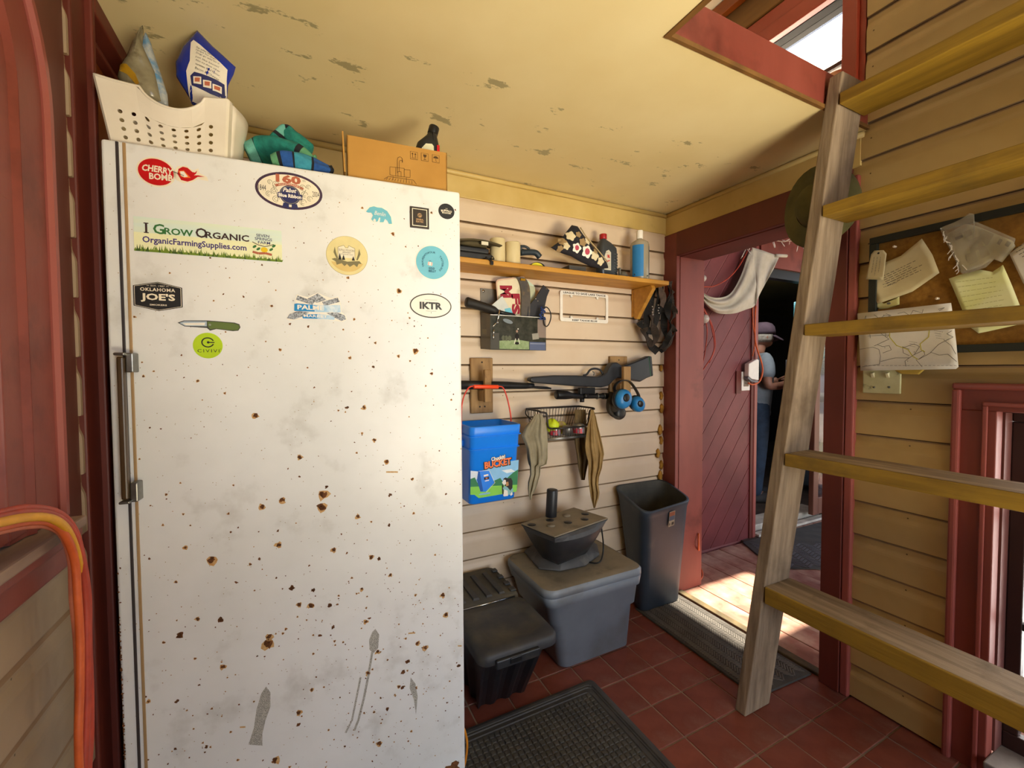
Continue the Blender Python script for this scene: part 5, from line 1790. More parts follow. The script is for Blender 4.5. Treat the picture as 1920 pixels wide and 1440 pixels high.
for px, py in ((1223, 575), (1234, 572)):
    for k in range(4):
        p = at(px + (k % 2) * 1.2, py + k * 5, 'Y', 1.715)
        MB(CHROME).ball(p, .0042, 8, 5, sq=(.7, .7, 1.2)).build('buckle_link', hs)

# ------------------------------------------------------------------ rifle on two wooden hangers, scope underneath
PEG = mat('weathered_peg_wood', '#a37f4f', '#86643a', scale=6, rough=.7, stretch=(4, 4, .7), dirt='#4f3a22', dscale=12, dlo=.6, dhi=.8, bump=.1)
def hanger(lab, px0, px1, py0, py1, ax0, ax1, ay0, ay1, Yf):
    c0, c1 = at(px0, py0, 'Y', YF), at(px1, py1, 'Y', YF)
    t = thing('rifle_hanger', lab, 'hanger', ((c0.x + c1.x) / 2, YF, c1.z), 0, None)
    MB(PEG).box((c0.x, YF - .018, c1.z), (c1.x, YF - .0005, c0.z)).build('back_plate', t, bev=.004)
    a0, a1 = at(ax0, ay0, 'Y', Yf), at(ax1, ay1, 'Y', Yf)
    MB(PEG).box((a0.x, Yf, a1.z), (a1.x, Yf + .020, a0.z)).build('front_lip', t, bev=.003)
    MB(PEG).box((a0.x - .002, Yf + .021, a1.z + .002), (a1.x + .002, YF - .019, a1.z + (a0.z - a1.z) * .38)).build('arm', t, bev=.003)
    for k in (-.012, .012):
        MB(BLACK_C).cyl(((c0.x + c1.x) / 2 + k, YF - .0185, c1.z + .03), ((c0.x + c1.x) / 2 + k, YF - .017, c1.z + .03), .004, 8).build('nail_hole', t)
    MB(BLACK_C).cyl(((c0.x + c1.x) / 2, YF - .0185, c0.z - .02), ((c0.x + c1.x) / 2, YF - .017, c0.z - .02), .004, 8).build('nail_hole', t)
    return t
hanger('wooden rifle hanger holding the barrel and the blue bucket\'s handle', 880, 922, 671, 773, 909, 922, 693, 754, 1.715)
hanger('wooden rifle hanger under the rifle butt with ear defenders on it', 1140, 1172, 668, 735, 1170, 1183, 687, 738, 1.70)
YG = 1.762
rf = thing('air_rifle', 'black scoped rifle hanging upside down across the two wooden hangers', 'rifle', (at(1060, 715, 'Y', YG).x, YG, at(1060, 715, 'Y', YG).z))
GUN = mat('rifle_black', '#22242a', '#191b20', scale=12, rough=.42)
GUNM = mat('gun_metal', '#2a2b2e', '#1e1f22', scale=12, rough=.3, metal=.4)
def gp(*pts):
    return [at(x, y, 'Y', YG) for x, y in pts]
stock = gp((990.6, 714), (990.8, 708.5), (996, 706.5), (1016, 705), (1038, 703.5), (1078, 703.8), (1117, 706.2), (1128, 702.5), (1134, 697), (1139, 687), (1144, 680), (1153, 679.5), (1163, 686.8), (1185, 679), (1212, 667.8), (1215, 684), (1217.5, 705.4), (1208, 709), (1196, 716), (1180, 712.5), (1166, 708.5), (1153, 708.8), (1146, 714), (1137, 723), (1123, 726.2), (1078, 724.3), (1030, 720.5), (998.5, 718))
b = MB(GUN).prism([p + Vector((0, -.021, 0)) for p in stock], (0, .040, 0))
b.build('stock', rf, bev=.007, seg=3, ang=30)
bt = gp((1212, 667.5), (1217, 668.5), (1220, 704), (1217.3, 706))
MB(BLACK_C).prism([p + Vector((0, -.021, 0)) for p in bt], (0, .040, 0)).build('butt_pad', rf, bev=.004)
MB(plain('green_line', '#2f6a42')).prism([p + Vector((0, -.0218, 0)) for p in gp((1210.5, 669), (1211.3, 669), (1215.4, 704), (1214.6, 705))], (0, .0008, 0)).build('green_line', rf)
P = gp((840, 722), (900, 722), (950, 722.5), (985, 723.5), (1000, 723.5))
MB(GUNM).tube(P, .014, 14, rs=[.0205, .0195, .0180, .0150, .0130]).build('barrel', rf)
P = gp((986, 722), (1000, 726), (1012, 727), (1025, 727.5), (1033, 728.5))
MB(GUNM).tube(P, .006, 8, rs=[.005, .006, .007, .007, .0045]).build('sight_block', rf)
P = gp((1094, 704), (1100, 702), (1106, 694), (1112, 691.5), (1119, 691.5), (1126, 694.5), (1130, 701))
MB(GUN).tube(bezier(P, 4), .0055, 8).build('trigger_guard', rf)
MB(STEEL).tube(bezier(gp((1113, 704), (1114, 699), (1111, 696.5)), 4), .0028, 6).build('trigger', rf)
P = gp((1042, 740), (1043, 740), (1060, 740.5), (1072, 742), (1090, 743), (1125, 742.5), (1128, 742.5), (1142, 742.5), (1150, 742.5))
P2 = [p + Vector((0, -.006, 0)) for p in P]
MB(BLACK_C).tube(P2, .01, 16, rs=[.0215, .0225, .0215, .0140, .0125, .0125, .0160, .0165, .0165]).build('scope_tube', rf)
p0 = gp((1085, 727))[0]
p1 = gp((1112, 738))[0]
MB(BLACK_C).box((p0.x, YG - .018, p1.z), (p1.x, YG + .008, p0.z)).build('scope_mount', rf, bev=.002)
p = gp((1090, 747))[0]
MB(BLACK_C).cyl((p.x, YG - .006, p.z), (p.x, YG - .006, p.z - .018), .012, 14).build('scope_turret', rf)
p = gp((1093, 742))[0]
MB(BLACK_C).cyl((p.x, YG - .016, p.z), (p.x, YG - .034, p.z), .012, 14).build('scope_turret', rf)
for px in (1118, 1130):
    p = gp((px, 742.5))[0]
    MB(STEEL).cyl((p.x - .002, YG - .006, p.z), (p.x + .002, YG - .006, p.z), .0168, 16).build('scope_ring', rf)

# ear defenders on the right hanger
ed = thing('ear_defenders', 'bright blue ear defenders hanging by their black band on the right hanger', 'ear defenders', (at(1178, 745, 'Y', 1.66).x, 1.675, at(1178, 745, 'Y', 1.675).z))
CUPB = mat('ear_cup_blue', '#1f7fc0', '#186aa6', scale=9, rough=.4)
def cup(px, py, ang, rx, ry, Y, tip):
    c = at(px, py, 'Y', Y)
    M = Matrix.Translation(c) @ Matrix.Rotation(R(ang), 4, 'Y') @ Matrix.Rotation(R(tip), 4, 'X')
    b = MB(CUPB)
    b.loft([[(rx * s * math.cos(2 * PI * k / 20), -h, ry * s * math.sin(2 * PI * k / 20)) for k in range(20)] for s, h in ((1, 0), (1, .012), (.9, .026), (.66, .036), (.3, .038))], M=M)
    b.build('ear_cup', ed)
    b = MB(BLACK)
    b.loft([[(rx * s * math.cos(2 * PI * k / 20), h, ry * s * math.sin(2 * PI * k / 20)) for k in range(20)] for s, h in ((1.02, -.002), (1.04, .006), (1.0, .020), (.7, .022))], M=M)
    b.build('ear_cushion', ed)
    b = MB(BLACK_C)
    b.loft([[(-rx * .18 + rx * s * .4 * math.cos(2 * PI * k / 16), -h, ry * .1 + ry * s * .4 * math.sin(2 * PI * k / 16)) for k in range(16)] for s, h in ((1, .030), (1, .042), (.75, .044))], M=M)
    b.build('hub', ed)
cup(1166, 748, 28, .046, .050, 1.655, 0)
cup(1194, 757, 62, .042, .036, 1.665, 18)
for pts, Y in ((((1158, 748), (1152, 728), (1160, 716), (1172, 713), (1183, 718), (1196, 738), (1199, 752)), 1.690),):
    P = bezier([at(x, y, 'Y', Y) for x, y in pts], 6)
    strip(P, Vector((0, .010, 0)), .004, BLACK_C).build('head_band', ed)
# second pair of muffs behind, brown green
em = thing('old_ear_muffs', 'old brownish black ear muffs hanging behind the blue ear defenders', 'ear defenders', (at(1160, 765, 'Y', 1.74).x, 1.74, at(1160, 765, 'Y', 1.74).z))
OLDM = mat('old_brown_foam', '#3d352a', '#27221b', scale=14, rough=.9)
P = bezier([at(x, y, 'Y', 1.735) for x, y in ((1146, 735), (1141, 755), (1142, 770), (1150, 780), (1160, 784))], 6)
strip(P, Vector((.004, .016, 0)), .010, OLDM).build('head_band', em)
for px, py, an in ((1160, 774, 20), (1150, 760, -20)):
    c = at(px, py, 'Y', 1.742)
    M = Matrix.Translation(c) @ Matrix.Rotation(R(an), 4, 'Y')
    b = MB(OLDM if px == 1150 else BLACK)
    b.loft([[(.034 * s * math.cos(2 * PI * k / 18), -h, .036 * s * math.sin(2 * PI * k / 18)) for k in range(18)] for s, h in ((.8, -.012), (1, -.008), (1, .010), (.85, .022), (.4, .026))], M=M)
    b.build('ear_cup', em)

# ------------------------------------------------------------------ blue treat bucket on the left hanger
BKB = mat('bright_blue_bucket', '#1585f7', '#117aea', scale=4, rough=.35)
yB = 1.580
xa, xb = at(884, 800, 'Y', yB).x, at(976, 798, 'Y', yB).x
xa2, xb2 = at(881, 942, 'Y', yB + .015).x, at(967, 936, 'Y', yB + .015).x
bzt, bzb = at(930, 798, 'Y', yB).z, at(925, 941, 'Y', yB + .015).z
dep = .205
bu = thing('dog_toy_bucket', 'square blue plastic bucket with dog print hanging by a red handle', 'bucket', ((xa + xb) / 2, yB + dep / 2, bzb))
def bring(t, grow=0):
    cx = (xa2 + xb2) / 2 + ((xa + xb) / 2 - (xa2 + xb2) / 2) * t
    wd = (xb2 - xa2) + ((xb - xa) - (xb2 - xa2)) * t + grow
    dp = dep - .03 + .03 * t + grow
    return [Vector(p) for p in rrect(wd, dp, .022, bzb + (bzt - bzb) * t, 5, cx, yB + dep / 2)]
b = MB(BKB)
b.loft([bring(0, -.01), bring(.015), bring(.70), bring(.71, .004), bring(.86, .004), bring(.87, .008), bring(.99, .010), bring(1, .006), bring(1, -.004), bring(.6, -.008), bring(.05, -.012)], True, True, True, True)
b.build('pail', bu)
for t, g in ((.70, .014), (.865, .018)):
    MB(BKB).loft([bring(t, .003), bring(t + .002, g), bring(t + .012, g), bring(t + .014, .003)], True, False, False, True).build('rib', bu)
MB(BKB).box((xa - .012, yB + dep / 2 - .02, bzb + (bzt - bzb) * .72), (xa + .004, yB + dep / 2 + .02, bzb + (bzt - bzb) * .80)).build('lug', bu, bev=.003)
MB(BKB).box((xb - .004, yB + dep / 2 - .02, bzb + (bzt - bzb) * .72), (xb + .012, yB + dep / 2 + .02, bzb + (bzt - bzb) * .80)).build('lug', bu, bev=.003)
REDH = plain('red_bail', '#d8402c', .4)
hp = [Vector((xa - .006, yB + dep / 2, bzt - .05)), at(866, 760, 'Y', yB + .09), at(876, 731, 'Y', yB + .09), at(890, 723.5, 'Y', yB + .10), at(932, 724, 'Y', yB + .10), at(946, 732, 'Y', yB + .09), at(957, 775, 'Y', yB + .09), Vector((xb + .006, yB + dep / 2, bzt - .05))]
MB(REDH).tube(bezier(hp, 6), .0032, 8).build('bail', bu)
MB(plain('orange_red_grip', '#ef4a1f', .4)).cyl(at(888, 725, 'Y', yB + .10), at(934, 725.5, 'Y', yB + .10), .0085, 12).build('grip', bu, bev=.001)
mb = MB()
yb2 = lambda z: yB + .015 * (1 - (z - bzb) / (bzt - bzb)) - .0022
class Slope(Face):
    def P(s, x, y, l=0):
        return Vector((x, yb2(y) - l, y))
F = Slope(mb, (0, 0, 0), (1, 0, 0), (0, 0, 1))
def bp(*pts):
    return [(lambda p: (p.x, p.z))(at(x, y, 'Y', yB + .008)) for x, y in pts]
F.poly(plain('print_sky', '#8cc4ee'), bp((882, 882), (900, 884), (912, 879), (950, 865), (972, 862), (970, 915), (882, 918)), .0004)
F.poly(plain('print_cloud', '#dbe7f4'), bp((882, 883), (896, 884), (898, 898), (882, 900)), .0006)
F.poly(plain('print_cloud'if False else 'print_cloud2', '#e6eef6'), bp((940, 882), (958, 879), (966, 884), (950, 887)), .0006)
F.poly(plain('print_hedge', '#2f7d52'), bp((882, 898), (890, 895), (895, 905), (905, 908), (925, 902), (938, 896), (944, 905), (952, 895), (962, 886), (971, 880), (970, 915), (882, 918)), .0007)
F.poly(plain('print_grass', '#86d052'), bp((882, 913), (970, 909), (969, 922), (898, 934.5), (890, 928), (882, 928)), .0009)
F.poly(BKB, bp((896, 883), (916, 882), (927, 905), (911, 922), (901, 922), (894, 900)), .0012)
F.poly(plain('print_deep_blue', '#0b55ae'), bp((896, 883), (899, 884), (906, 921), (901, 922), (894, 900)), .0014)
F.line(WHITE, bp((897, 883), (917, 882), (928, 905), (912, 923)), .0012, .0015)
F.rect(WHITE, *bp((911, 891))[0], .020, .007, .0016, R(6))
F.rect(INK, *bp((912, 896.5))[0], .022, .010, .0016, R(6))
F.rect(BRICKP, *bp((912, 896.5))[0], .008, .008, .0018, R(6))
F.rect(WHITE, *bp((913, 901))[0], .018, .004, .0016, R(6))
F.ell(plain('print_shadow_blue', '#7eb5d8'), *bp((909, 926))[0], .026, .004, .0012, 16)
# the dog
DOGB, DOGW, DOGT = plain('dog_black', '#22201f'), plain('dog_white', '#e9e6e0'), plain('dog_tan', '#b98757')
F.poly(plain('dog_teal_scarf', '#86b9bd'), bp((943, 915), (950, 908), (960, 910), (963, 920), (960, 928), (948, 928)), .0014)
F.poly(DOGB, bp((943, 904), (944, 897), (948, 895), (952, 897), (958, 896), (961, 902), (961, 915), (957, 920), (952, 914), (947, 911)), .0016)
F.poly(DOGW, bp((941, 905), (945, 899), (948, 900), (949, 907), (945, 910)), .0018)
F.poly(DOGT, bp((948, 904), (953, 903), (954, 910), (949, 912)), .0018)
F.poly(DOGW, bp((944, 929), (946, 918), (952, 920), (953, 930), (945, 931)), .0018)
F.poly(DOGW, bp((957, 927), (960, 922), (962, 927), (958, 930)), .0018)
F.poly(DOGB, bp((941, 910), (944, 909), (945, 928), (942, 926)), .0013)
cw = bp((933, 868))[0]
ORB = plain('bucket_orange', '#f07a45', .4)
w_ = bp((958, 868))[0][0] - bp((907, 868))[0][0]
F.text(INK, 'BUCKET', cw[0] + .001, cw[1] - .0015, .0020, w=w_ * 1.04, h=.034, bold=.10, a=R(4))
F.text(ORB, 'BUCKET', cw[0], cw[1], .0024, w=w_ * .98, h=.029, bold=.045, a=R(4))
cw = bp((933, 858))[0]
F.text(INK, 'Chuckit!', cw[0] + .001, cw[1] - .001, .0020, w=.066, h=.020, bold=.08, a=R(6))
F.text(WHITE, 'Chuckit!', cw[0], cw[1], .0024, w=.063, h=.017, bold=.04, a=R(6))
pr = mb.build('printed_scene', bu)
pr['kind'] = 'stuff'

# ------------------------------------------------------------------ wire basket with balls and tins
yw0, yw1 = YF - .008, 1.672
WIRE = mat('dark_wire', '#3a3330', '#2b2624', scale=20, rough=.4, metal=.6)
bl_, br_ = at(991, 761, 'Y', yw0), at(1087, 760, 'Y', yw0)
fl_, frr = at(1009, 773, 'Y', yw1), at(1112, 771, 'Y', yw1)
zt = (bl_.z + br_.z + fl_.z + frr.z) / 4
xl, xr_ = (bl_.x + fl_.x) / 2, (br_.x + frr.x) / 2
zb = at(1062, 820, 'Y', yw1).z
xl2, xr2 = at(1020, 820, 'Y', yw1).x, at(1099, 820, 'Y', yw1).x
zm = zb + .045
wb_ = thing('wire_basket', 'dark wire basket fixed to the siding holding balls and tins', 'basket', ((xl + xr_) / 2, yw0, zb))
b = MB(WIRE)
b.tube([(xl, yw0, zt), (xr_, yw0, zt)], .0045, 8)
for x, s in ((xl, 1), (xr_, -1)):
    b.tube(bezier([(x, yw0, zt), (x, yw1 + .02, zt), (x + s * .002, yw1, zt - .004), (x + s * .028, yw1 - .003, zt - .010), (x + s * .034, yw1 - .003, zt - .03), (x + s * .04, yw1 - .002, zm + .012), (x + s * .06, yw1, zm)], 5), .0045, 8)
b.tube([(xl + .055, yw1, zm), (xr_ - .055, yw1, zm)], .004, 8)
o = b.build('rim_wire', wb_)
o['kind'] = 'stuff'
b = MB(STEEL)
for y in (yw0, yw1):
    b.tube([(xl2, y, zb), (xr2, y, zb)], .0042, 8)
for x in (xl2, xr2):
    b.tube([(x, yw0, zb), (x, yw1, zb)], .0042, 8)
b.tube([(xl2, yw1, zb - .004), (xr2, yw1, zb - .004)], .005, 8)
o = b.build('bottom_frame', wb_)
o['kind'] = 'stuff'
b = MB(WIRE)
for k in range(17):
    t = (k + .5) / 17
    b.tube([(xl + (xr_ - xl) * t, yw0, zt), (xl2 + (xr2 - xl2) * t, yw0, zb)], .0013, 5)
    if .12 < t < .88:
        b.tube([(xl2 + (xr2 - xl2) * t, yw0, zb), (xl2 + (xr2 - xl2) * t, yw1, zb), (xl2 + (xr2 - xl2) * t, yw1, zm)], .0013, 5)
for k in range(7):
    y = yw0 + (yw1 - yw0) * (k + .5) / 7
    for xt, xx in ((xl, xl2), (xr_, xr2)):
        b.tube([(xt, y, zt), (xx, y, zb)], .0013, 5)
for zz in (.35, .7):
    b.tube([(xl + (xl2 - xl) * (1 - zz), yw0, zb + (zt - zb) * zz), (xr_ + (xr2 - xr_) * (1 - zz), yw0, zb + (zt - zb) * zz)], .0013, 5)
o = b.build('thin_wires', wb_)
o['kind'] = 'stuff'
b = MB(WIRE)
b.tube(bezier([(xl, yw0, zt), (xl - .03, yw0 - .05, zt - .02), (xl - .01, yw0 - .08, zt - .05)], 5), .0028, 6)
b.build('side_hook', wb_)
yin = yw1 + .040
NEON = mat('crumpled_neon', '#d2e21c', '#b5c312', scale=30, rough=.6)
c = at(1036, 795, 'Y', yin)
bl2 = thing('crumpled_ball', 'crumpled neon yellow ball in the wire basket', 'ball', (c.x, yin, zb + .006))
b = MB(NEON)
rgs = []
for i in range(1, 10):
    a = PI * i / 10
    rgs.append([(c.x + (1 + .16 * mnoise.noise(Vector((math.sin(a) * math.cos(2 * PI * k / 18) * 2.4, math.sin(a) * math.sin(2 * PI * k / 18) * 2.4, math.cos(a) * 2.4)))) * .032 * math.sin(a) * math.cos(2 * PI * k / 18),
                 yin + .032 * math.sin(a) * math.sin(2 * PI * k / 18), c.z - .008 - .032 * math.cos(a) * (1 + .2 * math.sin(5 * k))) for k in range(18)])
b.loft(rgs)
b.build('body', bl2)
TIN = mat('dull_tin', '#9a9894', '#7b7975', scale=14, rough=.35, metal=.7)
for k, (px, lab, rd) in enumerate(((1039, 'left tin with red label in the wire basket', .026), (1063, 'plain grey tin in the middle of the wire basket', .024), (1084, 'right tin with pinkish red label and domed lid in the wire basket', .028))):
    x = at(px, 812, 'Y', yin).x
    tn = thing('tin', lab, 'tin', (x, yin - .005, zb + .006), 0, 'tins in the wire basket')
    MB(TIN).lathe([(rd, 0), (rd, .034), (rd * .95, .038), (0, .040)], 20).build('can', tn, local=True)
    if k != 1:
        MB(mat('tin_label_red', '#c02a3a', '#8d8a98', scale=40, rough=.4, lo=.5, hi=.55)).lathe([(rd + .0006, .005), (rd + .0006, .028)], 20, cap=False).build('label', tn, local=True)
    MB(TIN).lathe([(rd * 1.04, .034), (rd * 1.06, .040), (rd * .8, .048 if k == 2 else .043), (0, .052 if k == 2 else .044)], 20).build('lid', tn, local=True)
c = at(1053, 800, 'Y', yin + .045)
bg = thing('brown_scrap', 'brown and yellow crumpled scrap between the tins and basket back', 'scrap', (c.x, yin + .05, zb + .01))
b = MB(mat('kraft_scrap', '#a3845a', '#c9c435', scale=30, rough=.8))
b.loft([[(c.x + (.03 * s) * math.cos(2 * PI * k / 12) * (1 + .25 * math.sin(3 * k)), yin + .052 + .014 * s * math.sin(2 * PI * k / 12), zb + .004 + h) for k in range(12)] for s, h in ((.8, 0), (1, .02), (.9, .045), (.4, .060))])
b.build('wad', bg)

# ------------------------------------------------------------------ two rags on the basket
def drape(name, label, rows, Y, m, amp, nf, seed):
    """hanging cloth: rows of (py, left px, right px), folds along the width"""
    pts = [(y, l, r_) for y, l, r_ in rows]
    def lin_(k):
        out = []
        for p, q_ in zip(pts, pts[1:]):
            out += [Vector((p[k] + (q_[k] - p[k]) * i / 3, p[0] + (q_[0] - p[0]) * i / 3, 0)) for i in range(3)]
        return out + [Vector((pts[-1][k], pts[-1][0], 0))]
    L_, R_ = lin_(1), lin_(2)
    top = at((pts[0][1] + pts[0][2]) / 2, pts[0][0], 'Y', Y)
    t = thing(name, label, 'rag', top)
    nv, nu = len(L_) - 1, 22
    def fn(a, c):
        j = int(round(c * nv))
        l, r_ = L_[j], R_[j]
        px, py = l.x + (r_.x - l.x) * a, l.y + (r_.y - l.y) * a
        off = amp * (math.sin(a * PI * nf + seed + 2.2 * c) + .5 * math.sin(a * PI * nf * 2.3 + seed * 2 - 3 * c)) * (.35 + .65 * min(1, 2 * c))
        off += .012 * mnoise.noise(Vector((a * 3, c * 5, seed)))
        off *= .25 + .75 * min(1, abs(r_.x - l.x) / 34)
        off = max(min(off, .10), -.05)
        return at(px, py, 'Y', Y + off)
    mb = MB(m)
    mb.grid(fn, nu, nv)
    mb.build('cloth', t, solid=.0025)
    return t
RAG1 = mat('dirty_grey_rag', '#a3997f', '#857b62', scale=9, rough=.95, bump=.3, bscale=200)
RAG2 = mat('tan_shop_rag', '#a08353', '#7d6238', scale=7, rough=.95, bump=.3, bscale=200)
def cr(*rows):
    return [(740 + y / 4.8, 860 + l / 4.8, 860 + r_ / 4.8) for y, l, r_ in rows]
drape('grey_rag', 'dirty grey cloth rag draped over the left side of the wire basket', cr((175, 690, 745), (230, 650, 775), (290, 600, 790), (370, 562, 798), (440, 596, 802), (500, 612, 800), (570, 618, 800), (625, 630, 790), (650, 640, 735), (720, 642, 731), (790, 624, 712), (850, 622, 692), (900, 630, 662), (945, 640, 650)), yw1 - .018, RAG1, .011, 4, 1)
drape('tan_rag', 'tan shop rag hanging from the right corner of the wire basket', cr((135, 1190, 1212), (200, 1180, 1235), (280, 1160, 1252), (380, 1146, 1278), (470, 1138, 1298), (535, 1148, 1308), (600, 1166, 1296), (660, 1168, 1288), (740, 1168, 1262), (810, 1174, 1256), (880, 1184, 1268), (930, 1192, 1260), (980, 1205, 1240), (1020, 1216, 1226)), yw1 - .018, RAG2, .011, 4, 4)
drape('rag_shadow', 'dark brown cloth put in as the shadow behind the tan rag at the basket', [(768, 1078, 1098), (800, 1077, 1100), (830, 1078, 1104), (855, 1082, 1106), (880, 1085, 1100), (900, 1090, 1096)], yw1 + .05, mat('rag_shadow_brown', '#6f5a38', '#594729', scale=7, rough=.95, bump=.3, bscale=200), .010, 4, 2)  # dark cloth standing in for the shadow by the tan rag

# ------------------------------------------------------------------ floor by the back wall: totes, planter, bin, mats
DUST = mat('dusty_grey_lid', '#8a7e69', '#756b59', scale=5, rough=.7, dirt='#4a4238', dscale=9, dlo=.55, dhi=.8)
TOTE = mat('grey_tote_plastic', '#7f858c', '#70767d', scale=4, rough=.45, dirt='#5f5a52', dscale=5, dlo=.5, dhi=.85)
GZ = .395
def P3(px, py, z):
    return at(px, py, 'Z', z)
c0, c1 = P3(1027, 1112, GZ), P3(1212, 1062, GZ)
lx0, lx1, ly0, ly1 = c0.x - .005, c1.x - .0, (c0.y + c1.y) / 2, YF - .012
gt = thing('grey_tote', 'grey plastic storage tote with dusty lid under the indoor planter', 'tote', ((lx0 + lx1) / 2, (ly0 + ly1) / 2, 0))
cx, cy = (lx0 + lx1) / 2, (ly0 + ly1) / 2
w_, d_ = lx1 - lx0, ly1 - ly0
b0, b1 = P3(1053, 1258, 0), P3(1183, 1212, 0)
bw_, bcx = b1.x - b0.x, (b0.x + b1.x) / 2
by0 = (b0.y + b1.y) / 2
bdp, bcy = YF - .05 - by0, (by0 + YF - .05) / 2
def tr_(t, g=0):
    return [Vector(p) for p in rrect(bw_ + (w_ - .05 - bw_) * t + g, bdp + (d_ - .05 - bdp) * t + g, .04, .003 + (GZ - .035) * t, 5, bcx + (cx - bcx) * t, bcy + (cy - bcy) * t)]
MB(TOTE).loft([tr_(0, -.02), tr_(.02), tr_(.60), tr_(.615, .020), tr_(.86, .024), tr_(.87, .040), tr_(.98, .044), tr_(1, .034)], True, True, True, True).build('tub', gt)
def lr(g, z, r_=.05):
    return [Vector(p) for p in rrect(w_ + g, d_ + g, r_, z, 6, cx, cy)]
MB(TOTE).loft([lr(-.012, GZ - .036), lr(0, GZ - .034), lr(0, GZ - .012), lr(-.012, GZ - .003)], True, False, False, True).build('lid_skirt', gt)
b = MB(DUST).loft([lr(-.012, GZ - .004), lr(-.035, GZ), lr(-.10, GZ - .001)], True, False, True, True)
b.build('lid', gt)
# indoor planter
pzt = GZ + .205
pl_ = thing('indoor_planter', 'black countertop garden planter with holed dusty top on the grey tote', 'planter', (cx, cy, GZ))
tq = [P3(977, 981, pzt), P3(1040, 1006, pzt), P3(1140, 971, pzt), P3(1079, 958, pzt)]
dx_ = (tq[2] - tq[1])
dy_ = (tq[0] - tq[1])
dy_ = dy_ * (.20 / dy_.length)
tq[0], tq[3] = tq[1] + dy_, tq[2] + dy_
mid = sum(tq, Vector()) / 4
bq_c = at(1078, 1036, 'Z', GZ + .045)
front = (tq[1] + tq[2]) / 2
PLB = mat('planter_black', '#25262a', '#1b1c20', scale=7, rough=.5, dirt='#3b3934', dscale=8, dlo=.5, dhi=.8)
def pring(t):
    """bowl section between the small foot (t=0) and the top (t=1)"""
    s = .52 + .48 * t ** .8
    z = GZ + .045 + (pzt - GZ - .045) * t
    cc = Vector((mid.x, mid.y + .005 * (1 - t), z))
    ring = []
    e1, e2 = dx_ / 2 * s, dy_ / 2 * (.45 + .55 * t)
    n = 10
    for k in range(n + 1):     # front curve, bulging between the corners
        a = -1 + 2 * k / n
        ring.append(cc + e1 * a - e2 * (1 + .62 * math.sin(PI * min(1, t * 1.02)) ** .75 * (1 - a * a)))
    ring.append(cc + e1 + e2)
    ring.append(cc - e1 + e2)
    return ring
MB(PLB).loft([pring(t) for t in (0, .12, .3, .5, .66, .80)], True, True, False, True).build('bowl', pl_)
top = pring(1.0)
topf = [tq[0], tq[1], tq[2], tq[3]]
flat_ring = [mid + (p - mid) for p in topf]
b = MB(DUST)
b.prism([Vector((p.x, p.y, pzt - .006)) for p in flat_ring], (0, 0, .006))
b.build('top_deck', pl_, bev=.002)
b = MB(mat('dusty_bowl_lip', '#4b4b4c', '#3a3a3c', scale=8, rough=.6))
b.loft([pring(.80), pring(.90), [Vector((p.x, p.y, pzt - .007)) for p in top]], True, False, False, False)
b.build('front_lip', pl_)
for px, py, m in ((997, 984, BLACK_C), (1031, 975.5, BLACK_C), (1065, 979.5, BLACK_C), (1097, 963.5, BLACK_C), (1096, 973.5, BLACK_C), (1033, 986, DUST), (1062, 967, DUST)):
    p = P3(px, py, pzt)
    MB(m).cyl((p.x, p.y, p.z - .001), (p.x, p.y, p.z + (.0012 if m is BLACK_C else .004)), .018, 18).build('pod_hole' if m is BLACK_C else 'pod_cap', pl_)
p0, p1 = at(1027, 1000, 'Y', tq[0].y - .03), at(1036, 917, 'Y', tq[0].y - .03)
p0 = P3(1033, 968, pzt)
MB(BLACK).cyl((p0.x, p0.y + .0, pzt - .01), (p0.x + .008, p0.y, at(1036, 917, 'Y', p0.y).z), .0255, 16).build('lamp_post', pl_, bev=.006)
# base with control panel
bpz = GZ + .002
bs = [P3(982, 1035, bpz), P3(1010, 1068, bpz), P3(1050, 1072, bpz), P3(1098, 1062, bpz), P3(1124, 1042, bpz), P3(1120, 1024, bpz), P3(1060, 1005, bpz), P3(1000, 1015, bpz)]
bs = [Vector((p.x, min(p.y, YF - .03), p.z)) for p in bs]
cc = sum(bs, Vector()) / len(bs)
def bsr(s, z):
    return [Vector((cc.x + (p.x - cc.x) * s, cc.y + (p.y - cc.y) * s, z)) for p in bs]
BASEG = mat('dusty_base_grey', '#504e4c', '#3d3b3a', scale=7, rough=.6, dirt='#6a665d', dscale=9)
MB(BASEG).loft([bsr(1, bpz), bsr(1.0, bpz + .008), bsr(.78, bpz + .042), bsr(.5, bpz + .05)], True, True, True, True).build('base', pl_, bev=.004)
for px, py in ((1062, 1052), (1082, 1051), (1098, 1042)):
    p = P3(px, py, bpz + .024)
    MB(plain('pale_green_button', '#9cc79a', .5)).ball(p, .0045, 10, 6).build('button', pl_)
MB(BLACK_C).tube(bezier([Vector((tq[2].x - .02, tq[2].y + .02, pzt - .05)), Vector((tq[2].x - .01, tq[2].y + .02, GZ + .06)), Vector((tq[2].x - .05, tq[2].y + .0, GZ + .012)), Vector((tq[2].x - .10, tq[2].y + .05, GZ + .008))], 6), .0035, 6).build('power_cord', pl_)

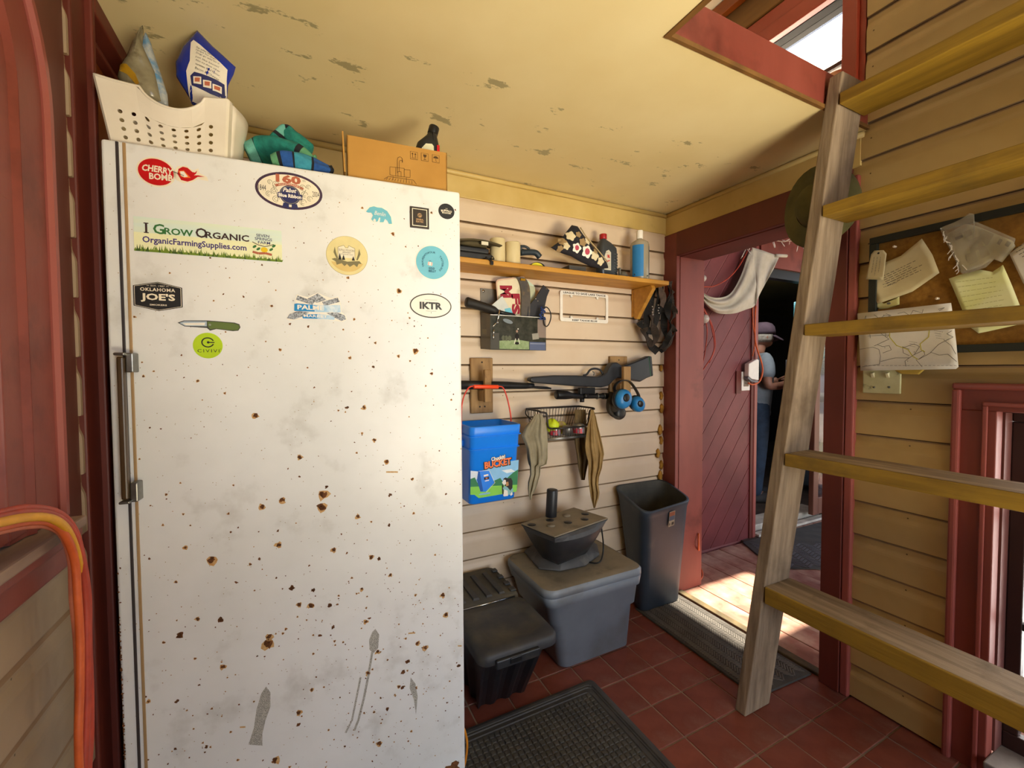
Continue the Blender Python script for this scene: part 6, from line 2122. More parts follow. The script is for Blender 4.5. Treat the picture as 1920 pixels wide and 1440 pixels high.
# black lidded tote
BZ = .360
c1 = P3(1053, 1190, BZ)
c0 = P3(870, 1240, BZ)
ky0 = (c1.y + c0.y) / 2
kx1 = c1.x
kx0, ky1 = .492, YF - .02
bt_ = thing('black_tote', 'black plastic tote with hinged ribbed dusty lid beside the freezer', 'tote', ((kx0 + kx1) / 2, (ky0 + ky1) / 2, 0))
BLK2 = mat('black_tote_plastic', '#1b1b1f', '#121215', scale=7, rough=.4, spots='#6a665c', sscale=55, sthr=.10)
LIDB = mat('dusty_black_lid', '#37373a', '#2a2a2d', scale=5, rough=.6, dirt='#5c5646', dscale=6, dlo=.48, dhi=.78)
LIDD = mat('very_dusty_black_lid', '#4a463f', '#39362f', scale=5, rough=.75, dirt='#67604f', dscale=7, dlo=.45, dhi=.75)
f1 = P3(983, 1298, 0)
kcx, kcy = (kx0 + kx1) / 2, (ky0 + ky1) / 2
def kr(t, g=0):
    """tapered body with ribs: t=0 floor, 1 under the lid"""
    x1 = f1.x + (kx1 - .03 - f1.x) * t
    y0 = f1.y + (ky0 + .035 - f1.y) * t
    x0 = kx0 + .06 * (1 - t) + .02
    y1 = ky1 - .10 * (1 - t) - .03
    out = []
    def edge(ax, ay, bx, by, n, amp):
        for k in range(n):
            f_ = k / n
            o_ = amp if (k % 4) in (1, 2) and 0 < k < n - 1 else 0
            dx, dy = bx - ax, by - ay
            l_ = math.hypot(dx, dy)
            out.append(Vector((ax + dx * f_ - dy / l_ * o_, ay + dy * f_ + dx / l_ * o_, .003 + (BZ - .035) * t)))
    am = .016 * (1 - abs(2 * t - 1) * .3) + g
    edge(x0, y0, x1, y0, 12, am)
    edge(x1, y0, x1, y1, 12, am)
    edge(x1, y1, x0, y1, 12, am)
    edge(x0, y1, x0, y0, 12, am)
    return out
MB(BLK2).loft([kr(0), kr(.08), kr(.5), kr(.92), kr(1)], True, True, True, False).build('tub', bt_)
def kl(g, z, y0, y1, r_=.035):
    return [Vector(p) for p in rrect(kx1 - kx0 + g, y1 - y0 + g, r_, z, 5, kcx, (y0 + y1) / 2)]
ymid = P3(940, 1112, BZ).y
ymid = ky0 + (ky1 - ky0) * .50
MB(LIDB).loft([kl(-.006, BZ - .040, ky0, ymid), kl(0, BZ - .036, ky0, ymid), kl(0, BZ - .010, ky0, ymid), kl(-.012, BZ, ky0, ymid), kl(-.10, BZ, ky0, ymid), kl(-.108, BZ - .004, ky0, ymid)], True, False, True, True).build('front_lid', bt_)
MB(LIDD).loft([kl(-.006, BZ - .040, ymid + .006, ky1), kl(0, BZ - .036, ymid + .006, ky1), kl(0, BZ - .010, ymid + .006, ky1), kl(-.012, BZ, ymid + .006, ky1)], True, False, True, True).build('back_lid', bt_)
for k in range(5):
    x = kx1 - .055 - k * .056
    MB(LIDB).hexa([(x - .026, ymid + .04, BZ + .0005), (x, ymid + .04, BZ + .0005), (x - .002, ky1 - .05, BZ + .0005), (x - .024, ky1 - .05, BZ + .0005)], [(x - .024, ymid + .045, BZ + .007), (x - .002, ymid + .045, BZ + .007), (x - .004, ky1 - .055, BZ + .007), (x - .022, ky1 - .055, BZ + .007)]).build('rib', bt_)
MB(CHROME).tube([(kx0 + .03, ymid + .003, BZ - .002), (kx1 - .03, ymid + .003, BZ - .002)], .003, 6).build('hinge_rod', bt_)
for t in (.03, .30, .62, .94):
    y = ymid + .03 + (ky1 - ymid - .08) * t
    MB(LIDB).box((kx1 - .030, y, BZ + .0005), (kx1 - .006, y + .026, BZ + .008)).build('hinge_clip', bt_, bev=.002)
xl_ = at(960, 1222, 'Y', ky0).x
MB(BLACK).box((xl_ - .06, ky0 - .012, BZ - .050), (xl_ + .10, ky0 + .004, BZ - .020)).build('latch', bt_, bev=.004)
MB(BLACK_C).box((xl_ - .012, ky0 - .015, BZ - .040), (xl_ + .030, ky0 - .011, BZ - .022)).build('latch_recess', bt_, bev=.002)

# waste bin
BIN = mat('dark_slate_bin', '#38424e', '#2d3640', scale=4, rough=.5, dirt='#5f635f', dscale=5, dlo=.58, dhi=.9)
BINI = mat('bin_inside_dirt', '#4a473d', '#2f2d27', scale=6, rough=.7)
ybk = YF - .006
T4 = [P3(1211, 963, .575), P3(1297, 936, .575), at(1243, 898, 'Y', ybk), at(1151, 911, 'Y', ybk)]
T4[1].x = min(T4[1].x, 1.852)
B4 = [P3(1202, 1149, .0135), P3(1278, 1124, .0135), Vector((1.835, ybk - .02, .0135)), Vector((1.60, ybk - .02, .0135))]
B4[1].x = min(B4[1].x, 1.835)
wbn = thing('waste_bin', 'tall dark slate plastic waste bin with worn sticker in the corner', 'bin', sum(B4, Vector()) / 4)
def rq(Q, r_, s=1.0, dz=0, n=5):
    c = sum(Q, Vector()) / 4
    Q = [c + (p - c) * s + Vector((0, 0, dz)) for p in Q]
    out = []
    for i in range(4):
        p, a, b_ = Q[i], Q[i - 1], Q[(i + 1) % 4]
        u, v = (a - p).normalized() * r_, (b_ - p).normalized() * r_
        for k in range(n + 1):
            t = k / n
            out.append((p + u) * (1 - t) ** 2 + p * 2 * t * (1 - t) + (p + v) * t * t)
    return out
def bq(t):
    return [B4[i].lerp(T4[i], t) for i in range(4)]
MB(BIN).loft([rq(bq(0), .05, .97), rq(bq(.01), .05), rq(bq(.5), .055), rq(bq(.93), .06), rq(bq(.95), .06, 1.015), rq(bq(.99), .06, 1.04), rq(bq(1), .06, 1.03), rq(bq(1), .06, .97)], True, True, False, True).build('shell', wbn)
MB(BINI).loft([rq(bq(1), .06, .97), rq(bq(.6), .05, .90), rq(bq(.1), .05, .86), rq(bq(.06), .05, .4)], True, False, True, True).build('lining', wbn)
def proj(p):
    v = Vector(p) - CAM_POS
    z = v.dot(_F)
    return 960 + FPX * v.dot(CR) / z, 720 - FPX * v.dot(CU) / z
best = None
for i in range(41):
    for j in range(41):
        p = B4[0].lerp(B4[1], i / 40).lerp(T4[0].lerp(T4[1], i / 40), j / 40)
        x, y = proj(p)
        e = (x - 1258) ** 2 + (y - 973) ** 2
        if best is None or e < best[0]:
            best = (e, p, i / 40)
c_ = best[1]
u_ = (T4[1] - T4[0]).normalized()
v_ = (T4[0].lerp(T4[1], best[2]) - B4[0].lerp(B4[1], best[2])).normalized()
mb = MB()
F = Face(mb, c_, u_, v_)
F.rect(plain('worn_label_cream', '#b5a990', .6), 0, -.0, .050, .082, .0050, 0, .004)
F.rect(plain('worn_label_orange', '#b06a4a', .6), -.001, .026, .046, .022, .0056, 0, .004)
F.rect(plain('worn_label_blue', '#5c6a7d', .6), -.001, .004, .046, .024, .0060, 0, .003)
for k in range(9):
    F.rect(INK, .002 + k * .0022, -.027, .0012 if k % 3 else .0018, .016, .0056)
F.rect(INK, -.016, -.027, .005, .012, .0056)
mb.build('label', wbn)

# mats
RUB = mat('black_rubber_mat', '#434141', '#353333', scale=12, rough=.75, dirt='#4a453c', dscale=9, dlo=.5, dhi=.8)
RUB2 = mat('brown_black_rubber', '#494641', '#3a3733', scale=12, rough=.8, dirt='#4c4538', dscale=9, dlo=.5, dhi=.8)
mx0, mx1, my0, my1 = .10, 1.045, .46, 1.388
mt = thing('floor_mat', 'black rubber floor mat with waffle grid in front of the freezer', 'mat', ((mx0 + mx1) / 2, (my0 + my1) / 2, 0))
def mr(g, z):
    return [Vector(p) for p in rrect(mx1 - mx0 + g, my1 - my0 + g, .02, z, 3, (mx0 + mx1) / 2, (my0 + my1) / 2)]
MB(RUB).loft([mr(0, .0008), mr(-.004, .006), mr(-.030, .010), mr(-.050, .010), mr(-.056, .006)], True, True, True, False).build('sheet', mt)
for g in (-.060, -.10):
    MB(RUB).loft([mr(g, .006), mr(g - .004, .0095), mr(g - .010, .0095), mr(g - .014, .006)], True, False, False, False).build('border_ridge', mt)
b = MB(RUB2)
cell = .0205
x = mx0 + .068
while x < mx1 - .07:
    y = my0 + .068
    while y < my1 - .075:
        e = rng.uniform(-.0006, .0006)
        b.hexa([(x, y, .0058), (x + .0165, y, .0058), (x + .0165, y + .0165, .0058), (x, y + .0165, .0058)], [(x + .002, y + .002, .0098 + e), (x + .0145, y + .002, .0098 - e), (x + .0145, y + .0145, .0098), (x + .002, y + .0145, .0098)])
        y += cell
    x += cell
o = b.build('waffle_cells', mt)
o['kind'] = 'stuff'
def ribbed(name, label, Q, z, m, m2, sp_, ln):
    """mat with herringbone ribs on a quad Q (4 corners, counter-clockwise)"""
    c = sum(Q, Vector()) / 4
    t = thing(name, label, 'mat', (c.x, c.y, z))
    MB(m).loft([[p + Vector((0, 0, z + .0006)) for p in Q], [c + (p - c) * .995 + Vector((0, 0, z + .008)) for p in Q], [c + (p - c) * .94 + Vector((0, 0, z + .009)) for p in Q]], True, True, True, False).build('sheet', t)
    U, V = (Q[1] - Q[0]), (Q[3] - Q[0])
    lu, lv = U.length, V.length
    U.normalize()
    V.normalize()
    b = MB(m2)
    nu, nv = int(lu * .93 / ln), int(lv * .93 / sp_)
    for i in range(nu):
        for j in range(nv):
            o_ = Q[0] + U * (lu * .035 + ln * (i + .5)) + V * (lv * .035 + sp_ * (j + .5))
            s = 1 if i % 2 else -1
            a = (U * .8 + V * s * .75).normalized()
            n_ = Vector((-a.y, a.x, 0)) * sp_ * .22
            a = a * ln * .58
            zz = Vector((0, 0, z + .0088))
            h = Vector((0, 0, .0022))
            pts = [o_ - a - n_, o_ + a - n_, o_ + a + n_, o_ - a + n_]
            b.hexa([p + zz for p in pts], [p + zz + h for p in pts])
    o = b.build('herringbone_ribs', t)
    o['kind'] = 'stuff'
    return t
RIBT = mat('mat_rib_grey', '#68625c', '#57514c', scale=12, rough=.75)
ribbed('doorway_mat', 'dark herringbone rubber mat lying across the inside of the doorway', [Vector((1.548, 1.02, 0)), Vector((1.872, 1.00, 0)), Vector((1.872, 1.70, 0)), Vector((1.562, 1.70, 0))], .001, RUB2, RIBT, .0125, .033)

# ------------------------------------------------------------------ ladder leaning into the hatch
GREYW = mat('weathered_grey_wood', '#9c8870', '#6a5845', scale=5, rough=.85, stretch=(7, 7, .5), dirt='#5a4834', dscale=5, dlo=.52, dhi=.8, bump=.5, bscale=12, lo=.3, hi=.7)
TREAD = mat('yellow_pine_tread', '#97761f', '#775a12', scale=5, rough=.6, stretch=(6, .5, 6), dirt='#4f3c14', dscale=5, dlo=.52, dhi=.85, bump=.3, bscale=20)
TREADT = mat('worn_tread_top', '#97836a', '#6c5a42', scale=5, rough=.8, stretch=(7, .5, 7), dirt='#5e4a2c', dscale=8, bump=.3, bscale=20)
A0 = at(1397, 1345, 'Z', 0)
A1 = at(1568, 215, 'Y', .806)
dirv = (A1 - A0) / (A1.z - A0.z)
def stile_pt(z):
    return A0 + dirv * z
SW, ST = .142, .042
ld = thing('ladder', 'rustic wooden loft ladder with weathered stile and yellow pine treads', 'ladder', A0)
zt_ = at(1577, 126, 'Y', .79).z
def stile_mesh(off):
    b = MB(GREYW)
    rings = []
    n = 14
    for k in range(n + 1):
        z = zt_ * k / n
        p = stile_pt(z) + Vector((0, off, 0))
        j = .0022 * mnoise.noise(Vector((z * 5, off, 1)))
        q_ = .0022 * mnoise.noise(Vector((z * 6, off, 7)))
        z1 = 0 if k == 0 else None
        rings.append([p + Vector((j, q_, 0)), p + Vector((SW + q_, j, 0)), p + Vector((SW, ST, 0)), p + Vector((j, ST, 0))])
    b.loft(rings, True, True, True, False)
    return b
stile_mesh(0).build('stile', ld, bev=.004)
stile_mesh(-1.12).build('stile', ld, bev=.004)
def z_on_stile(py):
    lo_, hi_ = 0, 2.6
    for _ in range(40):
        m_ = (lo_ + hi_) / 2
        if proj(stile_pt(m_))[1] > py:
            lo_ = m_
        else:
            hi_ = m_
    return lo_
for k, (y0, y1) in enumerate(((175, 196), (385.5, 405), (608.5, 629.5), (850, 873), (1100, 1130))):
    z1, z0 = z_on_stile(y0), z_on_stile(y1)
    if z1 - z0 < .036:
        z0 = z1 - .038
    p = stile_pt(z1)
    xw = SW + .004
    b = MB(TREAD)
    rings = []
    n = 16
    for i in range(n + 1):
        y = p.y - .0015 - (1.075) * i / n
        e = .0025 * mnoise.noise(Vector((y * 4, k * 3, 0)))
        f_ = .0025 * mnoise.noise(Vector((y * 4, k * 3, 5)))
        dxs = dirv.x * 0
        rings.append([Vector((p.x - .004 + e, y, z1 + f_)), Vector((p.x - .004 - f_, y, z0 + e)), Vector((p.x + xw, y, z0)), Vector((p.x + xw, y, z1 + e))])
    b.loft(rings, True, True, True, False)
    o = b.build('tread', ld, bev=.003)
    b = MB(TREADT)
    b.loft([[r_[0] + Vector((.006, 0, .0006)), r_[3] + Vector((-.004, 0, .0006))] for r_ in rings], False, False, False, False)
    b.build('worn_top', o)

# ------------------------------------------------------------------ hat hanging on the casing behind the ladder
hatc = at(1541, 390, 'X', 1.80)
hat = thing('sun_hat', 'olive green brimmed hat hanging on the door casing behind the ladder stile', 'hat', (1.80, hatc.y, hatc.z))
HATM = mat('olive_felt', '#5f5a34', '#4b4728', scale=9, rough=.95, bump=.15, bscale=120)
M = Matrix.Translation((1.775, hatc.y, hatc.z)) @ Matrix.Rotation(R(-90), 4, 'Y') @ Matrix.Rotation(R(12), 4, 'X')
b = MB(HATM)
n = 32
rings = []
for r_, h in ((.150, -.012), (.148, -.008), (.115, .000), (.085, .004), (.080, .010), (.074, .050), (.062, .072), (.03, .078)):
    rings.append([(r_ * math.cos(2 * PI * k / n) * 1.02, r_ * .84 * math.sin(2 * PI * k / n), h + (.022 * math.cos(2 * (2 * PI * k / n)) * (r_ - .08) / .07 if r_ > .08 else 0)) for k in range(n)])
b.loft(rings, True, True, True, True, M)
b.build('crown_and_brim', hat)
b = MB(mat('dark_olive_band', '#3f3b22', '#302d18', scale=9, rough=.9)).loft([[(.0812 * math.cos(2 * PI * k / n) * 1.02, .0812 * .84 * math.sin(2 * PI * k / n), h) for k in range(n)] for h in (.010, .024)], True, False, False, True, M)
b.build('hat_band', hat)

# ------------------------------------------------------------------ notice board and papers on the right wall
XP = XR - .020
def wl(px, py, X_=XP):
    p = at(px, py, 'X', X_)
    return -p.y, p.z
CORK = mat('brown_cork', '#9b6f26', '#82591a', scale=60, rough=.9, dirt='#6e4812', dscale=9, dlo=.5, dhi=.8)
cl, cz1 = wl(1630, 447, XP - .02)
cz0 = wl(1870, 659, XP - .02)[1]
nb = thing('notice_board', 'brown cork notice board in a thin black frame on the siding', 'notice board', (XP, -cl - .45, cz0))
cr_ = cl + .92
MB(CORK).box((XP - .006, -cr_, cz0), (XP, -cl, cz1)).build('cork_panel', nb)
b = MB(plain('black_board_frame', '#23261f', .5))
fw_ = .024
b.box((XP - .020, -cr_, cz1 - fw_), (XP - .001, -cl, cz1)).box((XP - .020, -cr_, cz0), (XP - .001, -cl, cz0 + fw_)).box((XP - .020, -cl - fw_, cz0 + fw_), (XP - .001, -cl, cz1 - fw_)).box((XP - .020, -cr_, cz0 + fw_), (XP - .001, -cr_ + fw_, cz1 - fw_))
b.build('frame', nb, bev=.002)
XQ = XP - .007
def paper(name, label, cat, outline, m, X_=XQ, curl=.006, seed=0, folds=True):
    """sheet of paper outlined in photo points, a little curled, on the board"""
    c2 = [wl(x, y, X_) for x, y in outline]
    cx = sum(p[0] for p in c2) / len(c2)
    cz = sum(p[1] for p in c2) / len(c2)
    t = thing(name, label, cat, (X_, -cx, cz))
    pts = []
    for i, p in enumerate(c2):
        q_ = c2[(i + 1) % len(c2)]
        pts += [(p[0] + (q_[0] - p[0]) * k / 5, p[1] + (q_[1] - p[1]) * k / 5) for k in range(5)]
    mb = MB(m)
    def W(x, z, s):
        d_ = math.hypot(x - cx, z - cz)
        return Vector((X_ - .001 - curl * (d_ / .12) ** 2 - .002 * (mnoise.noise(Vector((x * 16, z * 16, seed))) + .5), -x, z))
    rings = [[W(cx + (x - cx) * s, cz + (z - cz) * s, s) for x, z in pts] for s in (1, .8, .55, .3, .1)]
    mb.loft(rings, True, False, True, True)
    mb.build('sheet', t, solid=.0006)
    mb2 = MB()
    F = Face(mb2, (X_, 0, 0), (0, -1, 0), (0, 0, 1))
    F.P = lambda x, y, l=0: W(x, y, 0) + Vector((-.0006 - l, 0, 0))
    return t, mb2, F
def ruled(F, x0, z0, dx, dz, n, ln, m, wd=.0012, rag=.3, seed=1, gap=None):
    """n lines of writing as broken strokes starting at x0,z0; dx,dz step per line; ln = vector of a full line"""
    r_ = random.Random(seed)
    for k in range(n):
        sx, sz = x0 + dx * k, z0 + dz * k
        t = 0
        end = 1 - rag * r_.random()
        while t < end:
            e = min(end, t + r_.uniform(.05, .14))
            F.line(m, [(sx + ln[0] * t, sz + ln[1] * t), (sx + ln[0] * e, sz + ln[1] * e)], wd, .0003)
            t = e + .03
PAPER = mat('aged_paper', '#d5c8a0', '#c3b48a', scale=6, rough=.8)
PAPERW = mat('white_paper', '#dcd7cf', '#cfc9be', scale=6, rough=.8)
PAPERY = mat('yellowed_paper', '#d6d09a', '#c2bb78', scale=5, rough=.8)
PENC = plain('pencil_grey', '#6d6a66', .8)
PENI = plain('ink_grey', '#45423f', .8)
t, mb2, F = paper('letter', 'large creased typed letter pinned at the left of the cork board', 'paper', [(1631, 528), (1661, 492), (1690, 480), (1731, 448), (1750, 478), (1763, 512), (1712, 547), (1648, 570), (1638, 550)], PAPER, XQ - .002, .008, 1)
x0, z0 = wl(1655, 519, XQ)
x1, z1 = wl(1725, 486, XQ)
ruled(F, x0, z0, .0035, -.0068, 6, (x1 - x0, z1 - z0), PENI, .0016, .25, 3)
x0, z0 = wl(1657, 534, XQ)
x1, z1 = wl(1688, 522, XQ)
ruled(F, x0, z0, .003, -.010, 2, (x1 - x0, z1 - z0), PENC, .0018, .3, 9)
mb2.build('typed_lines', t)['kind'] = 'stuff'
t, mb2, F = paper('paper_tag', 'cream paper tag with a punched hole overlapping the typed letter', 'tag', [(1634, 477), (1640, 470), (1657, 469), (1663, 476), (1657, 525), (1624, 524)], PAPER, XQ - .016, .002, 2)
x0, z0 = wl(1637, 483, XQ - .016)
for k in range(3):
    xs, zs_ = wl(1640 + k * 6, 482, XQ - .016)
    xe, ze = wl(1634 + k * 6.5, 518, XQ - .016)
    ruled(F, xs, zs_, 0, 0, 1, (xe - xs, ze - zs_), PENC, .0012, .2, 20 + k)
F.ell(INK, *wl(1648, 475, XQ - .016), .0035, .0035, .0005, 12)
mb2.build('handwriting', t)['kind'] = 'stuff'
t, mb2, F = paper('paper_scrap', 'small pale torn scrap under the typed letter', 'paper', [(1636, 560), (1648, 572), (1662, 568), (1687, 556), (1687, 571), (1665, 578), (1648, 580), (1638, 571)], PAPERY, XQ, .002, 3)
F.ell(PENC, *wl(1667, 569, XQ), .006, .004, .0004, 12)
mb2.build('faint_mark', t)
# hand drawn map
XM = XP - .024
t, mb2, F = paper('hand_drawn_map', 'white hand drawn property map pinned across the board\'s lower frame', 'map', [(1609, 588), (1784, 568), (1790, 610), (1798, 688), (1793, 692), (1615, 695)], PAPERW, XM, .001, 4)
def mp_(*pts):
    return [wl(x, y, XM) for x, y in pts]
YEL = plain('map_yellow', '#c7bb3a', .8)
for pts in (((1613, 655), (1638, 651), (1649, 655), (1652, 668), (1650, 683), (1618, 688)), ((1640, 649), (1668, 636), (1648, 622)), ((1628, 630), (1668, 628), (1664, 632)), ((1633, 634), (1632, 626), (1662, 625), (1662, 632)),
            ((1646, 646), (1656, 650), (1668, 648), (1672, 656), (1656, 662)), ((1652, 678), (1680, 671), (1706, 671), (1715, 665), (1725, 650), (1715, 645), (1694, 652)), ((1706, 655), (1693, 650), (1695, 662), (1706, 667)),
            ((1715, 665), (1732, 657), (1735, 665), (1723, 674)), ((1723, 674), (1745, 662), (1760, 646), (1788, 632), (1776, 626), (1786, 620)), ((1745, 660), (1762, 666), (1778, 664), (1795, 678)), ((1770, 637), (1784, 648), (1793, 664)),
            ((1706, 671), (1698, 677), (1700, 687)), ((1718, 674), (1730, 688)), ((1640, 590), (1650, 598), (1660, 591), (1672, 592), (1662, 588)), ((1684, 588), (1696, 585), (1707, 592), (1713, 582), (1730, 587), (1732, 580)), ((1760, 580), (1772, 577), (1762, 583)), ((1618, 610), (1625, 592), (1625, 600))):
    F.line(PENC, mp_(*pts), .0013, .0004)
for pts in (((1670, 617), (1669, 632), (1682, 648), (1694, 652), (1704, 656), (1712, 668), (1722, 674)), ((1744, 612), (1742, 632), (1726, 645), (1728, 656), (1735, 660))):
    F.line(YEL, mp_(*pts), .0022, .0004)
x = 1622
while x < 1792:
    F.line(PENC, mp_((x, 685.5), (x + 5, 685.2)), .0009, .0004)
    x += 8
for px, py in ((1658, 591), (1668, 593), (1680, 593), (1660, 652), (1703, 677), (1715, 660)):
    F.ell(PENI, *wl(px, py, XM), .0012, .0012, .0005, 8)
for px, py, n_ in ((1705, 640, 3), (1752, 620, 4)):
    xs, zs_ = wl(px, py, XM)
    ruled(F, xs, zs_, .002, -.008, n_, (.022, -.006), PENC, .001, .4, 31)
mb2.build('pencil_lines', t)['kind'] = 'stuff'
# crumpled clear bag with newsprint
CLR = mat('clear_film', '#cfc8b4', '#a69c82', scale=30, rough=.12, alpha=.35, spec=.9)
NEWS = mat('newsprint_grey', '#8d8466', '#a89f80', scale=50, rough=.7)
t, mb2, F = paper('newspaper_clipping', 'folded newspaper clippings inside the clear bag on the cork board', 'paper', [(1778, 438), (1812, 420), (1832, 424), (1900, 452), (1905, 462), (1880, 492), (1862, 486), (1840, 500), (1802, 512)], mat('newsprint_pale', '#c9be98', '#b4a880', scale=20, rough=.8), XQ - .003, .004, 5)
for pts in (((1786, 444), (1804, 436), (1808, 446), (1790, 455)), ((1808, 436), (1822, 430), (1826, 440), (1812, 447)), ((1815, 452), (1840, 442), (1846, 464), (1822, 474)), ((1812, 478), (1830, 470), (1836, 490), (1820, 498)), ((1836, 466), (1850, 460), (1858, 478), (1842, 486)), ((1842, 430), (1866, 440), (1852, 462), (1838, 448))):
    F.poly(NEWS, [wl(x, y, XQ) for x, y in pts], .0006)
for pts in (((1792, 446), (1806, 441), (1808, 445), (1794, 451)), ((1876, 448), (1882, 450), (1876, 460), (1870, 457)), ((1890, 452), (1898, 456), (1892, 464), (1885, 460))):
    F.poly(PENI, [wl(x, y, XQ) for x, y in pts], .0009)
mb2.build('print_blocks', t)['kind'] = 'stuff'
t, mb2, F = paper('clear_bag', 'crumpled clear plastic bag pinned over newspaper on the cork board', 'bag', [(1765, 428), (1790, 418), (1806, 410), (1820, 400), (1828, 402), (1826, 414), (1850, 424), (1906, 448), (1902, 462), (1878, 492), (1866, 486), (1850, 502), (1820, 512), (1806, 514), (1788, 480), (1770, 445)], CLR, XQ - .020, .010, 6)
for k in range(16):
    r_ = random.Random(k)
    a, c_ = wl(1770 + k * 2.2 + r_.uniform(-3, 3), 430 + k * 5 + r_.uniform(-8, 8), XQ - .02)
    F.line(WHITE, [(a, c_), (a + r_.uniform(-.008, .008), c_ - r_.uniform(.004, .012)), (a + r_.uniform(-.008, .012), c_ - .018)], .0022, .001)
mb2.build('film_glints', t)['kind'] = 'stuff'
t, mb2, F = paper('handwritten_note', 'large pale yellow green handwritten note below the clear bag', 'paper', [(1781, 523), (1800, 516), (1840, 506), (1862, 510), (1882, 497), (1900, 540), (1920, 590), (1924, 606), (1852, 622), (1836, 625), (1818, 612), (1800, 570)], mat('pale_lime_paper', '#d3d58c', '#dedfb4', scale=7, rough=.8), XQ - .010, .006, 7)
for k in range(9):
    x0, z0 = wl(1797 + k * 3.0, 530 + k * 9.2, XQ)
    x1, z1 = wl(1872 + k * 4.2, 520 + k * 8.2, XQ)
    ruled(F, x0, z0, 0, 0, 1, (x1 - x0, z1 - z0), plain('faint_olive_pencil', '#a5a468', .8), .0010, .2, 40 + k)
mb2.build('handwriting', t)['kind'] = 'stuff'
t, mb2, F = paper('white_flyer', 'white printed flyer at the right edge of the cork board', 'paper', [(1893, 476), (1935, 445), (1990, 520), (1945, 560), (1918, 530)], PAPERW, XQ - .012, .003, 8)
x0, z0 = wl(1903, 470, XQ)
ruled(F, x0, z0, .006, -.008, 5, (.05, .03), PENI, .0016, .2, 60)
mb2.build('printed_lines', t)['kind'] = 'stuff'
for k, (px, py, lab) in enumerate(((1673, 448, 'upper clear push pin in the cork board\'s top left area'), (1679, 463, 'clear push pin just above the typed letter'), (1759, 560, 'clear push pin between the letter and the map'))):
    p = at(px, py, 'X', XQ)
    pn = thing('push_pin', lab, 'pin', p, 0, 'clear push pins on the cork board')
    M = Matrix.Translation(p) @ Matrix.Rotation(R(-90), 4, 'Y')
    MB(mat('clear_pin_plastic', '#e6d6c4', '#d8c6b2', scale=8, rough=.15)).lathe([(.0045, .000), (.0030, .003), (.0024, .008), (.0042, .010), (.0042, .012), (0, .013)], 12, M).build('head', pn)
    MB(STEEL).cyl(p + Vector((.004, 0, 0)), p, .0006, 6).build('needle', pn)
# light switch with two toggles and the yellow scrap
s0, s1 = at(1619, 697, 'X', XR - .018), at(1690, 739, 'X', XR - .018)
sw = thing('light_switch', 'grubby cream double light switch plate below the hand drawn map', 'switch', (XR - .018, (s0.y + s1.y) / 2, s1.z))
MB(mat('grubby_switch_plate', '#d4d2a6', '#c2bf8e', scale=14, rough=.4, dirt='#5d5436', dscale=26, dlo=.6, dhi=.75)).box((XR - .024, s1.y, s1.z), (XR - .017, s0.y, s0.z + .035)).build('plate', sw, bev=.004)
for px in (1637, 1665):
    p = at(px, 703, 'X', XR - .024)
    MB(plain('cream_toggle', '#e2dcb8')).hexa([(XR - .025, p.y - .005, p.z - .010), (XR - .025, p.y + .005, p.z - .010), (XR - .022, p.y + .005, p.z - .010), (XR - .022, p.y - .005, p.z - .010)], [(XR - .036, p.y - .0035, p.z + .006), (XR - .036, p.y + .0035, p.z + .006), (XR - .022, p.y + .005, p.z + .010), (XR - .022, p.y - .005, p.z + .010)]).build('toggle', sw, bev=.001)
    p = at(px + 2, 726, 'X', XR - .024)
    MB(STEEL).cyl((XR - .0225, p.y, p.z), (XR - .0255, p.y, p.z), .0035, 10).build('screw', sw)
t, mb2, F = paper('yellow_card', 'yellow card peeping out under the hand drawn map', 'card', [(1676, 680), (1735, 680), (1733, 694), (1724, 702), (1690, 701), (1678, 694)], plain('mustard_card', '#c9a84a'), XP - .006, .001, 9)
mb2.mats or None

# ------------------------------------------------------------------ extension cords over the left sill
CORD = [mat('orange_cord', '#d2622b', '#b84f1f', scale=20, rough=.5), mat('yellow_cord', '#e3a514', '#cf920c', scale=20, rough=.5), mat('red_orange_cord', '#b8432a', '#9c3520', scale=20, rough=.5), mat('peach_cord', '#cf7a5c', '#b9664a', scale=20, rough=.5)]
XC = XL + .075
base = [(-60, 992), (0, 978), (55, 968), (100, 972), (130, 998), (146, 1050), (152, 1120), (156, 1200), (158, 1290), (157, 1380), (156, 1450), (158, 1540)]
def cordpath(off, xo, ph):
    out = []
    xo0 = xo
    for i, (x, y) in enumerate(base):
        xo = xo0 if off != 2 else xo0 - .034 * max(0, min(1, (i - 3) / 4))
        d_ = off * (1 if i < 3 else .8 + .2 * math.sin(i * 1.1 + ph))
        if i < 3:
            out.append(at(x, y + d_ * .9, 'X', XC + xo))
        elif i == 3:
            out.append(at(x - d_ * .5, y + d_ * .8, 'X', XC + xo))
        elif i == 4:
            out.append(at(x - d_ * .8, y + d_ * .4, 'X', XC + xo))
        else:
            w__ = 1 if i < 7 else (.55 if i < 9 else .75)
            out.append(at(x - d_ * w__ + 3 * math.sin(i * .9 + ph), y, 'X', XC + xo))
    return out
for k, (off, xo, c_, lab) in enumerate(((-17, -.004, 2, 'uppermost red orange cord draped over the left window sill'), (-8, .004, 2, 'second red orange cord of the bundle, just above the yellow one'), (2, .020, 1, 'yellow cord in the middle of the bundle over the left sill'), (11, .010, 0, 'orange cord just below the yellow one in the bundle'), (18, -.002, 3, 'lowest pale peach cord of the bundle over the left sill'))):
    cdx = thing('extension_cord', lab, 'cord', at(base[3][0], base[3][1], 'X', XC), 0, 'extension cords over the left sill')
    MB(CORD[c_]).tube(bezier(cordpath(off, xo, k * 1.3), 6), .0062, 8).build('cable', cdx)
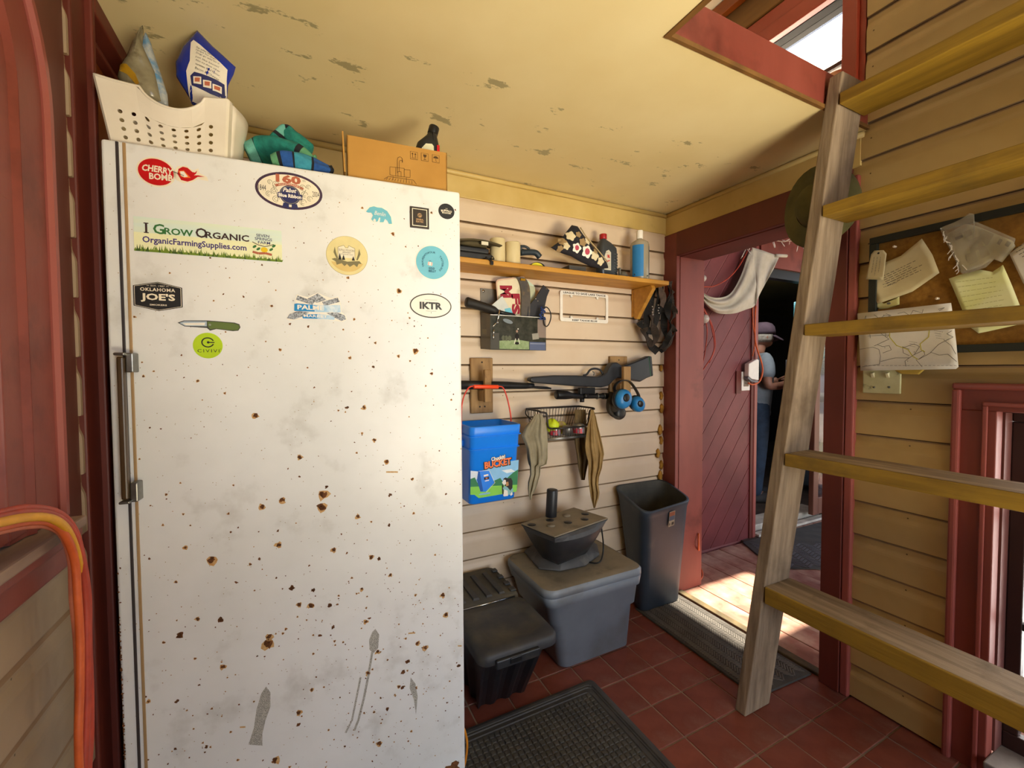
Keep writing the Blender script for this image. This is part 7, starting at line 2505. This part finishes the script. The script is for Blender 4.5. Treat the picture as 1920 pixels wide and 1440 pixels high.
# thin orange cord by the freezer's foot, and looped cord on the porch floor by the bin
cdx = thing('extension_cord', 'thin orange cord curving out beside the freezer at the bottom of the picture', 'cord', at(873, 1400, 'Y', 1.17))
P = [at(x, y, 'Y', 1.20) for x, y in ((866, 1360), (872, 1372), (876, 1395), (873, 1425), (866, 1450))]
MB(mat('amber_cord', '#d98a1c', '#c0750f', scale=20, rough=.5)).tube(bezier(P, 5), .0035, 8).build('cable', cdx)
cdx = thing('extension_cord', 'orange cord coiled on the porch boards behind the waste bin', 'cord', at(1300, 1085, 'Z', .01))
P = [at(x, y, 'Z', .012) for x, y in ((1268, 1080), (1290, 1082), (1306, 1076), (1313, 1064), (1312, 1052))] + [at(1310, 1030, 'Y', 1.716), at(1310, 1000, 'Y', 1.716)]
MB(CORD[0]).tube(bezier(P, 5), .005, 8).build('cable', cdx)
P = [at(x, y, 'Z', .012) for x, y in ((1268, 1094), (1296, 1096), (1314, 1086), (1317, 1074), (1312, 1062))]
MB(CORD[0]).tube(bezier(P, 5), .005, 8).build('cable', cdx)

# ------------------------------------------------------------------ things in and beyond the doorway
# cream filler foam squeezed out between siding and door casing
b = MB(mat('amber_filler_foam', '#b98a35', '#94661c', scale=30, rough=.9))
for px, py, r_ in ((1240, 742, 7), (1241, 766, 8), (1238, 806, 9), (1240, 826, 7), (1234, 850, 8), (1240, 872, 8), (1238, 892, 9), (1240, 690, 6), (1241, 655, 5)):
    p = at(px, py, 'Y', YF - .004)
    b.loft([[(p.x + .0029 * r_ * s * math.cos(2 * PI * k / 10) * (1 + .3 * math.sin(3 * k + px)) * .6, YF - .001 - h, p.z + .0036 * r_ * s * math.sin(2 * PI * k / 10)) for k in range(10)] for s, h in ((1, 0), (.8, .008), (.3, .012))])
o = b.build('filler_foam', wall_back)
o['kind'] = 'stuff'

# draped cloth, bulbs, cords at the porch wall
YC = 1.97
ct = thing('draped_cloth', 'pale grey cloth swagged across the top of the porch doorway', 'cloth', at(1410, 465, 'Y', YC))
CLOTH = mat('pale_grey_cloth', '#cbc5b4', '#b5af9c', scale=7, rough=.95, bump=.2, bscale=180)
top = bezier([Vector(p + (0,)) for p in ((1312, 544), (1330, 556), (1352, 558), (1372, 548), (1390, 515), (1402, 480), (1412, 464))], 5)
bot = bezier([Vector(p + (0,)) for p in ((1312, 550), (1324, 572), (1345, 587), (1375, 588), (1400, 580), (1414, 574), (1420, 556))], 5)
mb = MB(CLOTH)
nt_ = len(top) - 1
def sw_(a, c):
    i = int(round(a * nt_))
    p = top[i].lerp(bot[i], c)
    off = .020 * math.sin(c * 13 + a * 2) * (1 - .55 * a) * (1 if 0 < c < 1 else .6)
    return at(p.x, p.y, 'Y', YC + off)
mb.grid(sw_, nt_, 16)
mb.build('swag', ct, solid=.002)
mb = MB(CLOTH)
tt = bezier([Vector(p + (0,)) for p in ((1410, 464), (1425, 468), (1445, 475), (1462, 480))], 4)
bb = bezier([Vector(p + (0,)) for p in ((1417, 572), (1423, 555), (1436, 530), (1450, 505))], 4)
def tail_(a, c):
    i = int(round(a * (len(tt) - 1)))
    p = tt[i].lerp(bb[i], c)
    return at(p.x, p.y, 'Y', YC + .012 * math.sin(a * 9 + c * 3))
mb.grid(tail_, len(tt) - 1, 14)
mb.tube([at(1455, 479, 'Y', YC), at(1474, 480, 'Y', YC)], .012, 8)
mb.build('tail', ct, solid=.002)
for k, (px, py, r_, lab) in enumerate(((1318, 522, 6.5, 'upper white globe bulb beside the door jamb'), (1321, 598, 8.5, 'lower white globe bulb beside the door jamb'))):
    p = at(px, py, 'Y', 1.76)
    gl = thing('globe_bulb', lab, 'bulb', p, 0, 'globe bulbs by the door jamb')
    rr = r_ / FPX * (p - CAM_POS).dot(_F)
    MB(mat('frosted_globe', '#b9ada4', '#a89c94', scale=12, rough=.15)).ball(p, rr, 18, 10).build('globe', gl)
    MB(BLACK_C).cyl(p + Vector((-rr * .8, 0, .0)), p + Vector((-rr * 1.7, 0, .004)), rr * .42, 10).build('socket', gl)
oc = thing('hanging_cord', 'thin red orange cord looped on a hook beside the porch door jamb', 'cord', at(1330, 640, 'Y', 1.95))
mb = MB(CORD[2])
for pts in (((1318, 580), (1330, 600), (1339, 640), (1336, 665), (1322, 688), (1314, 700)), ((1320, 590), (1326, 620), (1322, 660), (1316, 690)), ((1318, 575), (1336, 612), (1341, 650), (1330, 680)), ((1318, 538), (1340, 536), (1365, 522), (1385, 500), (1402, 470))):
    mb.tube(bezier([at(x, y, 'Y', 1.99) for x, y in pts], 5), .0042, 6)
o = mb.build('cable', oc)
o['kind'] = 'stuff'
oc = thing('hanging_cord', 'orange cord running down the door post to the white plug adapter', 'cord', at(1415, 640, 'Y', 1.99))
mb = MB(CORD[0])
mb.tube(bezier([at(x, y, 'Y', 2.0) for x, y in ((1417, 574), (1416, 600), (1416, 635), (1420, 655), (1428, 680), (1430, 697), (1424, 715), (1412, 721), (1403, 718))], 5), .0060, 7)
mb.tube(bezier([at(x, y, 'Y', 2.005) for x, y in ((1411, 574), (1412, 610), (1416, 640), (1411, 668))], 5), .0040, 6)
o = mb.build('cable', oc)
o['kind'] = 'stuff'
p0, p1 = at(1390, 697, 'Y', 2.035), at(1405, 732, 'Y', 2.035)
ot = thing('wall_outlet', 'white outlet plate on the wine red diagonal boards', 'outlet', (p0.x, 2.04, p1.z))
MB(WHITE).box((p0.x, 2.030, p1.z), (p1.x, 2.043, p0.z)).build('plate', ot, bev=.004)
MB(RED_D).box((p0.x - .05, 2.036, p1.z - .02), (p0.x - .001, 2.043, p0.z + .005)).build('backing_block', ot)
MB(plain('outlet_socket', '#8d7f70')).box((p0.x + .02, 2.026, p1.z + .03), (p1.x - .02, 2.031, p0.z - .03)).build('socket', ot, bev=.004)
ad = thing('plug_adapter', 'white slanted plug adapter hanging beside the outlet plate', 'adapter', at(1415, 712, 'Y', 1.99))
q6 = [at(x, y, 'Y', 1.985) for x, y in ((1404.5, 682), (1420, 673), (1423.5, 675), (1423, 713), (1410, 711), (1404, 705))]
MB(WHITE).prism(q6, (0, .035, 0)).build('shell', ad, bev=.005)
MB(plain('adapter_grey', '#77797c')).prism([at(x, y, 'Y', 1.986) for x, y in ((1403.5, 706), (1410, 712.5), (1423, 714.5), (1421, 717), (1409, 715.5), (1402, 709))], (0, .03, 0)).build('lower_edge', ad)
sl = thing('fairy_lights', 'string of small clear fairy lights along the porch door head', 'lights', at(1450, 450, 'Y', 1.96))
wire = bezier([at(x, y, 'Y', 1.96 + dy) for x, y, dy in ((1398, 468, 0), (1408, 455, 0), (1422, 448, .02), (1436, 443, .0), (1450, 450, .01), (1468, 453, 0), (1484, 452, .01), (1500, 460, 0), (1518, 464, 0))], 5)
mb = MB(plain('pale_wire', '#b59e88', .3))
mb.tube(wire, .003, 6)
mb.build('wire', sl)
FA_ = plain('clear_fairy_bulb', '#ece0d2', .1)
rg = random.Random(8)
for k in range(24):
    p = wire[int(k * (len(wire) - 1) / 23)] + Vector((rg.uniform(-.02, .02), rg.uniform(-.02, .02), rg.uniform(-.055, .03)))
    mb = MB(FA_)
    mb.tube([wire[int(k * (len(wire) - 1) / 23)], p, p + (p - wire[int(k * (len(wire) - 1) / 23)]).normalized() * .016], .003, 6, rs=[.0018, .0035, .002])
    mb.build('fairy_bulb', sl)

ribbed('porch_mat', 'dark herringbone mat on the porch boards before the far threshold', [Vector((2.66, 1.66, 0)), Vector((3.62, 1.12, 0)), Vector((3.86, 1.98, 0)), Vector((2.86, 2.01, 0))], .0, RUB2, mat('porch_mat_rib', '#5f5c5e', '#4b484b', scale=12, rough=.7), .030, .060)
# mossy stones piled beside the doorway
STONE = mat('mossy_stone', '#6f6a34', '#4f4c22', scale=7, rough=.95, dirt='#8d8a58', dscale=9, dlo=.5, dhi=.75, bump=.5, bscale=30)
for k, (px, py, rx, rz, lab) in enumerate(((1560, 1080, .11, .10, 'lowest brown mossy stone of the pile behind the door casing'), (1562, 1030, .12, .13, 'tall pale mossy stone, second from the bottom of the pile'), (1556, 955, .10, .085, 'dark mossy stone, second from the top of the pile'), (1552, 905, .085, .075, 'topmost mossy stone of the pile behind the door casing'))):
    p = at(px, py, 'Y', 1.14)
    p = Vector((2.72 + (.0, .01, -.01, .0)[k], 1.145, (.085, .27, .478, .632)[k]))
    rx *= .9
    stn = thing('stone', lab, 'stone', (p.x, p.y, p.z - rz), 0, 'mossy stones piled behind the casing')
    b = MB(STONE)
    rgs = []
    for i in range(1, 9):
        a = PI * i / 9
        ring = []
        for q_ in range(14):
            t_ = 2 * PI * q_ / 14
            v = Vector((math.sin(a) * math.cos(t_), math.sin(a) * math.sin(t_), -math.cos(a)))
            e = 1 + .22 * mnoise.noise(v * 1.6 + Vector((k * 4, 0, 0)))
            zz = max(-.86, min(.86, v.z * e))
            ring.append(p + Vector((v.x * e * rx, v.y * e * rx, zz * rz)))
        rgs.append(ring)
    b.loft(rgs)
    b.build('stone_body', stn)
# glass door beyond with brown frame, sheets behind it put in for its reflections
FRB = mat('brown_door_frame', '#7a4a36', '#5f3626', scale=4, rough=.5, stretch=(1, 1, .3))
d3 = struct(MB(FRB).box((3.74, 2.01, .06), (3.81, 2.05, 1.95)).box((3.81, 2.01, .06), (4.60, 2.05, .20)).box((3.81, 2.01, 1.87), (4.60, 2.05, 1.95)).box((4.53, 2.01, .2), (4.6, 2.05, 1.87)).build('door_3', bev=.005))
MB(GLASS).box((3.81, 2.028, .20), (4.53, 2.034, 1.87)).build('glass_pane', d3)
def sheet(name, lab, cat, x0, x1, z0, z1, Y, m, amp=.02, fr_=30):
    t = thing(name, lab, cat, ((x0 + x1) / 2, Y, z0))
    MB(m).grid(lambda a, c: Vector((x0 + (x1 - x0) * a, Y + amp * math.sin(a * fr_ * .3 + c * 2), z0 + (z1 - z0) * c + .02 * math.sin(a * 9))), 16, 8).build('reflection_sheet', t, solid=.004)
    return t
sheet('lavender_reflection', 'lavender grey sheet put in for a reflection in the far glass door', 'sheet', 3.82, 4.5, .62, 1.22, 2.20, mat('lavender_reflection_tint', '#a79ab5', '#6f6a74', scale=3, rough=.3), .015)
sheet('teal_reflection', 'teal sheet put in for a reflection at the top of the far glass door', 'sheet', 3.86, 4.5, 1.36, 1.84, 2.25, mat('teal_reflection_tint', '#5fa2ad', '#457f8a', scale=4, rough=.3), .01)
sheet('grey_reflection', 'grey sheet put in for a reflection between the teal and lavender ones in the far glass door', 'sheet', 3.84, 4.5, 1.05, 1.34, 2.30, mat('grey_reflection_tint', '#6d6f72', '#595a5e', scale=4, rough=.3), .01)
c = at(1544, 747, 'Y', 2.13)
wt_ = thing('white_reflection', 'small white form put in for a reflection in the far glass door', 'tub', (c.x, 2.13, c.z - .03))
MB(WHITE).lathe([(.045, 0), (.055, .04), (.060, .05), (.04, .075), (0, .08)], 18).build('reflection_body', wt_, local=True)
cb_ = thing('blue_grey_chest', 'blue grey chest low behind the far glass door', 'chest', (4.95, 2.42, .06))
MB(mat('blue_grey_chest_paint', '#55606b', '#454f59', scale=5, rough=.5)).box((-.32, -.10, 0), (.4, .20, .52)).build('chest_body', cb_, local=True, bev=.01)
MB(mat('chest_lid_grey', '#4c4f55', '#3f4247', scale=5, rough=.5)).box((-.33, -.11, .525), (.41, .21, .56)).build('lid', cb_, local=True, bev=.008)

# ------------------------------------------------------------------ the person in the far room
def skin_mesh(name, nodes, edges, root, m, parent, sub=2, keep=True):
    """grow a limbed surface over a skeleton; nodes name->(position, radius)"""
    me = bpy.data.meshes.new(name)
    bm = bmesh.new()
    lay = bm.verts.layers.skin.verify()
    vm = {}
    for k, (p, r_) in nodes.items():
        v = bm.verts.new(p)
        v[lay].radius = (r_, r_) if not isinstance(r_, tuple) else r_
        v[lay].use_root = (k == root)
        vm[k] = v
    for a, c in edges:
        bm.edges.new((vm[a], vm[c]))
    bm.to_mesh(me)
    bm.free()
    o = bpy.data.objects.new(name, me)
    COL.objects.link(o)
    md = o.modifiers.new('skin', 'SKIN')
    md.use_smooth_shade = True
    md = o.modifiers.new('sub', 'SUBSURF')
    md.levels = md.render_levels = sub
    dg = bpy.context.evaluated_depsgraph_get()
    out = bpy.data.meshes.new_from_object(o.evaluated_get(dg))
    bpy.data.objects.remove(o)
    vs = [v.co.copy() for v in out.vertices]
    fs = [tuple(p.vertices) for p in out.polygons]
    bpy.data.meshes.remove(out)
    return vs, fs
pbase = at(1415, 934, 'Z', 0)
pn = thing('person', 'person in a grey T-shirt, jeans and purple cap looking at a phone beyond the porch', 'person', pbase, R(-27))
SKIN = mat('skin', '#b07f68', '#9c6c56', scale=10, rough=.5)
SHIRT = mat('grey_tshirt', '#8d979f', '#7b858d', scale=8, rough=.9)
JEAN = mat('blue_jeans', '#35465c', '#283648', scale=14, rough=.9)
CAPM = mat('purple_grey_cap', '#5d4c58', '#4c3d48', scale=14, rough=.9)
HAIR = mat('grey_hair', '#b3ada2', '#8f897e', scale=60, rough=.9)
B = Vector()
def pp(x, y, z):
    return B + Vector((x, y, z))
N_ = {'pel': (pp(-.02, 0, .92), .100), 'wai': (pp(-.02, 0, 1.06), .112), 'che': (pp(-.01, 0, 1.25), .145), 'nec0': (pp(.0, 0, 1.40), .070), 'nec': (pp(.025, 0, 1.46), .052), 'hea': (pp(.045, 0, 1.52), .060)}
E_ = [('pel', 'wai'), ('wai', 'che'), ('che', 'nec0'), ('nec0', 'nec'), ('nec', 'hea')]
for s, nm in ((-1, 'R'), (1, 'L')):
    N_.update({nm + 'sh': (pp(-.005, s * .165, 1.36), .062), nm + 'el': (pp(-.03, s * .235, 1.10), .044), nm + 'fa': (pp(.11, s * .20, 1.105), .038), nm + 'wr': (pp(.225, s * .135, 1.135), .027), nm + 'pa': (pp(.275, s * .105, 1.155), (.036, .018)),
               nm + 'hip': (pp(-.02, s * .085, .86), .072), nm + 'kn': (pp(.0 + s * .03, s * .105, .48), .058), nm + 'an': (pp(-.03 + s * .04, s * .11, .09), .040), nm + 'to': (pp(.12 + s * .04, s * .125, .045), .036)})
    E_ += [('che', nm + 'sh'), (nm + 'sh', nm + 'el'), (nm + 'el', nm + 'fa'), (nm + 'fa', nm + 'wr'), (nm + 'wr', nm + 'pa'), ('pel', nm + 'hip'), (nm + 'hip', nm + 'kn'), (nm + 'kn', nm + 'an'), (nm + 'an', nm + 'to')]
vs, fs = skin_mesh('b', N_, E_, 'pel', SKIN, None)
b = MB(SKIN)
b.add(vs, fs, True)
# head with face: nose, brow, chin, ears
hc = pp(.058, 0, 1.575)
rgs = []
for i in range(1, 14):
    a = PI * i / 14
    ring = []
    for k in range(24):
        t = 2 * PI * k / 24
        x, y, z = math.sin(a) * math.cos(t), math.sin(a) * math.sin(t), -math.cos(a)
        px_ = .098 * x * (1 if x < 0 else .94)
        py_ = .076 * y * (1 - .25 * max(0, -z))
        pz_ = .118 * z
        if x > .8 and -.35 < z < .12:
            px_ += .020 * max(0, 1 - abs(y) * 5) * (1 - abs(z + .18) * 3 if abs(z + .18) < .33 else 0)
        if x > .5 and z < -.6:
            px_ += .014
        if x > .75 and .02 < z < .25 and .2 < abs(y) < .55:
            px_ -= .006
        ring.append(hc + Vector((px_, py_, pz_)))
    rgs.append(ring)
b.loft(rgs)
for s in (-1, 1):
    b.ball(hc + Vector((-.005, s * .078, -.008)), .022, 10, 7, sq=(.75, .35, 1.15))
    # thumb and fingers closing round the phone
    w0 = pp(.275, s * .105, 1.155)
    for q_ in range(4):
        ln = (.050, .058, .054, .042)[q_]
        r0 = w0 + Vector((.018, s * (.026 - .018 * q_), .004))
        b.tube([r0 - Vector((.012, 0, 0)), r0 + Vector((ln * .45, -s * .010, -.004)), r0 + Vector((ln * .85, -s * .022, .012)), r0 + Vector((ln * .95, -s * .030, .024))], .008, 7, rs=[.0095, .0088, .008, .0065])
    b.tube([w0 + Vector((-.005, -s * .022, .006)), w0 + Vector((.018, -s * .038, .022)), w0 + Vector((.038, -s * .044, .034))], .009, 7, rs=[.011, .0095, .0075])
b.build('body', pn, local=True)
for s in (-1, 1):
    MB(INK).ball(hc + Vector((.084, s * .030, .012)), .0075, 8, 6).build('eye', pn, local=True)
MB(plain('lips', '#8d5648')).ball(hc + Vector((.086, 0, -.058)), .012, 10, 6, sq=(.5, 1.8, .5)).build('mouth', pn, local=True)
S_ = {'hem': (pp(-.02, 0, .77), .166), 'wai': (pp(-.02, 0, 1.02), .152), 'che': (pp(-.01, 0, 1.24), .165), 'nk': (pp(0, 0, 1.395), .082)}
SE = [('hem', 'wai'), ('wai', 'che'), ('che', 'nk')]
for s, nm in ((-1, 'R'), (1, 'L')):
    S_.update({nm + 's': (pp(-.005, s * .168, 1.355), .078), nm + 'sl': (pp(-.024, s * .222, 1.16), .072)})
    SE += [('che', nm + 's'), (nm + 's', nm + 'sl')]
vs, fs = skin_mesh('s', S_, SE, 'wai', SHIRT, None)
b = MB(SHIRT)
b.add(vs, fs, True)
b.build('tshirt', pn, local=True)
T_ = {'wa': (pp(-.02, 0, 1.02), .136), 'pe': (pp(-.02, 0, .86), .140)}
TE = [('wa', 'pe')]
for s, nm in ((-1, 'R'), (1, 'L')):
    T_.update({nm + 'h': (pp(-.02, s * .092, .80), .102), nm + 'k': (pp(.0 + s * .03, s * .105, .48), .078), nm + 'a': (pp(-.03 + s * .04, s * .11, .045), .066)})
    TE += [('pe', nm + 'h'), (nm + 'h', nm + 'k'), (nm + 'k', nm + 'a')]
vs, fs = skin_mesh('t', T_, TE, 'pe', JEAN, None)
b = MB(JEAN)
b.add(vs, fs, True)
b.build('jeans', pn, local=True)
for s in (-1, 1):
    x = s * .04
    b = MB(plain('dark_shoe', '#2a2522', .6))
    b.loft([[pp(x + .05 + .15 * k1 * math.cos(2 * PI * k / 16) * (1.0), s * .118 + .050 * k1 * math.sin(2 * PI * k / 16), z) for k in range(16)] for k1, z in ((.95, .001), (1, .02), (.9, .06), (.55, .095), (.3, .10))])
    b.build('shoe', pn, local=True)
# hair fringe below the cap, and the cap with its bill
b = MB(HAIR)
rgs = []
for a in (.42, .50, .58, .66):
    rgs.append([hc + Vector((.103 * math.sin(PI * a) * math.cos(t), .082 * math.sin(PI * a) * math.sin(t), .120 * math.cos(PI * a) - .0)) for t in [R(62) + (R(298) - R(62)) * k / 18 for k in range(19)]])
b.loft(rgs, False, False, False, True)
b.build('hair', pn, local=True, solid=.008)
b = MB(CAPM)
b.loft([[hc + Vector((.110 * r_ * math.cos(2 * PI * k / 24), .090 * r_ * math.sin(2 * PI * k / 24), .020 + h)) for k in range(24)] for r_, h in ((1, 0), (1.0, .03), (.92, .070), (.70, .100), (.35, .114), (.05, .116))])
b.build('cap', pn, local=True)
b = MB(CAPM)
b.grid(lambda a, c: hc + Vector((.085 + .095 * c - .05 * (abs(a - .5) * 2) ** 2 * (1 - .4 * c), (a - .5) * .15, .026 - .055 * c - .02 * (abs(a - .5) * 2) ** 2)), 10, 5)
b.build('cap_bill', pn, local=True, solid=.005)
ph = thing('phone', 'dark phone held up in the person\'s hands', 'phone', MW[pn] @ pp(.325, 0, 1.17), R(-27))
MB(BLACK_C).box((-.005, -.050, -.012), (.004, .050, .058)).build('phone_body', ph, local=True, bev=.004)
# dim furniture inside the far room
cbn = thing('dark_cabinet', 'dark low cabinet against the wall in the far room', 'cabinet', (4.7, 4.2, 0))
MB(mat('very_dark_cabinet', '#2a241d', '#1c1813', scale=6, rough=.6)).box((-.5, -.2, .0), (.9, .3, .78)).build('cabinet_body', cbn, local=True, bev=.006)
MB(mat('grey_counter', '#595750', '#47453f', scale=6, rough=.5)).box((-.52, -.23, .785), (.92, .31, .82)).build('counter_top', cbn, local=True, bev=.004)
for k in range(3):
    MB(mat('dark_cabinet_door', '#332c24', '#241f19', scale=6, rough=.6)).box((-.48 + k * .46, -.222, .06), (-.05 + k * .46, -.201, .74)).build('cabinet_door', cbn, local=True, bev=.004)

# ------------------------------------------------------------------ junk outside the right window
YD2 = XR + .55
DECK = mat('sunlit_grey_deck', '#c3b7a6', '#a4978a', scale=4, rough=.9)
dk = struct(MB(DECK).box((XR + .13, -2.2, -.12), (XR + 3.2, .93, -.085)).build('ground_deck'))
bar = thing('black_pipe', 'thick black pipe leaning outside the right window', 'pipe', (XR + .5, .2, -.08))
BP = mat('black_pipe_plastic', '#26262a', '#17171a', scale=9, rough=.5, spots='#8d8a80', sscale=40, sthr=.06)
def wp2(px, py, dX):
    return at(px, py, 'X', XR + dX)
MB(BP).tube([wp2(1886, 1140, .45), wp2(1912, 1065, .45), wp2(1932, 1010, .45)], .028, 10).build('pipe_run', bar)
bar = thing('black_chair_frame', 'dark folding chair with black fabric outside the window\'s upper pane', 'chair', (XR + .5, .2, -.08))
MB(mat('black_chair_fabric', '#2b2a2a', '#161617', scale=7, rough=.8)).prism([wp2(1884, 770, .5), wp2(1902, 768, .5), wp2(1906, 812, .5), wp2(1912, 830, .5), wp2(1898, 862, .5), wp2(1886, 895, .5)], (.05, 0, 0)).build('fabric_back', bar)
MB(BP).tube(bezier([wp2(1880, 895, .48), wp2(1900, 888, .48), wp2(1918, 868, .48), wp2(1940, 850, .48)], 5), .016, 8).build('arm_tube', bar)
MB(BP).tube([wp2(1895, 838, .52), wp2(1915, 818, .52), wp2(1940, 808, .52)], .02, 8).build('cross_tube', bar)
t = thing('white_bag', 'crumpled white fabric sack in sunlight outside the right window', 'sack', (XR + .7, .2, -.08))
mb = MB(mat('sunlit_white_fabric', '#d8d3c6', '#bfb8a6', scale=5, rough=.9))
pillow(mb, dense([wp2(x, y, .62) for x, y in ((1890, 880), (1898, 850), (1925, 838), (1950, 840), (1950, 905), (1915, 902))], 4), (-1, 0, 0), .05, wob=.02)
mb.build('sack', t)
t = thing('bleached_board', 'pale weathered board leaning outside the lower window panes', 'board', (XR + .8, .2, -.08))
MB(mat('bleached_wood', '#c9ae7d', '#a98a58', scale=5, rough=.85, stretch=(3, 3, .5))).prism([wp2(x, y, .70) for x, y in ((1886, 990), (1900, 1000), (1902, 1340), (1892, 1345))], (.03, .0, 0)).build('plank_board', t)
t = thing('dark_crate', 'brown wooden crate in the shade outside the middle window panes', 'crate', (XR + .9, .2, -.08))
for k in range(4):
    MB(mat('crate_brown', '#5d3f2c', '#46301f', scale=5, rough=.8)).prism([wp2(x, y, .80) for x, y in ((1880, 1012 + k * 42), (1960, 1030 + k * 48), (1960, 1066 + k * 48), (1880, 1046 + k * 42))], (.02, 0, 0)).build('crate_slat', t)
t = thing('white_bucket', 'white plastic pail lying outside the lower window panes', 'bucket', (XR + .6, .2, -.08))
b = MB(mat('pail_white', '#dcd8cf', '#c9c4b8', scale=8, rough=.5))
c = wp2(1896, 1160, .60)
M = Matrix.Translation(c) @ Matrix.Rotation(R(70), 4, 'X') @ Matrix.Rotation(R(20), 4, 'Y')
b.lathe([(.05, -.05), (.062, .06), (.066, .062), (.066, .07), (.058, .07), (.048, -.045), (0, -.046)], 20, M)
b.build('pail', t)
t = thing('blue_tarp', 'pale blue folded tarp on the deck outside the lowest window pane', 'tarp', (XR + .5, .2, -.08))
mb = MB(mat('pale_blue_tarp', '#a9b8cf', '#8b9cb8', scale=5, rough=.7))
pillow(mb, dense([wp2(x, y, .50) for x, y in ((1884, 1250), (1886, 1210), (1905, 1200), (1925, 1196), (1925, 1300), (1890, 1295))], 4), (-1, 0, .2), .05, wob=.03)
mb.build('tarp', t)
